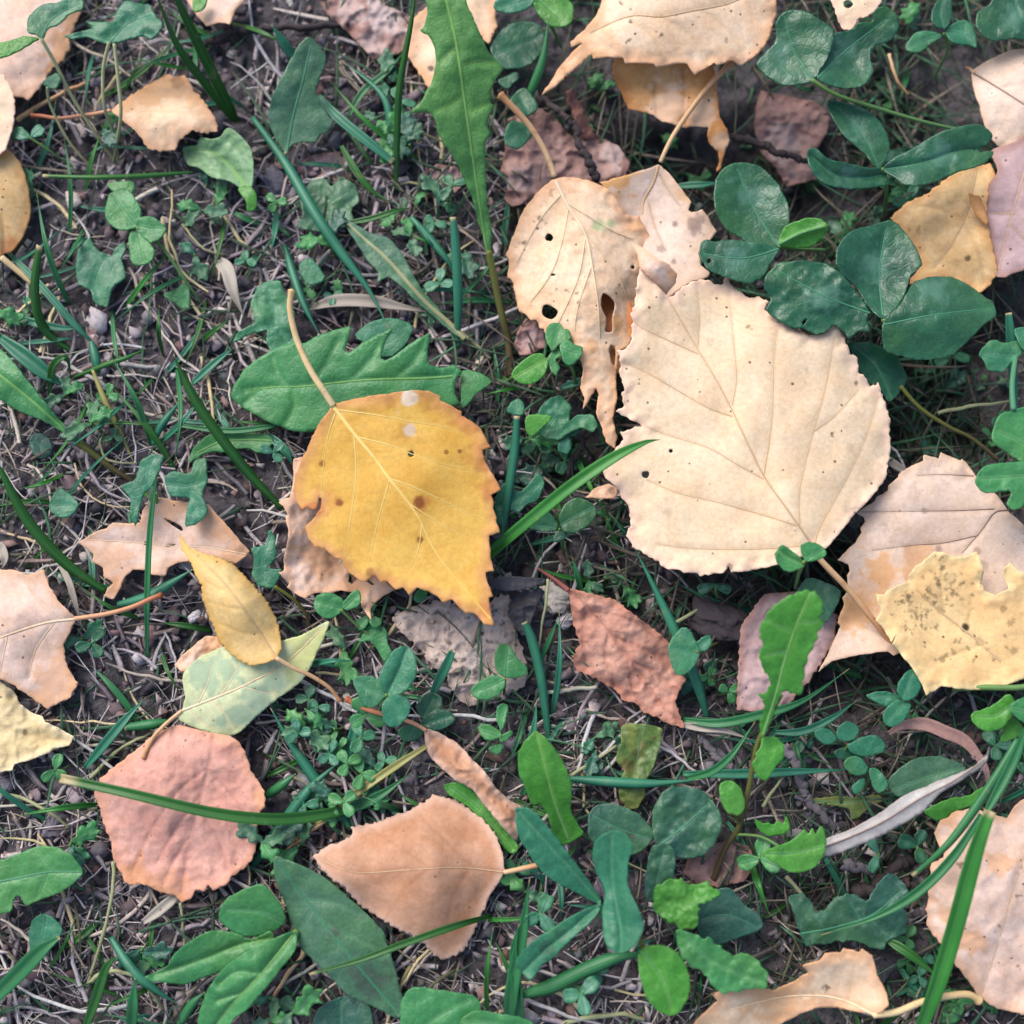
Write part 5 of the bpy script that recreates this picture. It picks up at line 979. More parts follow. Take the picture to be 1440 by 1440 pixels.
plant('small lobed leaf beside the crinkled peach leaf', 'buttercup', 'weed', [(Z('d 1058,870 1120,860 1138,788 1160,830 1168,910 1125,960 1192,958 1180,1000 1150,1042 1090,1032 1060,990 1072,920'), 'teal', 7, dict(smooth=False, mid=Z('d 1110,1010 1110,920 1140,820')))],
  [(z3('d 1160,1035 1240,1090 1290,1150 1310,1220', [7, 4, 1]), 5, 5, 'stem_olive')])
plant('tiny three-leaved clover flat in straw above the long curved grass blade', 'clover', 'clover', [(Z('d 208,690 250,620 330,680 290,742 230,732'), 'teal', 5, dict(part='leaflet', mid=Z('d 220,690 300,690')))])
plant('fragment of dark green leaf in straw above the tiny clover', 'weed_leaf', 'weed', [(Z('d 130,400 180,390 220,430 210,480 160,490 130,450'), 'darkteal', 3, dict(part='blade', mid=Z('d 140,420 210,470')))])
# ---- small clovers
plant('clover with notched leaflets and a bright oval leaf, below the holed peach leaf', 'clover', 'clover', [
  (Z('4 345,1100 370,1020 440,1010 460,1045 490,1050 512,1100 490,1122 430,1150 390,1182'), 'fresh', 13, dict(part='leaflet', mid=Z('4 400,1170 420,1090 440,1025'))), (Z('4 435,1150 490,1112 530,1140 582,1165 572,1220 520,1272 470,1265 450,1210'), 'fresh', 14, dict(part='leaflet', mid=Z('4 445,1160 510,1190 565,1200'))), (Z('4 360,1230 390,1180 440,1180 452,1220 412,1240 442,1290 420,1342 380,1312'), 'fresh', 12, dict(part='leaflet', smooth=False, mid=Z('4 430,1190 390,1240 410,1320'))), (Z('e 720,125 780,70 840,50 872,90 850,150 790,182 730,162'), 'bright', 12, dict(part='leaf', mid=Z('e 730,150 800,110 860,80'), mm='midrib_green'))],
  [(z3('e 960,90 985,150 975,220', [13, 8, 0]), 5, 5, 'stem_green'), ([(721, 530, 12), (716, 534, 4), (714, 536, 0)], 4, 4, 'stem_green')], root_at=(800, 550))
plant('lobed weed leaf between the yellow leaf and the largest cream leaf', 'buttercup', 'weed', [
  (Z('e 830,290 870,240 930,228 972,270 960,340 992,310 1060,308 1088,360 1060,387 1010,362 950,392 930,412 860,412 830,380'), 'teal', 8, dict(smooth=False, mid=Z('e 850,390 900,320 940,250'), noise=(1.4, 30))), (Z('e 775,362 790,310 885,318 850,362 800,402'), 'bright', 11, {}), (Z('e 700,282 740,240 772,270 760,312 710,302'), 'teal', 10, {})])
plant('clover with two oval leaflets beside the slanting grass blade', 'clover', 'clover', [
  (Z('e 920,742 950,680 1010,660 1072,700 1060,760 1000,800 940,802'), 'clover', 10, dict(part='leaflet', mid=Z('e 925,780 980,740 1060,700'))), (Z('e 800,792 820,740 870,720 912,770 900,802'), 'clover', 9, dict(part='leaflet', mid=Z('e 905,790 830,780'))), (Z('e 890,842 920,790 952,812 930,842'), 'clover', 9, dict(part='leaflet'))], [(z3('e 920,790 930,850 940,900', [9, 5, -4]), 4, 4, 'stem_green')])
plant('ragged lobed leaf at the toothed edge of the yellow leaf', 'buttercup', 'weed', [(Z('e 650,640 690,590 750,640 800,590 830,548 862,600 830,672 780,690 750,722 680,702 690,780 650,770'), 'teal', 6, dict(smooth=False, mid=Z('e 670,700 760,660 850,590')))])
plant('clover with big folded leaflet, beside the grey dead leaf', 'clover', 'clover', [
  (Z('3 610,1262 640,1180 700,1090 770,1078 818,1140 818,1240 760,1332 660,1352'), 'teal', 15, dict(part='leaflet', mid=Z('3 660,1345 720,1220 770,1090'), mw=(2, 1), crease=1.6)), (Z('3 468,1260 560,1240 640,1290 652,1350 600,1412 540,1412 490,1340'), 'teal', 14, dict(part='leaflet', mid=Z('3 650,1350 560,1320 480,1275'))), (Z('3 630,1402 680,1350 750,1360 792,1402 770,1480 700,1532 640,1500'), 'teal', 15, dict(part='leaflet', mid=Z('3 660,1360 710,1430 720,1520')))], [(z3('3 655,1350 640,1380 610,1450', [14, 8, 1]), 5, 5, 'stem_green')])
plant('two clover leaflets lying on the grey dead leaf', 'clover', 'clover', [
  (Z('8 648,680 690,600 750,615 800,690 872,765 840,822 740,832 670,790'), 'fresh', 9, dict(part='leaflet', mid=Z('8 720,825 730,720 740,630'))), (Z('8 492,912 560,850 650,812 722,850 700,930 620,972 530,972'), 'fresh', 9, dict(part='leaflet', mid=Z('8 715,840 620,890 510,930'), stains=[(690, 972, 7, 'dark', .25)]))], [(z3('8 722,835 715,920 720,1020', [9, 5, 1]), 4, 4, 'stem_olive')])
plant('tiny weed with narrow paired leaflets under the grey dead leaf', 'clover', 'clover', [
  (Z('8 660,1060 700,1010 740,1030 725,1120 690,1192'), 'fresh', 8, dict(part='leaflet', mid=Z('8 690,1180 705,1100 720,1030'))), (Z('8 538,1170 600,1140 670,1180 692,1230 590,1252'), 'fresh', 8, dict(part='leaflet', mid=Z('8 680,1225 550,1180'))), (Z('8 688,1230 760,1190 772,1220 700,1272'), 'fresh', 8, dict(part='leaflet')), (Z('8 608,1310 660,1280 712,1290 670,1352'), 'fresh', 7, dict(part='leaflet'))], [(z3('8 690,1230 670,1280 650,1340', [8, 5, 1]), 3, 3, 'stem_green')])
plant('shaded clover below the folded-leaflet clover, by the rusty stalk', 'clover', 'clover', [
  (Z('8 150,1130 250,1040 370,1070 365,1140 250,1192 180,1165'), 'clover', 7, dict(part='leaflet', mid=Z('8 180,1150 350,1090'))), (Z('8 130,1000 200,930 290,960 290,1040 200,1110 140,1080'), 'clover', 6, dict(part='leaflet', mid=Z('8 180,1090 240,970'))), (Z('8 0,1190 80,1150 170,1200 130,1250 40,1260'), 'clover', 6, dict(part='leaflet'))])
plant('dark clover leaflets tucked below the crinkled peach leaf', 'clover', 'clover', [
  (Z('3 243,840 280,780 350,778 412,820 402,880 330,922 270,892'), 'fresh', 9, dict(part='leaflet', mid=Z('3 395,860 320,840 260,830'))), (Z('3 408,832 480,758 512,800 490,852 420,872'), 'fresh', 10, dict(part='leaflet', mid=Z('3 412,860 490,790')))], [(z3('3 400,870 480,950 600,1050 650,1170', [9, 5, 1]), 4, 4, 'stem_green')])
plant('green leaf scrap half hidden below the yellow leaf tip', 'weed_leaf', 'weed', [(Z('3 490,1060 540,960 600,935 650,970 660,1060 690,1110 640,1170 600,1090 560,1040'), 'fresh', 5, dict(part='blade', smooth=False)), (Z('3 810,790 850,750 885,775 860,820 820,828'), 'fresh', 6, dict(part='lobe')), ])
plant('small clover with cupped leaflets standing over the base of the largest cream leaf', 'clover', 'clover', [
  (Z('f 393,900 405,870 430,860 500,920 512,952 450,972 410,950'), 'fresh', 23, dict(part='leaflet', mid=Z('f 508,940 440,910 400,880'), crease=1.6)), (Z('f 500,862 550,848 602,880 592,912 520,928'), 'fresh', 23, dict(part='leaflet', mid=Z('f 515,925 590,880')))], [(z3('f 512,930 490,980 475,1040', [23, 14, 4]), 5, 5, 'stem_green')], root_at=(1118, 830))
plant('dark leaf under the large cream leaf stalk', 'weed_leaf', 'weed', [(Z('f 480,1050 530,990 640,1030 672,1060 650,1120 600,1195 560,1150 500,1120'), 'darkteal', 8, dict(part='blade', smooth=False, mid=Z('f 500,1060 580,1090 620,1160')))])
plant('clover over the tall straight grass blade beside the dry brown pink leaf', 'clover', 'clover', [
  (Z('f -60,1290 -20,1220 20,1210 55,1260 72,1320 30,1392 -30,1402'), 'teal', 12, dict(part='leaflet', mid=Z('f 60,1330 10,1310 -40,1300'))), (Z('f 48,1282 110,1238 122,1278 82,1312'), 'teal', 12, dict(part='leaflet', mid=Z('f 60,1295 115,1255')))], [(z3('f 60,1310 90,1300 150,1270', [12, 8, 0]), 4, 4, 'stem_olive')])
plant('cluster of tiny rounded clover leaflets in the shade of the silver grey willow leaf', 'clover', 'clover', [
  (Z('i 556,210 600,190 652,230 620,262 580,250'), 'teal', 8, dict(part='leaflet')), (Z('i 650,200 690,163 742,190 722,242 662,242'), 'teal', 8, dict(part='leaflet')), (Z('i 700,262 790,220 852,250 842,290 770,312 720,300'), 'teal', 8, dict(part='leaflet')), (Z('i 640,290 700,270 770,310 720,330 660,320'), 'clover', 6, dict(part='leaflet')), (Z('i 680,340 730,308 782,350 770,385 720,392'), 'teal', 8, dict(part='leaflet')), (Z('i 790,362 830,370 867,430 830,467 798,430'), 'teal', 8, dict(part='leaflet')), (Z('i 713,440 762,400 772,430 732,472'), 'teal', 7, dict(part='leaflet'))], [(z3('i 700,260 680,300 690,360', [8, 5, 0]), 3, 3, 'stem_green'), (z3('i 790,375 780,420 760,470', [8, 3, -4]), 3, 3, 'stem_green')])
plant('clover beneath the speckled yellow leaf, leaflets stacked upright', 'clover', 'clover', [
  (Z('i 905,30 930,-30 985,-60 1005,0 990,50 940,80'), 'teal', 14, dict(part='leaflet', mid=Z('i 930,70 970,-40'))), (Z('i 846,130 900,70 962,90 942,150 890,187 855,170'), 'teal', 13, dict(part='leaflet', mid=Z('i 940,85 870,160'))), (Z('i 778,50 850,38 922,60 880,102 810,80'), 'teal', 12, dict(part='leaflet', mid=Z('i 915,65 790,55')))], [(z3('i 930,75 960,140 980,200', [13, 8, -2]), 4, 4, 'stem_green')])
plant('bright pointed leaf spray at the rim under the speckled yellow leaf', 'weed_leaf', 'weed', [
  (Z('i 1218,135 1300,100 1380,48 1402,110 1360,182 1300,205 1250,190'), 'bright', 15, dict(mid=Z('i 1400,80 1320,140 1240,140'))), (Z('i 1380,110 1440,60 1530,70 1530,190 1440,170'), 'fresh', 17, dict(mid=Z('i 1390,110 1510,130'))), (Z('i 1340,245 1370,170 1400,150 1440,200 1400,235'), 'bright', 12, {})], [(z3('i 1140,25 1260,20 1400,22 1500,10', [10, 14, 15]), 8, 8, 'stem_green')])
plant('clover leaves hanging under the broad tan leaf tip', 'clover', 'clover', [
  (Z('b 640,20 720,-40 820,-40 805,20 760,45 690,55'), 'teal', 14, dict(part='leaflet', mid=Z('b 800,-10 660,30'))), (Z('b 810,-20 900,-30 975,20 965,100 890,112 830,60'), 'bright', 14, dict(part='leaflet', mid=Z('b 830,0 930,90'))), (Z('b 630,180 720,100 830,100 860,180 800,270 700,290 650,250'), 'clover', 5, dict(part='leaflet', mid=Z('b 650,230 840,150'))), (Z('b 655,340 740,300 750,330 700,380'), 'clover', 6, dict(part='leaflet', smooth=False))], [(z3('b 820,0 870,80 930,200', [14, 8, 0]), 5, 5, 'stem_green')])
plant('two round clover leaflets on a thin blade beside the red brown stalk', 'clover', 'clover', [
  (Z('b 712,420 770,370 825,430 820,470 770,490 730,470'), 'clover', 10, dict(part='leaflet', mid=Z('b 790,480 750,400'))), (Z('b 688,560 720,510 790,530 795,580 740,628 690,600'), 'teal', 11, dict(part='leaflet', mid=Z('b 780,550 700,590')))])
plant('small bright leaf behind the crossing tall grass blades', 'weed_leaf', 'weed', [(Z('a 820,-20 870,-20 865,30 830,50 812,40'), 'bright', 11, dict(part='blade'))])
# more clovers where the photo shows soft unclear ones
for lab, c, parts, hh, ft, m in [
  ('low clover beside the small folded leaf stalk', (42, 193), [(200, 26, 22, 0), (320, 24, 18, 1)], 9, (110, 240), 'teal'),
  ('small shaded clover left of the tall grass and below the large cream leaf edge', (1005, 822), [(160, 26, 20, 0), (20, 26, 18, 0)], 7, (1010, 850), 'clover'),
  ('dim clover under bent grass beside the blistered peach leaf', (1290, 1190), [(200, 30, 26, 0), (290, 26, 22, 0), (70, 26, 22, 0)], 3, (1290, 1210), 'clover'),
  ('small clover in the dark gap beside the golden tan leaf', (1235, 215), [(250, 30, 24, 0), (20, 34, 26, 0)], 2, (1240, 240), 'clover'),
  ('single small clover on soil beside the slanting bent grass', (1235, 1200), [(110, 30, 18, 0), (240, 28, 18, 0)], 5, (1240, 1220), 'teal')]:
    clover(lab, c, parts, hh, ft, m)
# ================================================================== grass
M['g_teal'] = grass_mat('blue_green_grass', (42, 116, 90), (62, 140, 108))
M['g_dark'] = grass_mat('dark_green_grass', (38, 96, 34), (54, 116, 44))
M['g_bright'] = grass_mat('bright_green_grass', (46, 122, 44), (70, 150, 60))
M['g_mid'] = grass_mat('mid_green_grass', (40, 112, 66), (58, 134, 80))
M['g_straw'] = grass_mat('yellow_straw', (190, 176, 110), (150, 150, 80), k=.74, transl=.1)
M['dry'] = grass_mat('dry_blade', (190, 180, 166), (160, 148, 136), tip=(150, 140, 130), k=.76, transl=.05, rough=.7)
GG = 'green grass blades in the clearing'
BL = [
 ('long blue green grass blade slanting down to the broad dandelion leaf', 'g_teal', 'p 355,165 400,227 443,300 480,355 520,410 548,465', (3, 8, 10, 9, 7, 6), 17, {}),
 ('tall dark grass blade crossing its twin above the green pinked leaf', 'g_dark', 'p 333,172 322,150 290,85 250,0 236,-40', (2, 8, 22, 36, 40), 17, {}),
 ('twin tall dark grass blade behind the crossing one', 'g_dark', 'p 328,170 290,120 250,65 215,-20', (2, 12, 22, 34), 14, {}),
 ('horizontal grass blade with a pale cut tip crossing the slender stems', 'g_dark', 'p 272,242 200,247 130,249 60,247', (6, 12, 15, 14), 9, dict(taper=(.4, .6))),
 ('short blunt grass blade standing beside the thick pale stalk', 'g_dark', 'p 110,500 62,462 48,410 55,345', (1, 6, 14, 20), 16, dict(flat_tip=True)),
 ('short teal blade above the green pinked leaf', 'g_teal', 'p 415,85 400,62 382,35', (5, 8, 10), 16, {}),
 ('broad blue green blade lying toward the tall dandelion leaf', 'g_teal', 'p 448,135 475,165 515,198 553,228', (6, 8, 8, 7), 17, dict(flat_tip=True)),
 ('thin upright grass blade beside the crumpled grey brown leaf', 'g_dark', 'p 557,268 558,200 562,120 580,20 584,-30', (1, 10, 20, 30, 34), 11, {}),
 ('pale tipped upright grass blade beside the tall dandelion stalk', 'g_teal', 'p 643,490 644,420 641,350 637,305', (2, 10, 15, 18), 15, dict(flat_tip=True)),
 ('dark curved grass blade ending by the crinkled peach leaf', 'g_dark', 'p 398,716 345,660 285,580 258,530 244,498', (2, 8, 16, 20, 23), 16, {}),
 ('long curved grass blade running to the pale pink leaf rim', 'g_dark', 'p 150,832 95,795 40,735 5,670 -15,630', (3, 8, 14, 20, 22), 17, {}),
 ('slim vertical grass blade across the pale pink chewed leaf', 'g_mid', 'p 207,925 207,850 210,760 217,690 222,660', (2, 8, 11, 14, 15), 9, {}),
 ('wide grass blade slanting from the yellow leaf onto the largest cream leaf', 'g_bright', 'p 680,785 740,735 800,686 860,645 905,623 928,618', (8, 14, 19, 21, 21, 20), 19, dict(taper=(.9, 0))),
 ('dark grass blade lying right across the round dusty pink leaf', 'g_dark', 'p 515,1130 480,1140 420,1150 365,1151 290,1141 180,1115 85,1094', (2, 6, 10, 13, 15, 16, 14), 17, dict(taper=(.4, .75))),
 ('blue green blade lying right of the pale green leaf', 'g_teal', 'p 492,1165 460,1120 415,1055 380,995', (3, 5, 6, 7), 17, {}),
 ('upright teal blade rooted under the grey dead leaf rim', 'g_teal', 'p 772,1045 762,960 748,900 737,875', (1, 6, 8, 9), 15, dict(flat_tip=True)),
 ('straight blue green blade reaching the clover under the large cream leaf', 'g_teal', 'p 995,1010 975,945 932,850 890,765', (1, 7, 9, 10), 16, {}),
 ('broadest bright grass blade standing in front of the blistered peach leaf', 'g_bright', 'p 1275,1490 1310,1405 1340,1310 1370,1200 1392,1140', (6, 14, 19, 24, 26), 25, dict(flat_tip=True, taper=(.6, 0))),
 ('frayed grass blade bending down beside the blistered peach leaf', 'g_mid', 'p 1432,1040 1400,1095 1340,1180 1283,1232', (18, 18, 16, 12), 13, dict(taper=(.7, .4))),
 ('grass blade arching over the dark lobed leaf', 'g_mid', 'p 1380,1145 1340,1205 1290,1255 1230,1290 1155,1315', (18, 16, 14, 11, 8), 14, {}),
 ('upper stub of the broad blade beside the clearing rim', 'g_mid', 'p 1385,1145 1415,1090 1435,1045 1450,1000', (22, 22, 20, 16), 15, {}),
 ('thin dark blade over the lower end of the plain rust tan leaf', 'g_dark', 'p 690,1288 640,1302 560,1330 500,1352 435,1370', (4, 12, 15, 15, 13), 10, dict(taper=(.6, .3))),
 ('blade curving behind the toothed upright leaf stem', 'g_mid', 'p 960,1012 1010,1017 1070,1005 1130,985 1195,940', (4, 8, 9, 9, 6), 14, {}),
 ('level teal blade beside the dusty blue green leaf pair', 'g_teal', 'p 800,1095 860,1100 920,1102 985,1096', (6, 8, 9, 9), 15, {}),
 ('level teal blade under the small clover cluster', 'g_teal', 'p 960,1088 1040,1088 1120,1085 1200,1082', (4, 5, 6, 4), 14, {}),
 ('green blade rising behind the toothed upright leaf', 'g_mid', 'p 965,1095 1000,1085 1030,1060 1062,1015', (6, 10, 12, 12), 12, {}),
 ('thick grass stem standing beside the trefoil', 'g_mid', 'p 715,1450 720,1390 735,1310 745,1235', (4, 9, 12, 14), 20, {}),
 ('second blade from the thick grass stem base', 'g_mid', 'p 733,1450 728,1400 722,1340 730,1300', (3, 8, 11, 13), 15, {}),
 ('wide dark blade below the trefoil', 'g_mid', 'p 730,1400 775,1388 830,1362 880,1345 955,1340', (6, 9, 11, 12, 12), 22, {}),
 ('short dark blade beside the trough-shaped tan leaf', 'g_dark', 'p 1248,1322 1280,1342 1322,1376', (6, 8, 7), 14, {}),
 ('thin green blade between the long leaf and the broad dandelion leaf', 'g_mid', 'p 250,598 320,606 380,600 400,595', (4, 6, 6, 5), 10, {}),
 ('teal blade below the broad dandelion leaf', 'g_teal', 'p 375,610 400,632 412,655', (4, 5, 4), 14, {}),
 ('teal blade beside the lobed leaf at the yellow leaf stalk', 'g_teal', 'p 400,345 412,385 428,430 450,472', (3, 5, 6, 5), 14, {}),
 ('narrow teal blade leaving the thick pale stalk', 'g_teal', 'p 12,355 60,405 110,462 140,490', (4, 6, 5, 2), 12, {}),
 ('pale green blade low on straw below the thick pale stalk', 'g_teal', 'p -20,438 40,452 90,462 122,458', (3, 5, 5, 4), 13, {}),
 ('wide teal blade end beside the long leaf', 'g_teal', 'p 0,475 37,503 67,527 95,545', (8, 8, 7, 5), 26, {}),
 ('teal blade under the pale pink chewed leaf', 'g_teal', 'p 165,850 205,840 240,820 272,800', (3, 5, 6, 6), 16, {}),
 ('short blade on the grey dead leaf with a pale cut tip', 'g_teal', 'p 605,985 618,955 628,935 637,914', (4, 8, 11, 13), 15, dict(flat_tip=True)),
 ('thick pale green stem between the yellow leaf and the weed leaf', 'g_teal', 'p 706,750 715,690 724,630 727,585', (4, 8, 11, 13), 14, dict(flat_tip=True)),
 ('slim stem rising under the broad tan leaf tip', 'g_mid', 'p 733,160 748,125 764,80 772,20', (3, 10, 14, 17), 15, {}),
 ('upright stem below the lobed grey green leaf', 'g_teal', 'p 1428,590 1424,530 1420,470 1418,440', (3, 10, 15, 17), 15, dict(flat_tip=True)),
 ('teal blade crossing below the round dusty pink leaf', 'g_teal', 'p 350,1225 390,1170 435,1110 485,1065', (2, 5, 6, 5), 18, {}),
 ('short teal blade right of the round dusty pink leaf', 'g_mid', 'p 370,1122 395,1105 416,1088', (4, 6, 6), 14, {}),
 ('teal blade beside the pale green leaf stalk', 'g_teal', 'p 120,1080 150,1043 178,1010 206,980', (3, 5, 5, 4), 15, {}),
 ('blunt short blade touching the pale green leaf base', 'g_mid', 'p 235,1015 210,1019 175,1023', (5, 6, 5), 15, dict(flat_tip=True)),
 ('blue green blade in straw below the round dusty pink leaf', 'g_teal', 'p 155,1318 185,1365 215,1390 250,1412', (3, 6, 6, 4), 15, {}),
 ('upright blade in straw beside the rosette', 'g_mid', 'p 185,1450 187,1415 190,1375', (4, 9, 10), 17, {}),
 ('broad pale blade at the rim below the lobed leaf end', 'g_mid', 'p -15,1410 30,1365 60,1335 84,1318', (5, 8, 9, 9), 24, dict(taper=(.8, .2))),
 ('slanting blade in straw left of the rosette', 'g_dark', 'p 118,1450 135,1405 150,1360 165,1345', (3, 7, 10, 11), 15, {}),
 ('thin blade under the rosette leaf', 'g_mid', 'p 250,1445 268,1415 288,1395', (3, 5, 5), 14, {}),
 ('yellow straw stem leading to the rolled pinkish leaf', 'g_straw', 'p 602,1048 570,1068 540,1088 480,1130 410,1182', (7, 8, 7, 6, 3), 12, dict(flat_tip=True)),
 ('wide green blade base behind the yellow straw stem', 'g_mid', 'p 480,1142 510,1130 540,1115 580,1085', (4, 5, 6, 5), 16, {}),
 ('teal blade behind the folded-leaflet clover', 'g_teal', 'p 480,1080 492,1050 505,1005 520,985', (3, 5, 6, 5), 14, {}),
 ('dark blade leaning on the crumpled grey brown leaf', 'g_mid', 'p 490,165 510,130 545,100 570,70', (3, 4, 5, 4), 12, {}),
 ('curved teal blade near the crumpled brown leaf and dandelion', 'g_teal', 'p 545,215 548,170 535,130 480,85', (3, 6, 7, 5), 12, {}),
 ('dark blade running down to the ragged toothed leaf', 'g_dark', 'p 480,205 500,240 520,265 545,285', (6, 6, 5, 3), 12, {}),
 ('green blade crossing the ragged toothed leaf', 'g_dark', 'p 480,315 520,308 555,297 580,292', (6, 7, 7, 5), 10, {}),
 ('teal blade between the dandelion leaves', 'g_teal', 'p 578,305 600,330 625,360 640,385', (5, 6, 6, 4), 13, {}),
 ('blade beside the clover under the holed peach leaf', 'g_teal', 'p 790,545 820,535 850,528', (4, 6, 5), 12, {}),
 ('curved blade arch in straw above the long leaf', 'g_dark', 'p 70,560 72,525 80,508 95,505 100,545', (2, 8, 11, 11, 4), 12, {}),
 ('bent blade reaching up across straw over the long leaf', 'g_dark', 'p 105,530 150,512 180,502 205,490', (5, 8, 8, 6), 9, {}),
 ('teal blade running to the thick straw tuft', 'g_teal', 'p 128,480 135,510 140,530', (7, 7, 5), 15, {}),
 ('pale stem with reddish foot in straw', 'g_straw', 'p 130,520 150,570 170,610 188,650', (7, 6, 4, 2), 9, {}),
 ('thin teal blade slanting to the small lobed pair', 'g_teal', 'p 215,625 225,600 240,580 258,560', (4, 6, 6, 4), 12, {}),
 ('light teal blade slanting across straw right of the long leaf', 'g_teal', 'p 270,540 300,512 330,488', (4, 5, 4), 12, {}),
 ('green blade on soil beside the dry brown pink leaf stalk', 'g_mid', 'p 818,832 812,810 805,785', (2, 5, 6), 9, {}),
 ('dim blade beside the thin straw near the grey dead leaf', 'g_mid', 'p 755,940 770,905 785,870', (1, 4, 5), 8, {}),
 ('blade leaning against the golden tan leaf', 'g_mid', 'p 1105,110 1130,125 1150,128', (8, 9, 9), 6, {}),
 ('long teal blade in the dark gap below the orange brown leaf', 'g_teal', 'p 950,262 985,260 1010,257', (0, 2, 2), 12, {}),
 ('dark blade tip beside the blackened scrap and the bare soil', 'g_teal', 'p 735,1125 742,1060 750,1030 755,985', (1, 4, 6, 6), 15, {}),
 ('teal blade in the gap under the toothed upright leaf', 'g_teal', 'p 1090,1030 1130,1028 1170,1010 1205,985', (2, 4, 5, 4), 12, {}),
]
for lab, mat, s, hs, w, op in BL:
    pts = z3(s, hs)
    o = ribbon(None, 'grass_blade', M[mat], pts, w, side=-1 if len(lab) % 3 == 0 else 1, **op)
    tag(o, lab, 'grass blade', GG)
# ---- dry broad blades and chips traced from the photo
for lab, s, hs, w, op in [
 ('broad bleached dry blade lying above the lying dandelion leaf', 'p 430,436 470,424 520,424 565,432 610,440', (2, 4, 5, 4, 3), 22, dict(taper=(.3, .0))),
 ('pale dry chip like a pea pod beside the lobed leaf on soil', 'a 925,1095 960,1140 985,1230 1030,1340', (3, 5, 5, 3), 22, dict(taper=(.5, .0))),
 ('pale straw bent under the pale pink leaf stalk', 'd 245,930 290,1010 320,1110 350,1220', (3, 5, 5, 3), 10, {}),
 ('pale dry blade at the rim beside the long curved grass blade', 'd 0,850 20,910 10,960', (3, 4, 3), 14, {}),
 ('straw leaf crossing under the toothed upright leaf', 'i -20,175 80,190 170,200 300,245', (4, 6, 7, 6), 12, {}),
 ('pale dry strip in the gap right of the largest cream leaf', 'p 1240,640 1260,655 1290,672', (0, 2, 1), 14, {}),
 ('bleached stick of grass below the round dusty pink leaf tip', 'g 605,1010 660,970 720,920 750,890', (3, 4, 4, 3), 16, dict(flat_tip=True))]:
    tag(ribbon(None, 'dried_grass', M['dry'], z3(s, hs), w, **op), lab, 'dry grass', 'bleached dry blades on the litter')
# ================================================================== soil, litter
def dens(u, v):
    """how much pale straw lies here: plenty on the bare left, little in the shaded right"""
    d = 1.0 - .72 * sstep(560, 900, u) * sstep(900, 500, v) - .55 * sstep(900, 1100, u)
    d = d - .35 * sstep(500, 700, u) * sstep(1300, 800, v)
    return np.clip(d + .35 * fbm(np.asarray(u) / 170, np.asarray(v) / 170, 77, 2), .08, 1.3)
t = NT('soil'); tc = t.new('TexCoord'); v = tc.outputs['Object']
n1 = t.noise(70, 5, .65, v); n2 = t.noise(700, 5, .7, v); n3 = t.noise(2600, 3, .6, v)
col = t.mix(t.ramp(n1, .35, .65), lin(72, 68, 70), lin(100, 95, 98))
col = t.mix(t.ramp(n2, .45, .72), col, lin(104, 93, 98))
col = t.mix(t.math('MULTIPLY', t.ramp(n2, .5, .3), .7), col, lin(30, 26, 29))
col = t.mix(t.math('MULTIPLY', t.ramp(n3, .66, .74), .35), col, lin(176, 160, 160))
b = t.bump(n2, .8, .0015); b = t.bump(n3, .6, .0004, b)
M['soil'] = t.finish(col, t.math('MULTIPLY_ADD', n2, .3, .55), b, 0, .35)
# one sheet: fine under the camera, coarser out to the horizon
N = 330
core = np.linspace(-.19, .19, N); grow = .19 * 1.06 ** np.arange(1, 100)
ax = np.r_[-grow[::-1], core, grow]; K = len(ax)
GX, GY = np.meshgrid(ax, ax)
gu = 720 + GX / PX; gv = 720 - GY / PX
far = sstep(.2, 1.0, np.hypot(GX, GY))
hz = soil(gu, gv) + (1 - far) * (1.9 * fbm(gu / 26, gv / 26, 31, 4) + 1.2 * np.abs(fbm(gu / 9, gv / 9, 41, 3)) * 2 - .6) + far * 2.0 * fbm(gu / 300, gv / 300, 9, 3)
V = np.stack([GX, GY, hz * .001], -1).reshape(-1, 3)
i, j = np.meshgrid(np.arange(K - 1), np.arange(K - 1)); a = (j * K + i).ravel()
F = np.stack([a, a + 1, a + K + 1, a + K], -1)
g = mesh_obj('ground', V, F, M['soil'], origin=(0, 0, 0)); g['kind'] = 'structure'
g['label'] = 'dark crumbly soil strewn with straw'

M['litter'] = litter_mat('litter')
M['crumb'] = litter_mat('soil_crumb', rough=.85)
def scatter(n, lo=-560, hi=2000, power=1.0):
    out = []
    while sum(map(len, out)) < n:
        q = NP.uniform(lo, hi, (n, 2)); d = np.clip(dens(q[:, 0], q[:, 1]), 0, 1) ** power
        out.append(q[NP.uniform(0, 1, n) < d])
    return np.vstack(out)[:n]
def tone_pick(n, tones, jit=.18):
    c = np.array([lin(*x, .8)[:3] for x in tones])[NP.integers(0, len(tones), n)]
    c = c * (1 + NP.uniform(-jit, jit, (n, 1))) * (1 + NP.uniform(-.05, .05, (n, 3)))
    return np.c_[np.clip(c, 0.005, .9), np.ones(n)]
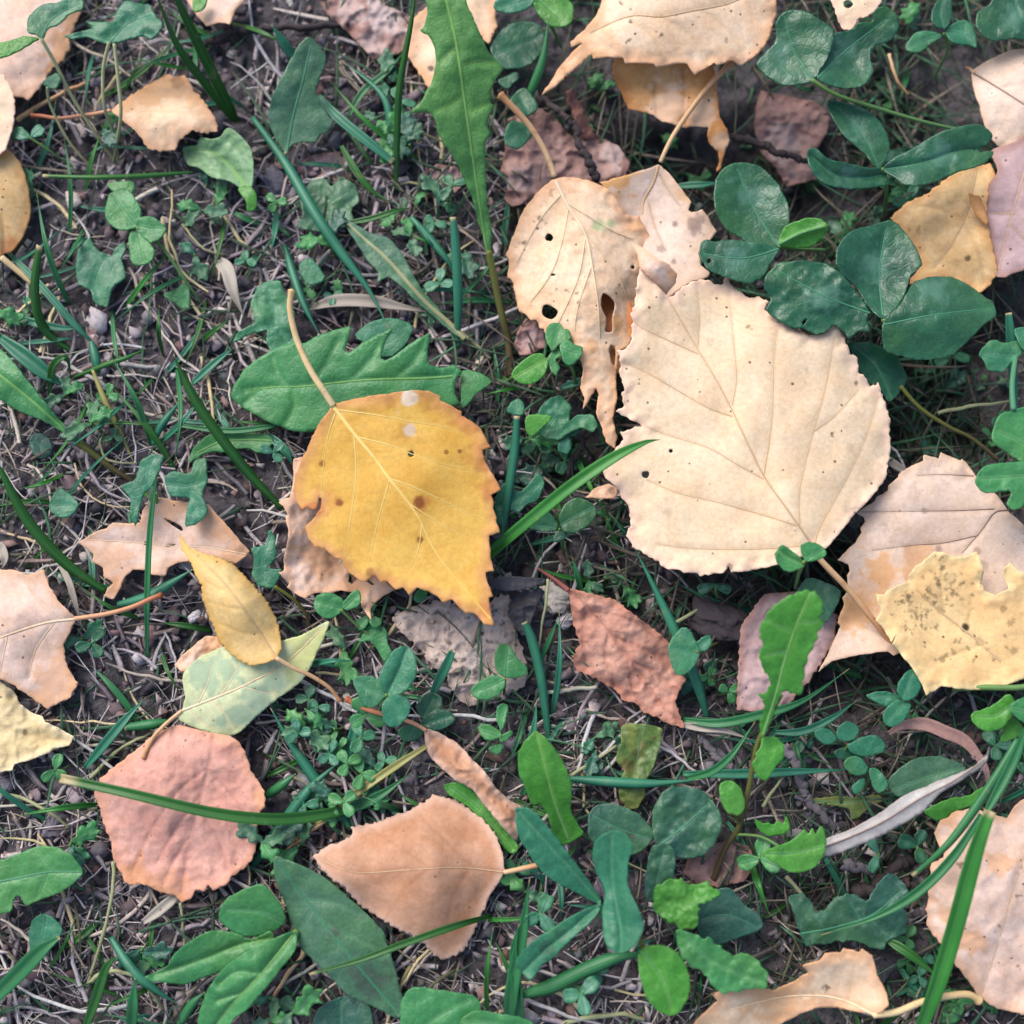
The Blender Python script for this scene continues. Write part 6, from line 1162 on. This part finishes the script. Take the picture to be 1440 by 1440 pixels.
# crumbs of soil
n = 22000; q = NP.uniform(-560, 2000, (n, 2)); r = NP.gamma(1.5, 1.0, n) * 2.1 + 1.1
base = np.array([(1, 0, 0), (-1, 0, 0), (0, 1, 0), (0, -1, 0), (0, 0, 1), (0, 0, -1), (.6, .6, .6), (-.6, .6, .5), (.6, -.6, .5), (-.6, -.6, .6)], float)
fc = np.array([(0, 2, 6), (2, 4, 6), (4, 0, 6), (2, 1, 7), (1, 4, 7), (4, 2, 7), (3, 0, 8), (0, 4, 8), (4, 3, 8), (1, 3, 9), (3, 4, 9), (4, 1, 9), (2, 0, 5), (1, 2, 5), (3, 1, 5), (0, 3, 5)])
pos = P(q[:, 0], q[:, 1], soil(q[:, 0], q[:, 1]) + r * .06)
sc = r * PX
Vv = pos[:, None] + base[None] * NP.uniform(.55, 1.35, (n, len(base), 1)) * sc[:, None, None] * np.array([1, 1, .75])
Ff = (np.arange(n)[:, None, None] * len(base) + fc[None]).reshape(-1, 3)
o = mesh_obj('soil_crumbs', Vv.reshape(-1, 3), Ff, M['crumb'], origin=(0, 0, 0), smooth=False, attrs={'tone': ('FLOAT_COLOR', np.repeat(tone_pick(n, [(102, 97, 104), (122, 117, 124), (78, 72, 78), (148, 143, 149), (94, 90, 97), (114, 105, 105)]), len(base), 0))})
tag(o, 'dark grey brown crumbs of soil', None, None, 'stuff')
# flakes of rotted leaf
n = 7000; q = scatter(n, power=.8); r = NP.gamma(2.2, 1.0, n) * 2.6 + 2.2; an = NP.uniform(0, 6.283, n)
m = 7; th = np.arange(m) / m * 6.283
rad = r[:, None] * NP.uniform(.45, 1.2, (n, m)); el = NP.uniform(.45, 1, n)[:, None]
xx = rad * np.cos(th); yy = rad * np.sin(th) * el
du = xx * np.cos(an)[:, None] - yy * np.sin(an)[:, None]; dv = xx * np.sin(an)[:, None] + yy * np.cos(an)[:, None]
tl = NP.normal(0, .35, (n, 2)); hh = soil(q[:, 0], q[:, 1]) + NP.uniform(.6, 2.4, n)
zz = hh[:, None] + (du * tl[:, :1] + dv * tl[:, 1:]) * PX * 1000 + NP.normal(0, .18, (n, m))
W1 = P(q[:, :1] + du, q[:, 1:] + dv, zz); W0 = P(q[:, 0], q[:, 1], hh + NP.uniform(0, .5, n))[:, None]
Vv = np.concatenate([W0, W1], 1); k = m + 1
fc = np.array([(0, 1 + (a + 1) % m, 1 + a) for a in range(m)])
Ff = (np.arange(n)[:, None, None] * k + fc[None]).reshape(-1, 3)
o = mesh_obj('leaf_litter', Vv.reshape(-1, 3), Ff, M['litter'], origin=(0, 0, 0), smooth=False, attrs={'tone': ('FLOAT_COLOR', np.repeat(tone_pick(n, [(138, 122, 126), (160, 146, 148), (108, 92, 96), (150, 120, 114), (186, 170, 166), (84, 72, 76), (112, 86, 82), (206, 194, 190), (96, 88, 94)]), k, 0))})
md = o.modifiers.new('thickness', 'SOLIDIFY'); md.thickness = .0003
tag(o, 'small flakes of rotted brown leaf', None, None, 'stuff')
# straw fibres
def fibres(n, q, Lr, wr, lift, bow, tones, seg=5, k=4, cap=3.4, flat=.6):
    L = NP.uniform(*Lr, n); w = NP.uniform(*wr, n); an = NP.uniform(0, 6.283, n); bw = NP.normal(0, bow, n) * L
    t_ = np.linspace(-.5, .5, seg + 1)
    sx = t_[None] * L[:, None]; sy = bw[:, None] * (1 - 4 * t_[None] ** 2) + NP.normal(0, .012, (n, seg + 1)) * L[:, None]
    u = q[:, :1] + sx * np.cos(an)[:, None] - sy * np.sin(an)[:, None]; v_ = q[:, 1:] + sx * np.sin(an)[:, None] + sy * np.cos(an)[:, None]
    h0 = NP.uniform(*lift, n); tl = NP.normal(0, .03, n)
    g_ = soil(u, v_)
    hh = np.maximum(g_ + .25, g_.mean(1)[:, None] + h0[:, None] + tl[:, None] * sx * PX * 1000 + (1 - 4 * t_[None] ** 2) * h0[:, None] * .35)
    hh = np.minimum(hh, cap)
    C = P(u, v_, hh)
    T = np.gradient(C, axis=1); T /= np.linalg.norm(T, axis=2, keepdims=True) + 1e-12
    A = np.cross(T, (0, 0, 1.0)); A /= np.linalg.norm(A, axis=2, keepdims=True) + 1e-9; B = np.cross(A, T)
    R = (w[:, None] * PX / 2) * (1 - .5 * (t_[None] + .5) ** 2)
    ang = np.arange(k) * 6.2832 / k
    Vv = C[:, :, None] + R[:, :, None, None] * (np.cos(ang)[None, None, :, None] * A[:, :, None] + flat * np.sin(ang)[None, None, :, None] * B[:, :, None])
    per = (seg + 1) * k
    fc = np.array([(s * k + a, s * k + (a + 1) % k, (s + 1) * k + (a + 1) % k, (s + 1) * k + a) for s in range(seg) for a in range(k)])
    return Vv.reshape(n, per, 3), fc, per, tone_pick(n, tones)
TON = [(204, 196, 194), (188, 179, 178), (172, 162, 163), (208, 196, 180), (192, 178, 162), (158, 149, 152), (222, 214, 212)]
n = 8600; q = scatter(n * 3, power=1.3); q = q[fbm(q[:, 0] / 60, q[:, 1] / 60, 63, 3) + NP.uniform(-.12, .12, len(q)) > .02][:n]; n = len(q)
Vv, fc, per, tn = fibres(n, q, (14, 95), (.9, 3.4), (.1, 2.2), .05, TON + [(120, 104, 104), (104, 90, 92)])
o = mesh_obj('straw_litter', Vv.reshape(-1, 3), (np.arange(n)[:, None, None] * per + fc[None]).reshape(-1, 4), M['litter'], origin=(0, 0, 0), attrs={'tone': ('FLOAT_COLOR', np.repeat(tn, per, 0))})
tag(o, 'fine dry straw fibres matted over the soil', None, None, 'stuff')
# broader bleached scraps of dead grass among the fibres
n = 2500; q = scatter(n, power=1.1)
Vv, fc, per, tn = fibres(n, q, (16, 90), (3.5, 9), (.3, 2.4), .05, [(164, 152, 156), (142, 130, 134), (186, 174, 174), (204, 192, 186), (126, 116, 122), (156, 138, 132)], seg=4, k=4, flat=.16)
o = mesh_obj('dead_grass_litter', Vv.reshape(-1, 3), (np.arange(n)[:, None, None] * per + fc[None]).reshape(-1, 4), M['litter'], origin=(0, 0, 0), attrs={'tone': ('FLOAT_COLOR', np.repeat(tn, per, 0))})
tag(o, 'flat bleached scraps of dead grass over the soil', None, None, 'stuff')
# dim thatch of old grass filling the hollows between the leaves
n = 23000; cand = NP.uniform(-560, 2000, (n * 4, 2)); wgt = np.clip(1.15 - dens(cand[:, 0], cand[:, 1]), .06, 1) + 1.0 * (cand[:, 0] > 1150) * (cand[:, 1] < 640) + .5 * (np.abs(cand - 720).max(1) > 760); q = cand[NP.uniform(0, 2, n * 4) < wgt][:n]; n = len(q)
L = NP.uniform(30, 130, n); an = NP.uniform(0, 6.283, n); t_ = np.linspace(0, 1, 6)
sx = t_[None] * L[:, None]; sy = NP.normal(0, .16, n)[:, None] * L[:, None] * t_[None] ** 2
u = q[:, :1] + sx * np.cos(an)[:, None] - sy * np.sin(an)[:, None]; v_ = q[:, 1:] + sx * np.sin(an)[:, None] + sy * np.cos(an)[:, None]
top = NP.uniform(.8, 9.0, n)
g_ = soil(u, v_); hh = np.minimum(np.maximum(g_ + .2, g_[:, :1] + top[:, None] * np.sin(t_[None] * 2.4)), 4.0)
C = P(u, v_, hh); T = np.gradient(C, axis=1); T /= np.linalg.norm(T, axis=2, keepdims=True) + 1e-12
A = np.cross(T, (0, 0, 1.0)); A /= np.linalg.norm(A, axis=2, keepdims=True) + 1e-9
R = NP.uniform(.8, 2.6, n)[:, None] * PX * (1 - .85 * t_[None] ** 2)
Vv = np.stack([C - A * R[..., None], C + A * R[..., None] * 1.0], 2)
fc = np.array([(2 * a, 2 * a + 1, 2 * a + 3, 2 * a + 2) for a in range(5)]); per = 12
tn = tone_pick(n, [(60, 104, 74), (72, 118, 84), (58, 84, 60), (70, 96, 70), (92, 92, 70), (110, 100, 88), (82, 74, 66), (64, 90, 74), (140, 128, 112), (50, 70, 54)])
o = mesh_obj('grass_thatch', Vv.reshape(-1, 3), (np.arange(n)[:, None, None] * per + fc[None]).reshape(-1, 4), M['litter'], origin=(0, 0, 0), attrs={'tone': ('FLOAT_COLOR', np.repeat(tn, per, 0))})
md = o.modifiers.new('thickness', 'SOLIDIFY'); md.thickness = .00015
tag(o, 'dim thatch of thin old grass in the hollows', None, None, 'stuff')
# countable dry stems
n = 230; q = scatter(n, 10, 1430, 1.3)
Vv, fc, per, tn = fibres(n, q, (70, 190), (3.2, 6.2), (1.0, 3.2), .12, TON[:5] + [(214, 196, 150)], seg=8, k=6, cap=3.9)
for a in range(n):
    o = mesh_obj('straw_stem', Vv[a], fc, M['litter'], attrs={'tone': ('FLOAT_COLOR', np.repeat(tn[a:a + 1], per, 0))})
    tag(o, 'pale dry straw stem lying in the matted litter', 'straw', 'dry straw stems lying on the soil')
# traced dry stems
for lab, s, hs, w in [
 ('white brittle twig running under the dry brown pink leaf', '8 985,940 1100,920 1230,905 1345,895', (3, 4, 4, 4), 7),
 ('thin upright straw beside the blackened curled scrap', '8 1012,165 995,320 965,520 940,725', (10, 9, 6, 2), 4),
 ('thin curved straw touching the long leaf tip', 'd 440,380 425,440 460,500 580,515', (3, 4, 4, 3), 4),
 ('curved straw left of the pale trefoil on soil', 'a 770,945 820,1010 880,1060 960,1080', (2, 3, 3, 2), 4),
 ('red brown pine needle under the small clover stems', 'a 70,505 180,440 280,385 380,340', (2, 3, 3, 2), 7),
 ('arched straw beside the ragged cream leaf end', 'g 0,470 100,490 200,540 290,610', (2, 4, 5, 3), 5),
 ('long straw passing under the round dusty pink leaf', 'g 380,400 470,310 560,250 640,215', (2, 3, 4, 3), 6),
 ('straw slanting below the round dusty pink leaf', 'g 480,760 470,900 430,1080 370,1280', (3, 4, 4, 2), 6),
 ('hooked straw loop left of the rosette', 'g 370,1280 420,1230 520,1220 620,1280 690,1380', (2, 5, 6, 5, 2), 6),
 ('upright straw under the tip of the round dusty pink leaf', 'g 765,930 770,1010 780,1110', (4, 3, 2), 5),
 ('bent tan straw beside the rosette heart', 'g 1290,1130 1200,1250 1150,1350 1140,1440', (3, 4, 3, 2), 6),
 ('tan straw running into the plain rust tan leaf', 'g 1390,565 1280,650 1190,730', (4, 5, 3), 6),
 ('pale stem below the tall dandelion stalk', 'b 480,1390 550,1440 | p 690,505', (3, 3, 2), 7),
 ('straw arch in the gap beside the trefoil', 'h 930,1440 1050,1410 1180,1400 1280,1420', (2, 4, 5, 3), 7),
 ('thin straw above the bare soil behind the bright pointed green leaf', 'h 970,390 1080,320 1160,265', (3, 4, 3), 5),
 ('pale straw below the large cream leaf rim', 'f -60,1200 20,1160 90,1120', (2, 2, 1), 6),
 ('straw crossing the dark gap below the biggest clover', 'f 1080,300 1180,280 1300,265 1420,245', (1, 3, 4, 3), 6),
 ('thin straw in the dark gap under the orange brown leaf', 'c 220,290 225,430 222,570', (8, 4, 0), 3),
 ('pale straw beside the shaded clover and golden tan leaf', 'c 870,230 900,330 950,400', (2, 3, 2), 5),
 ('straw lying across soil under the toothed upright leaf stem', 'i 440,820 510,900 575,985', (2, 3, 2), 6),
 ('straw behind the toothed upright leaf stem', 'i 340,520 400,430 450,360', (3, 5, 4), 5)]:
    o = tube(None, 'straw_stem', M['dry'] if 'white' in lab else M['stalk_tan'] if 'tan' in lab or 'red' in lab else M['stem_pale'], z3(s, hs), w, w * .7, wob=1.2)
    tag(o, lab, 'straw', 'dry straw stems lying on the soil')
# twigs
M['twig'] = stem_mat('dark_twig', (72, 62, 62), (50, 43, 45), k=.8, rough=.8)
M['twig_grey'] = stem_mat('grey_twig', (120, 114, 118), (84, 78, 82), k=.8, rough=.8)
for lab, s, hs, w0, w1, mt in [
 ('dark twig bent across the crumpled brown leaf', 'b 800,385 900,460 975,520 1000,600 1050,690 1075,750', (6, 8, 8, 7, 7, 6), 9, 11, 'twig'),
 ('dark bluish twig lying behind the crossing tall grass blades', 'a 760,150 850,182 1000,135 1200,120 1460,105', (2, 3, 4, 4, 3), 12, 9, 'twig'),
 ('dark stick in the black gap beside the dark clover', 'c 205,580 300,600 420,640 530,680', (0, 1, 1, 0), 12, 8, 'twig'),
 ('knobbly grey twig lying below the toothed upright leaf', 'i 430,270 480,350 500,420 525,490 590,560 640,615', (4, 4, 3, 3, 3, 2), 13, 11, 'twig_grey'),
 ('short grey twig piece below the bright green lobe', 'i 680,765 740,775 795,795', (1, 1, 0), 12, 10, 'twig_grey'),
 ('grey blue twig stub on soil near the tiny clover cluster', 'i 80,230 130,290 200,360 260,390', (2, 2, 2, 1), 9, 11, 'twig_grey'),
 ('thin dark twig in the gap under the slanting wide grass blade', 'e 1030,380 1000,460 960,560', (3, 2, 0), 8, 9, 'twig'),
 ('dark stub of wood on soil under the dark lobed leaf rim', 'i 740,890 820,850 900,780 970,735', (-2, -1, -1, -2), 16, 14, 'twig')]:
    tag(tube(None, 'twig', M[mt], z3(s, hs), w0, w1, wob=3.5, rough=.18, n=14, sides=10), lab, 'twig')
# pale stones and wood chips
def chip(label, u, v, h, rx, ry, rz, tone, name='pebble', cat='pebble'):
    rg = np.random.default_rng(int(u * 3 + v)); nu, nv = 40, 24
    th = np.linspace(0, 2 * np.pi, nu, endpoint=False); ph = np.linspace(.15, np.pi - .15, nv); an = rg.uniform(0, 3)
    T, Pp = np.meshgrid(th, ph)
    X0, Y0, Z0 = np.cos(T) * np.sin(Pp), np.sin(T) * np.sin(Pp), np.cos(Pp)
    rad = 1 + .45 * fbm(X0 * 1.6 + Z0 * 1.1 + u, Y0 * 1.6 - Z0 * .9 + v, 4, 4) + .25 * fbm(X0 * 6 + Z0 * 4 + u, Y0 * 6 - Z0 * 5 + v, 8, 3)
    sg = lambda x: np.sign(x) * np.abs(x) ** .7
    x = sg(np.cos(T)) * np.sin(Pp) * rad * rx; y = sg(np.sin(T)) * np.sin(Pp) * rad * ry; z = np.cos(Pp) * rz * rad
    c = P(u, v, h)
    V = np.stack([c[0] + (x * np.cos(an) - y * np.sin(an)) * PX, c[1] + (x * np.sin(an) + y * np.cos(an)) * PX, c[2] + z * PX], -1).reshape(-1, 3)
    F = [(a * nu + b_, a * nu + (b_ + 1) % nu, (a + 1) * nu + (b_ + 1) % nu, (a + 1) * nu + b_) for a in range(nv - 1) for b_ in range(nu)]
    F += [tuple(range(nu))[::-1], tuple((nv - 1) * nu + b_ for b_ in range(nu))]
    o = mesh_obj(name, V, F, M['crumb'], attrs={'tone': ('FLOAT_COLOR', np.tile(lin(*tone, .8), (len(V), 1)))})
    tag(o, label, cat)
chip('pale angular stone chip beside the dry brown pink leaf stalk', 778, 842, 3, 17, 21, 8, (196, 186, 172))
chip('small whitish stone touching the dry brown pink leaf', 795, 872, 2, 11, 9, 6, (200, 192, 190))
chip('small pale wood chip at the foot of the tall dandelion stalk', 673, 512, 2, 6, 12, 5, (206, 190, 170), 'wood_chip', 'wood chip')
chip('white pebble beside the folded-leaflet clover', 590, 985, 3, 7, 5, 5, (214, 216, 214))
chip('pale stone near the red brown crumb below the pale pink leaf', 274, 868, 3, 9, 6, 5, (204, 196, 198))
chip('grey blue soil clod beside the pale dry chip', 265, 350, 0, 26, 18, 10, (118, 110, 120), 'soil_clod', 'clod')
chip('grey blue soil clod under the long blue green grass blade', 388, 260, 1, 17, 26, 12, (112, 108, 120), 'soil_clod', 'clod')
chip('big dark soil clod beside the largest cream leaf stalk clover', 1010, 872, 0, 40, 26, 14, (74, 66, 70), 'soil_clod', 'clod')
chip('grey soil clod by the straw left of the round dusty pink leaf', 75, 1160, 0, 20, 14, 9, (118, 112, 122), 'soil_clod', 'clod')
chip('light soil clod beside the long leaf on straw', 108, 600, 1, 17, 12, 8, (150, 140, 140), 'soil_clod', 'clod')
chip('dark soil clod right of the pale green leaf', 430, 1130, 0, 18, 16, 9, (104, 98, 108), 'soil_clod', 'clod')
# filler grass, low among the litter
mats = ['g_teal', 'g_mid', 'g_dark', 'g_teal']
for a in range(170):
    while True:
        u, v = RND.uniform(0, 1440), RND.uniform(0, 1440)
        right = u > 620
        if RND.random() < (1.0 if right else .45): break
    L = RND.uniform(40, 130); an = RND.uniform(0, 6.283); cv = RND.uniform(-.25, .25) * L
    pts = []
    for k_, t_ in enumerate((0, .35, .7, 1)):
        x = t_ * L; y = cv * t_ * t_
        uu = u + x * math.cos(an) - y * math.sin(an); vv = v + x * math.sin(an) + y * math.cos(an)
        pts.append((uu, vv, min(4.6, float(soil(uu, vv)) + (.5, 2.5, 3.2, 1.2)[k_])))
    o = ribbon(None, 'grass_blade', M[RND.choice(mats)], pts, RND.uniform(5, 11), n=4)
    tag(o, 'thin low green blade lying among the straw litter', 'grass blade', 'low grass blades in the litter')

# ------------------------------------------------------------------ small growth in the gaps
def covered(u, v, m=10, above=3.0):
    q = np.array([(u, v), (u + m, v), (u - m, v), (u, v + m), (u, v - m)])
    for ol, h in OUTLINES_BIG:
        lo, hi = ol.min(0) - m, ol.max(0) + m
        if h >= above and lo[0] < u < hi[0] and lo[1] < v < hi[1] and inside(q, ol).any(): return True
    return False
OUTLINES_BIG = list(OUTLINES)
for a in range(80):
    for _try in range(60):
        u, v = RND.uniform(0, 1440), RND.uniform(0, 1440); L = RND.uniform(60, 170); an = RND.uniform(0, 6.283); cv = RND.uniform(-.3, .3) * L
        P4 = [(u + t_ * L * math.cos(an) - cv * t_ * t_ * math.sin(an), v + t_ * L * math.sin(an) + cv * t_ * t_ * math.cos(an)) for t_ in (0, .3, .6, 1)]
        if not any(covered(x, y, 6) for x, y in P4[1:]): break
    g0 = float(soil(u, v)); top = RND.uniform(4, 11)
    pts = [(x, y, g0 + hh_ * top + .3) for (x, y), hh_ in zip(P4, (0, .6, 1, .8))]
    tag(ribbon(None, 'grass_blade', M[RND.choice(['g_teal', 'g_mid', 'g_dark', 'g_bright'])], pts, RND.uniform(5, 10), n=5), 'slender green blade arching up between the fallen leaves', 'grass blade', 'slender grass blades between the leaves')
def copy_tree(o, parent=None):
    c = o.copy(); COL.objects.link(c); c.parent = parent
    for ch in o.children: copy_tree(ch, c)
    return c
def place(protos, n, label, group, right_bias):
    first = set(); done = 0; tries = 0
    while done < n and tries < 6000:
        tries += 1
        u, v = RND.uniform(-10, 1450), RND.uniform(-10, 1450)
        if fbm(np.array([u / 120]), np.array([v / 120]), 91, 2)[0] < -.02 or covered(u, v, 14, 1.0) or RND.random() > (1 if u > 420 else right_bias): continue
        i = RND.randrange(len(protos)); src = protos[i]
        o = src if i not in first else copy_tree(src)
        first.add(i)
        o.location = tuple(P(u, v, soil(u, v))); o.rotation_euler = (RND.uniform(-.25, .25), RND.uniform(-.25, .25), RND.uniform(0, 6.283))
        k_ = RND.uniform(.65, 1.25); o.scale = (k_, k_, k_ * RND.uniform(.7, 1.2)); done += 1
protos = []
for i_ in range(6):
    a0 = RND.uniform(0, 120); L0 = RND.uniform(18, 27)
    protos.append(clover('tiny clover sprouting in the litter', (720, 720), [(a0 + k_ * 120 + RND.uniform(-18, 18), L0 * RND.uniform(.85, 1.1), L0 * RND.uniform(.75, .95), RND.uniform(-1.5, 1.5)) for k_ in range(3)], RND.uniform(4, 7), (720 + RND.uniform(-14, 14), 720 + RND.uniform(-14, 14)), ['teal', 'clover', 'fresh'][i_ % 3], mark=i_ % 2 == 0, group='tiny clovers in the litter', sw=3))
place(protos, 75, None, None, .3)
protos = []
for i_ in range(6):
    bl = []
    for k_ in range(RND.choice((2, 3))):
        a0 = RND.uniform(0, 6.283); L0 = RND.uniform(26, 46); ol = []
        for j_ in range(22):
            t_ = j_ / 22 * 2 * math.pi; x = .5 - .5 * math.cos(t_); lob = 1 + .38 * math.cos(t_ * 7 + i_) * (x > .25)
            y = math.sin(t_) * .30 * (.3 + x) * lob
            x = x * (1 + .10 * math.cos(t_ * 7 + i_ + 1.2) * (x > .4))
            ol.append((720 + L0 * (x * math.cos(a0) - y * math.sin(a0)), 720 + L0 * (x * math.sin(a0) + y * math.cos(a0))))
        bl.append((ol, RND.choice(['teal', 'fresh', 'dull', 'darkteal']), RND.uniform(3, 6), dict(mid=[(720, 720), (720 + L0 * .5 * math.cos(a0), 720 + L0 * .5 * math.sin(a0)), (720 + L0 * .92 * math.cos(a0), 720 + L0 * .92 * math.sin(a0))], mw=(1.5, .6), noise=(1.2, 18))))
    protos.append(plant('small ragged weed seedling sprouting in the litter', 'weed_seedling', 'weed', bl, [([(720, 720, 4), (722, 723, 2), (723, 725, float(soil(723, 725)))], 3, 3, 'stem_green')], 'ragged weed seedlings in the litter', root_at=(723, 725)))
place(protos, 80, None, None, .6)
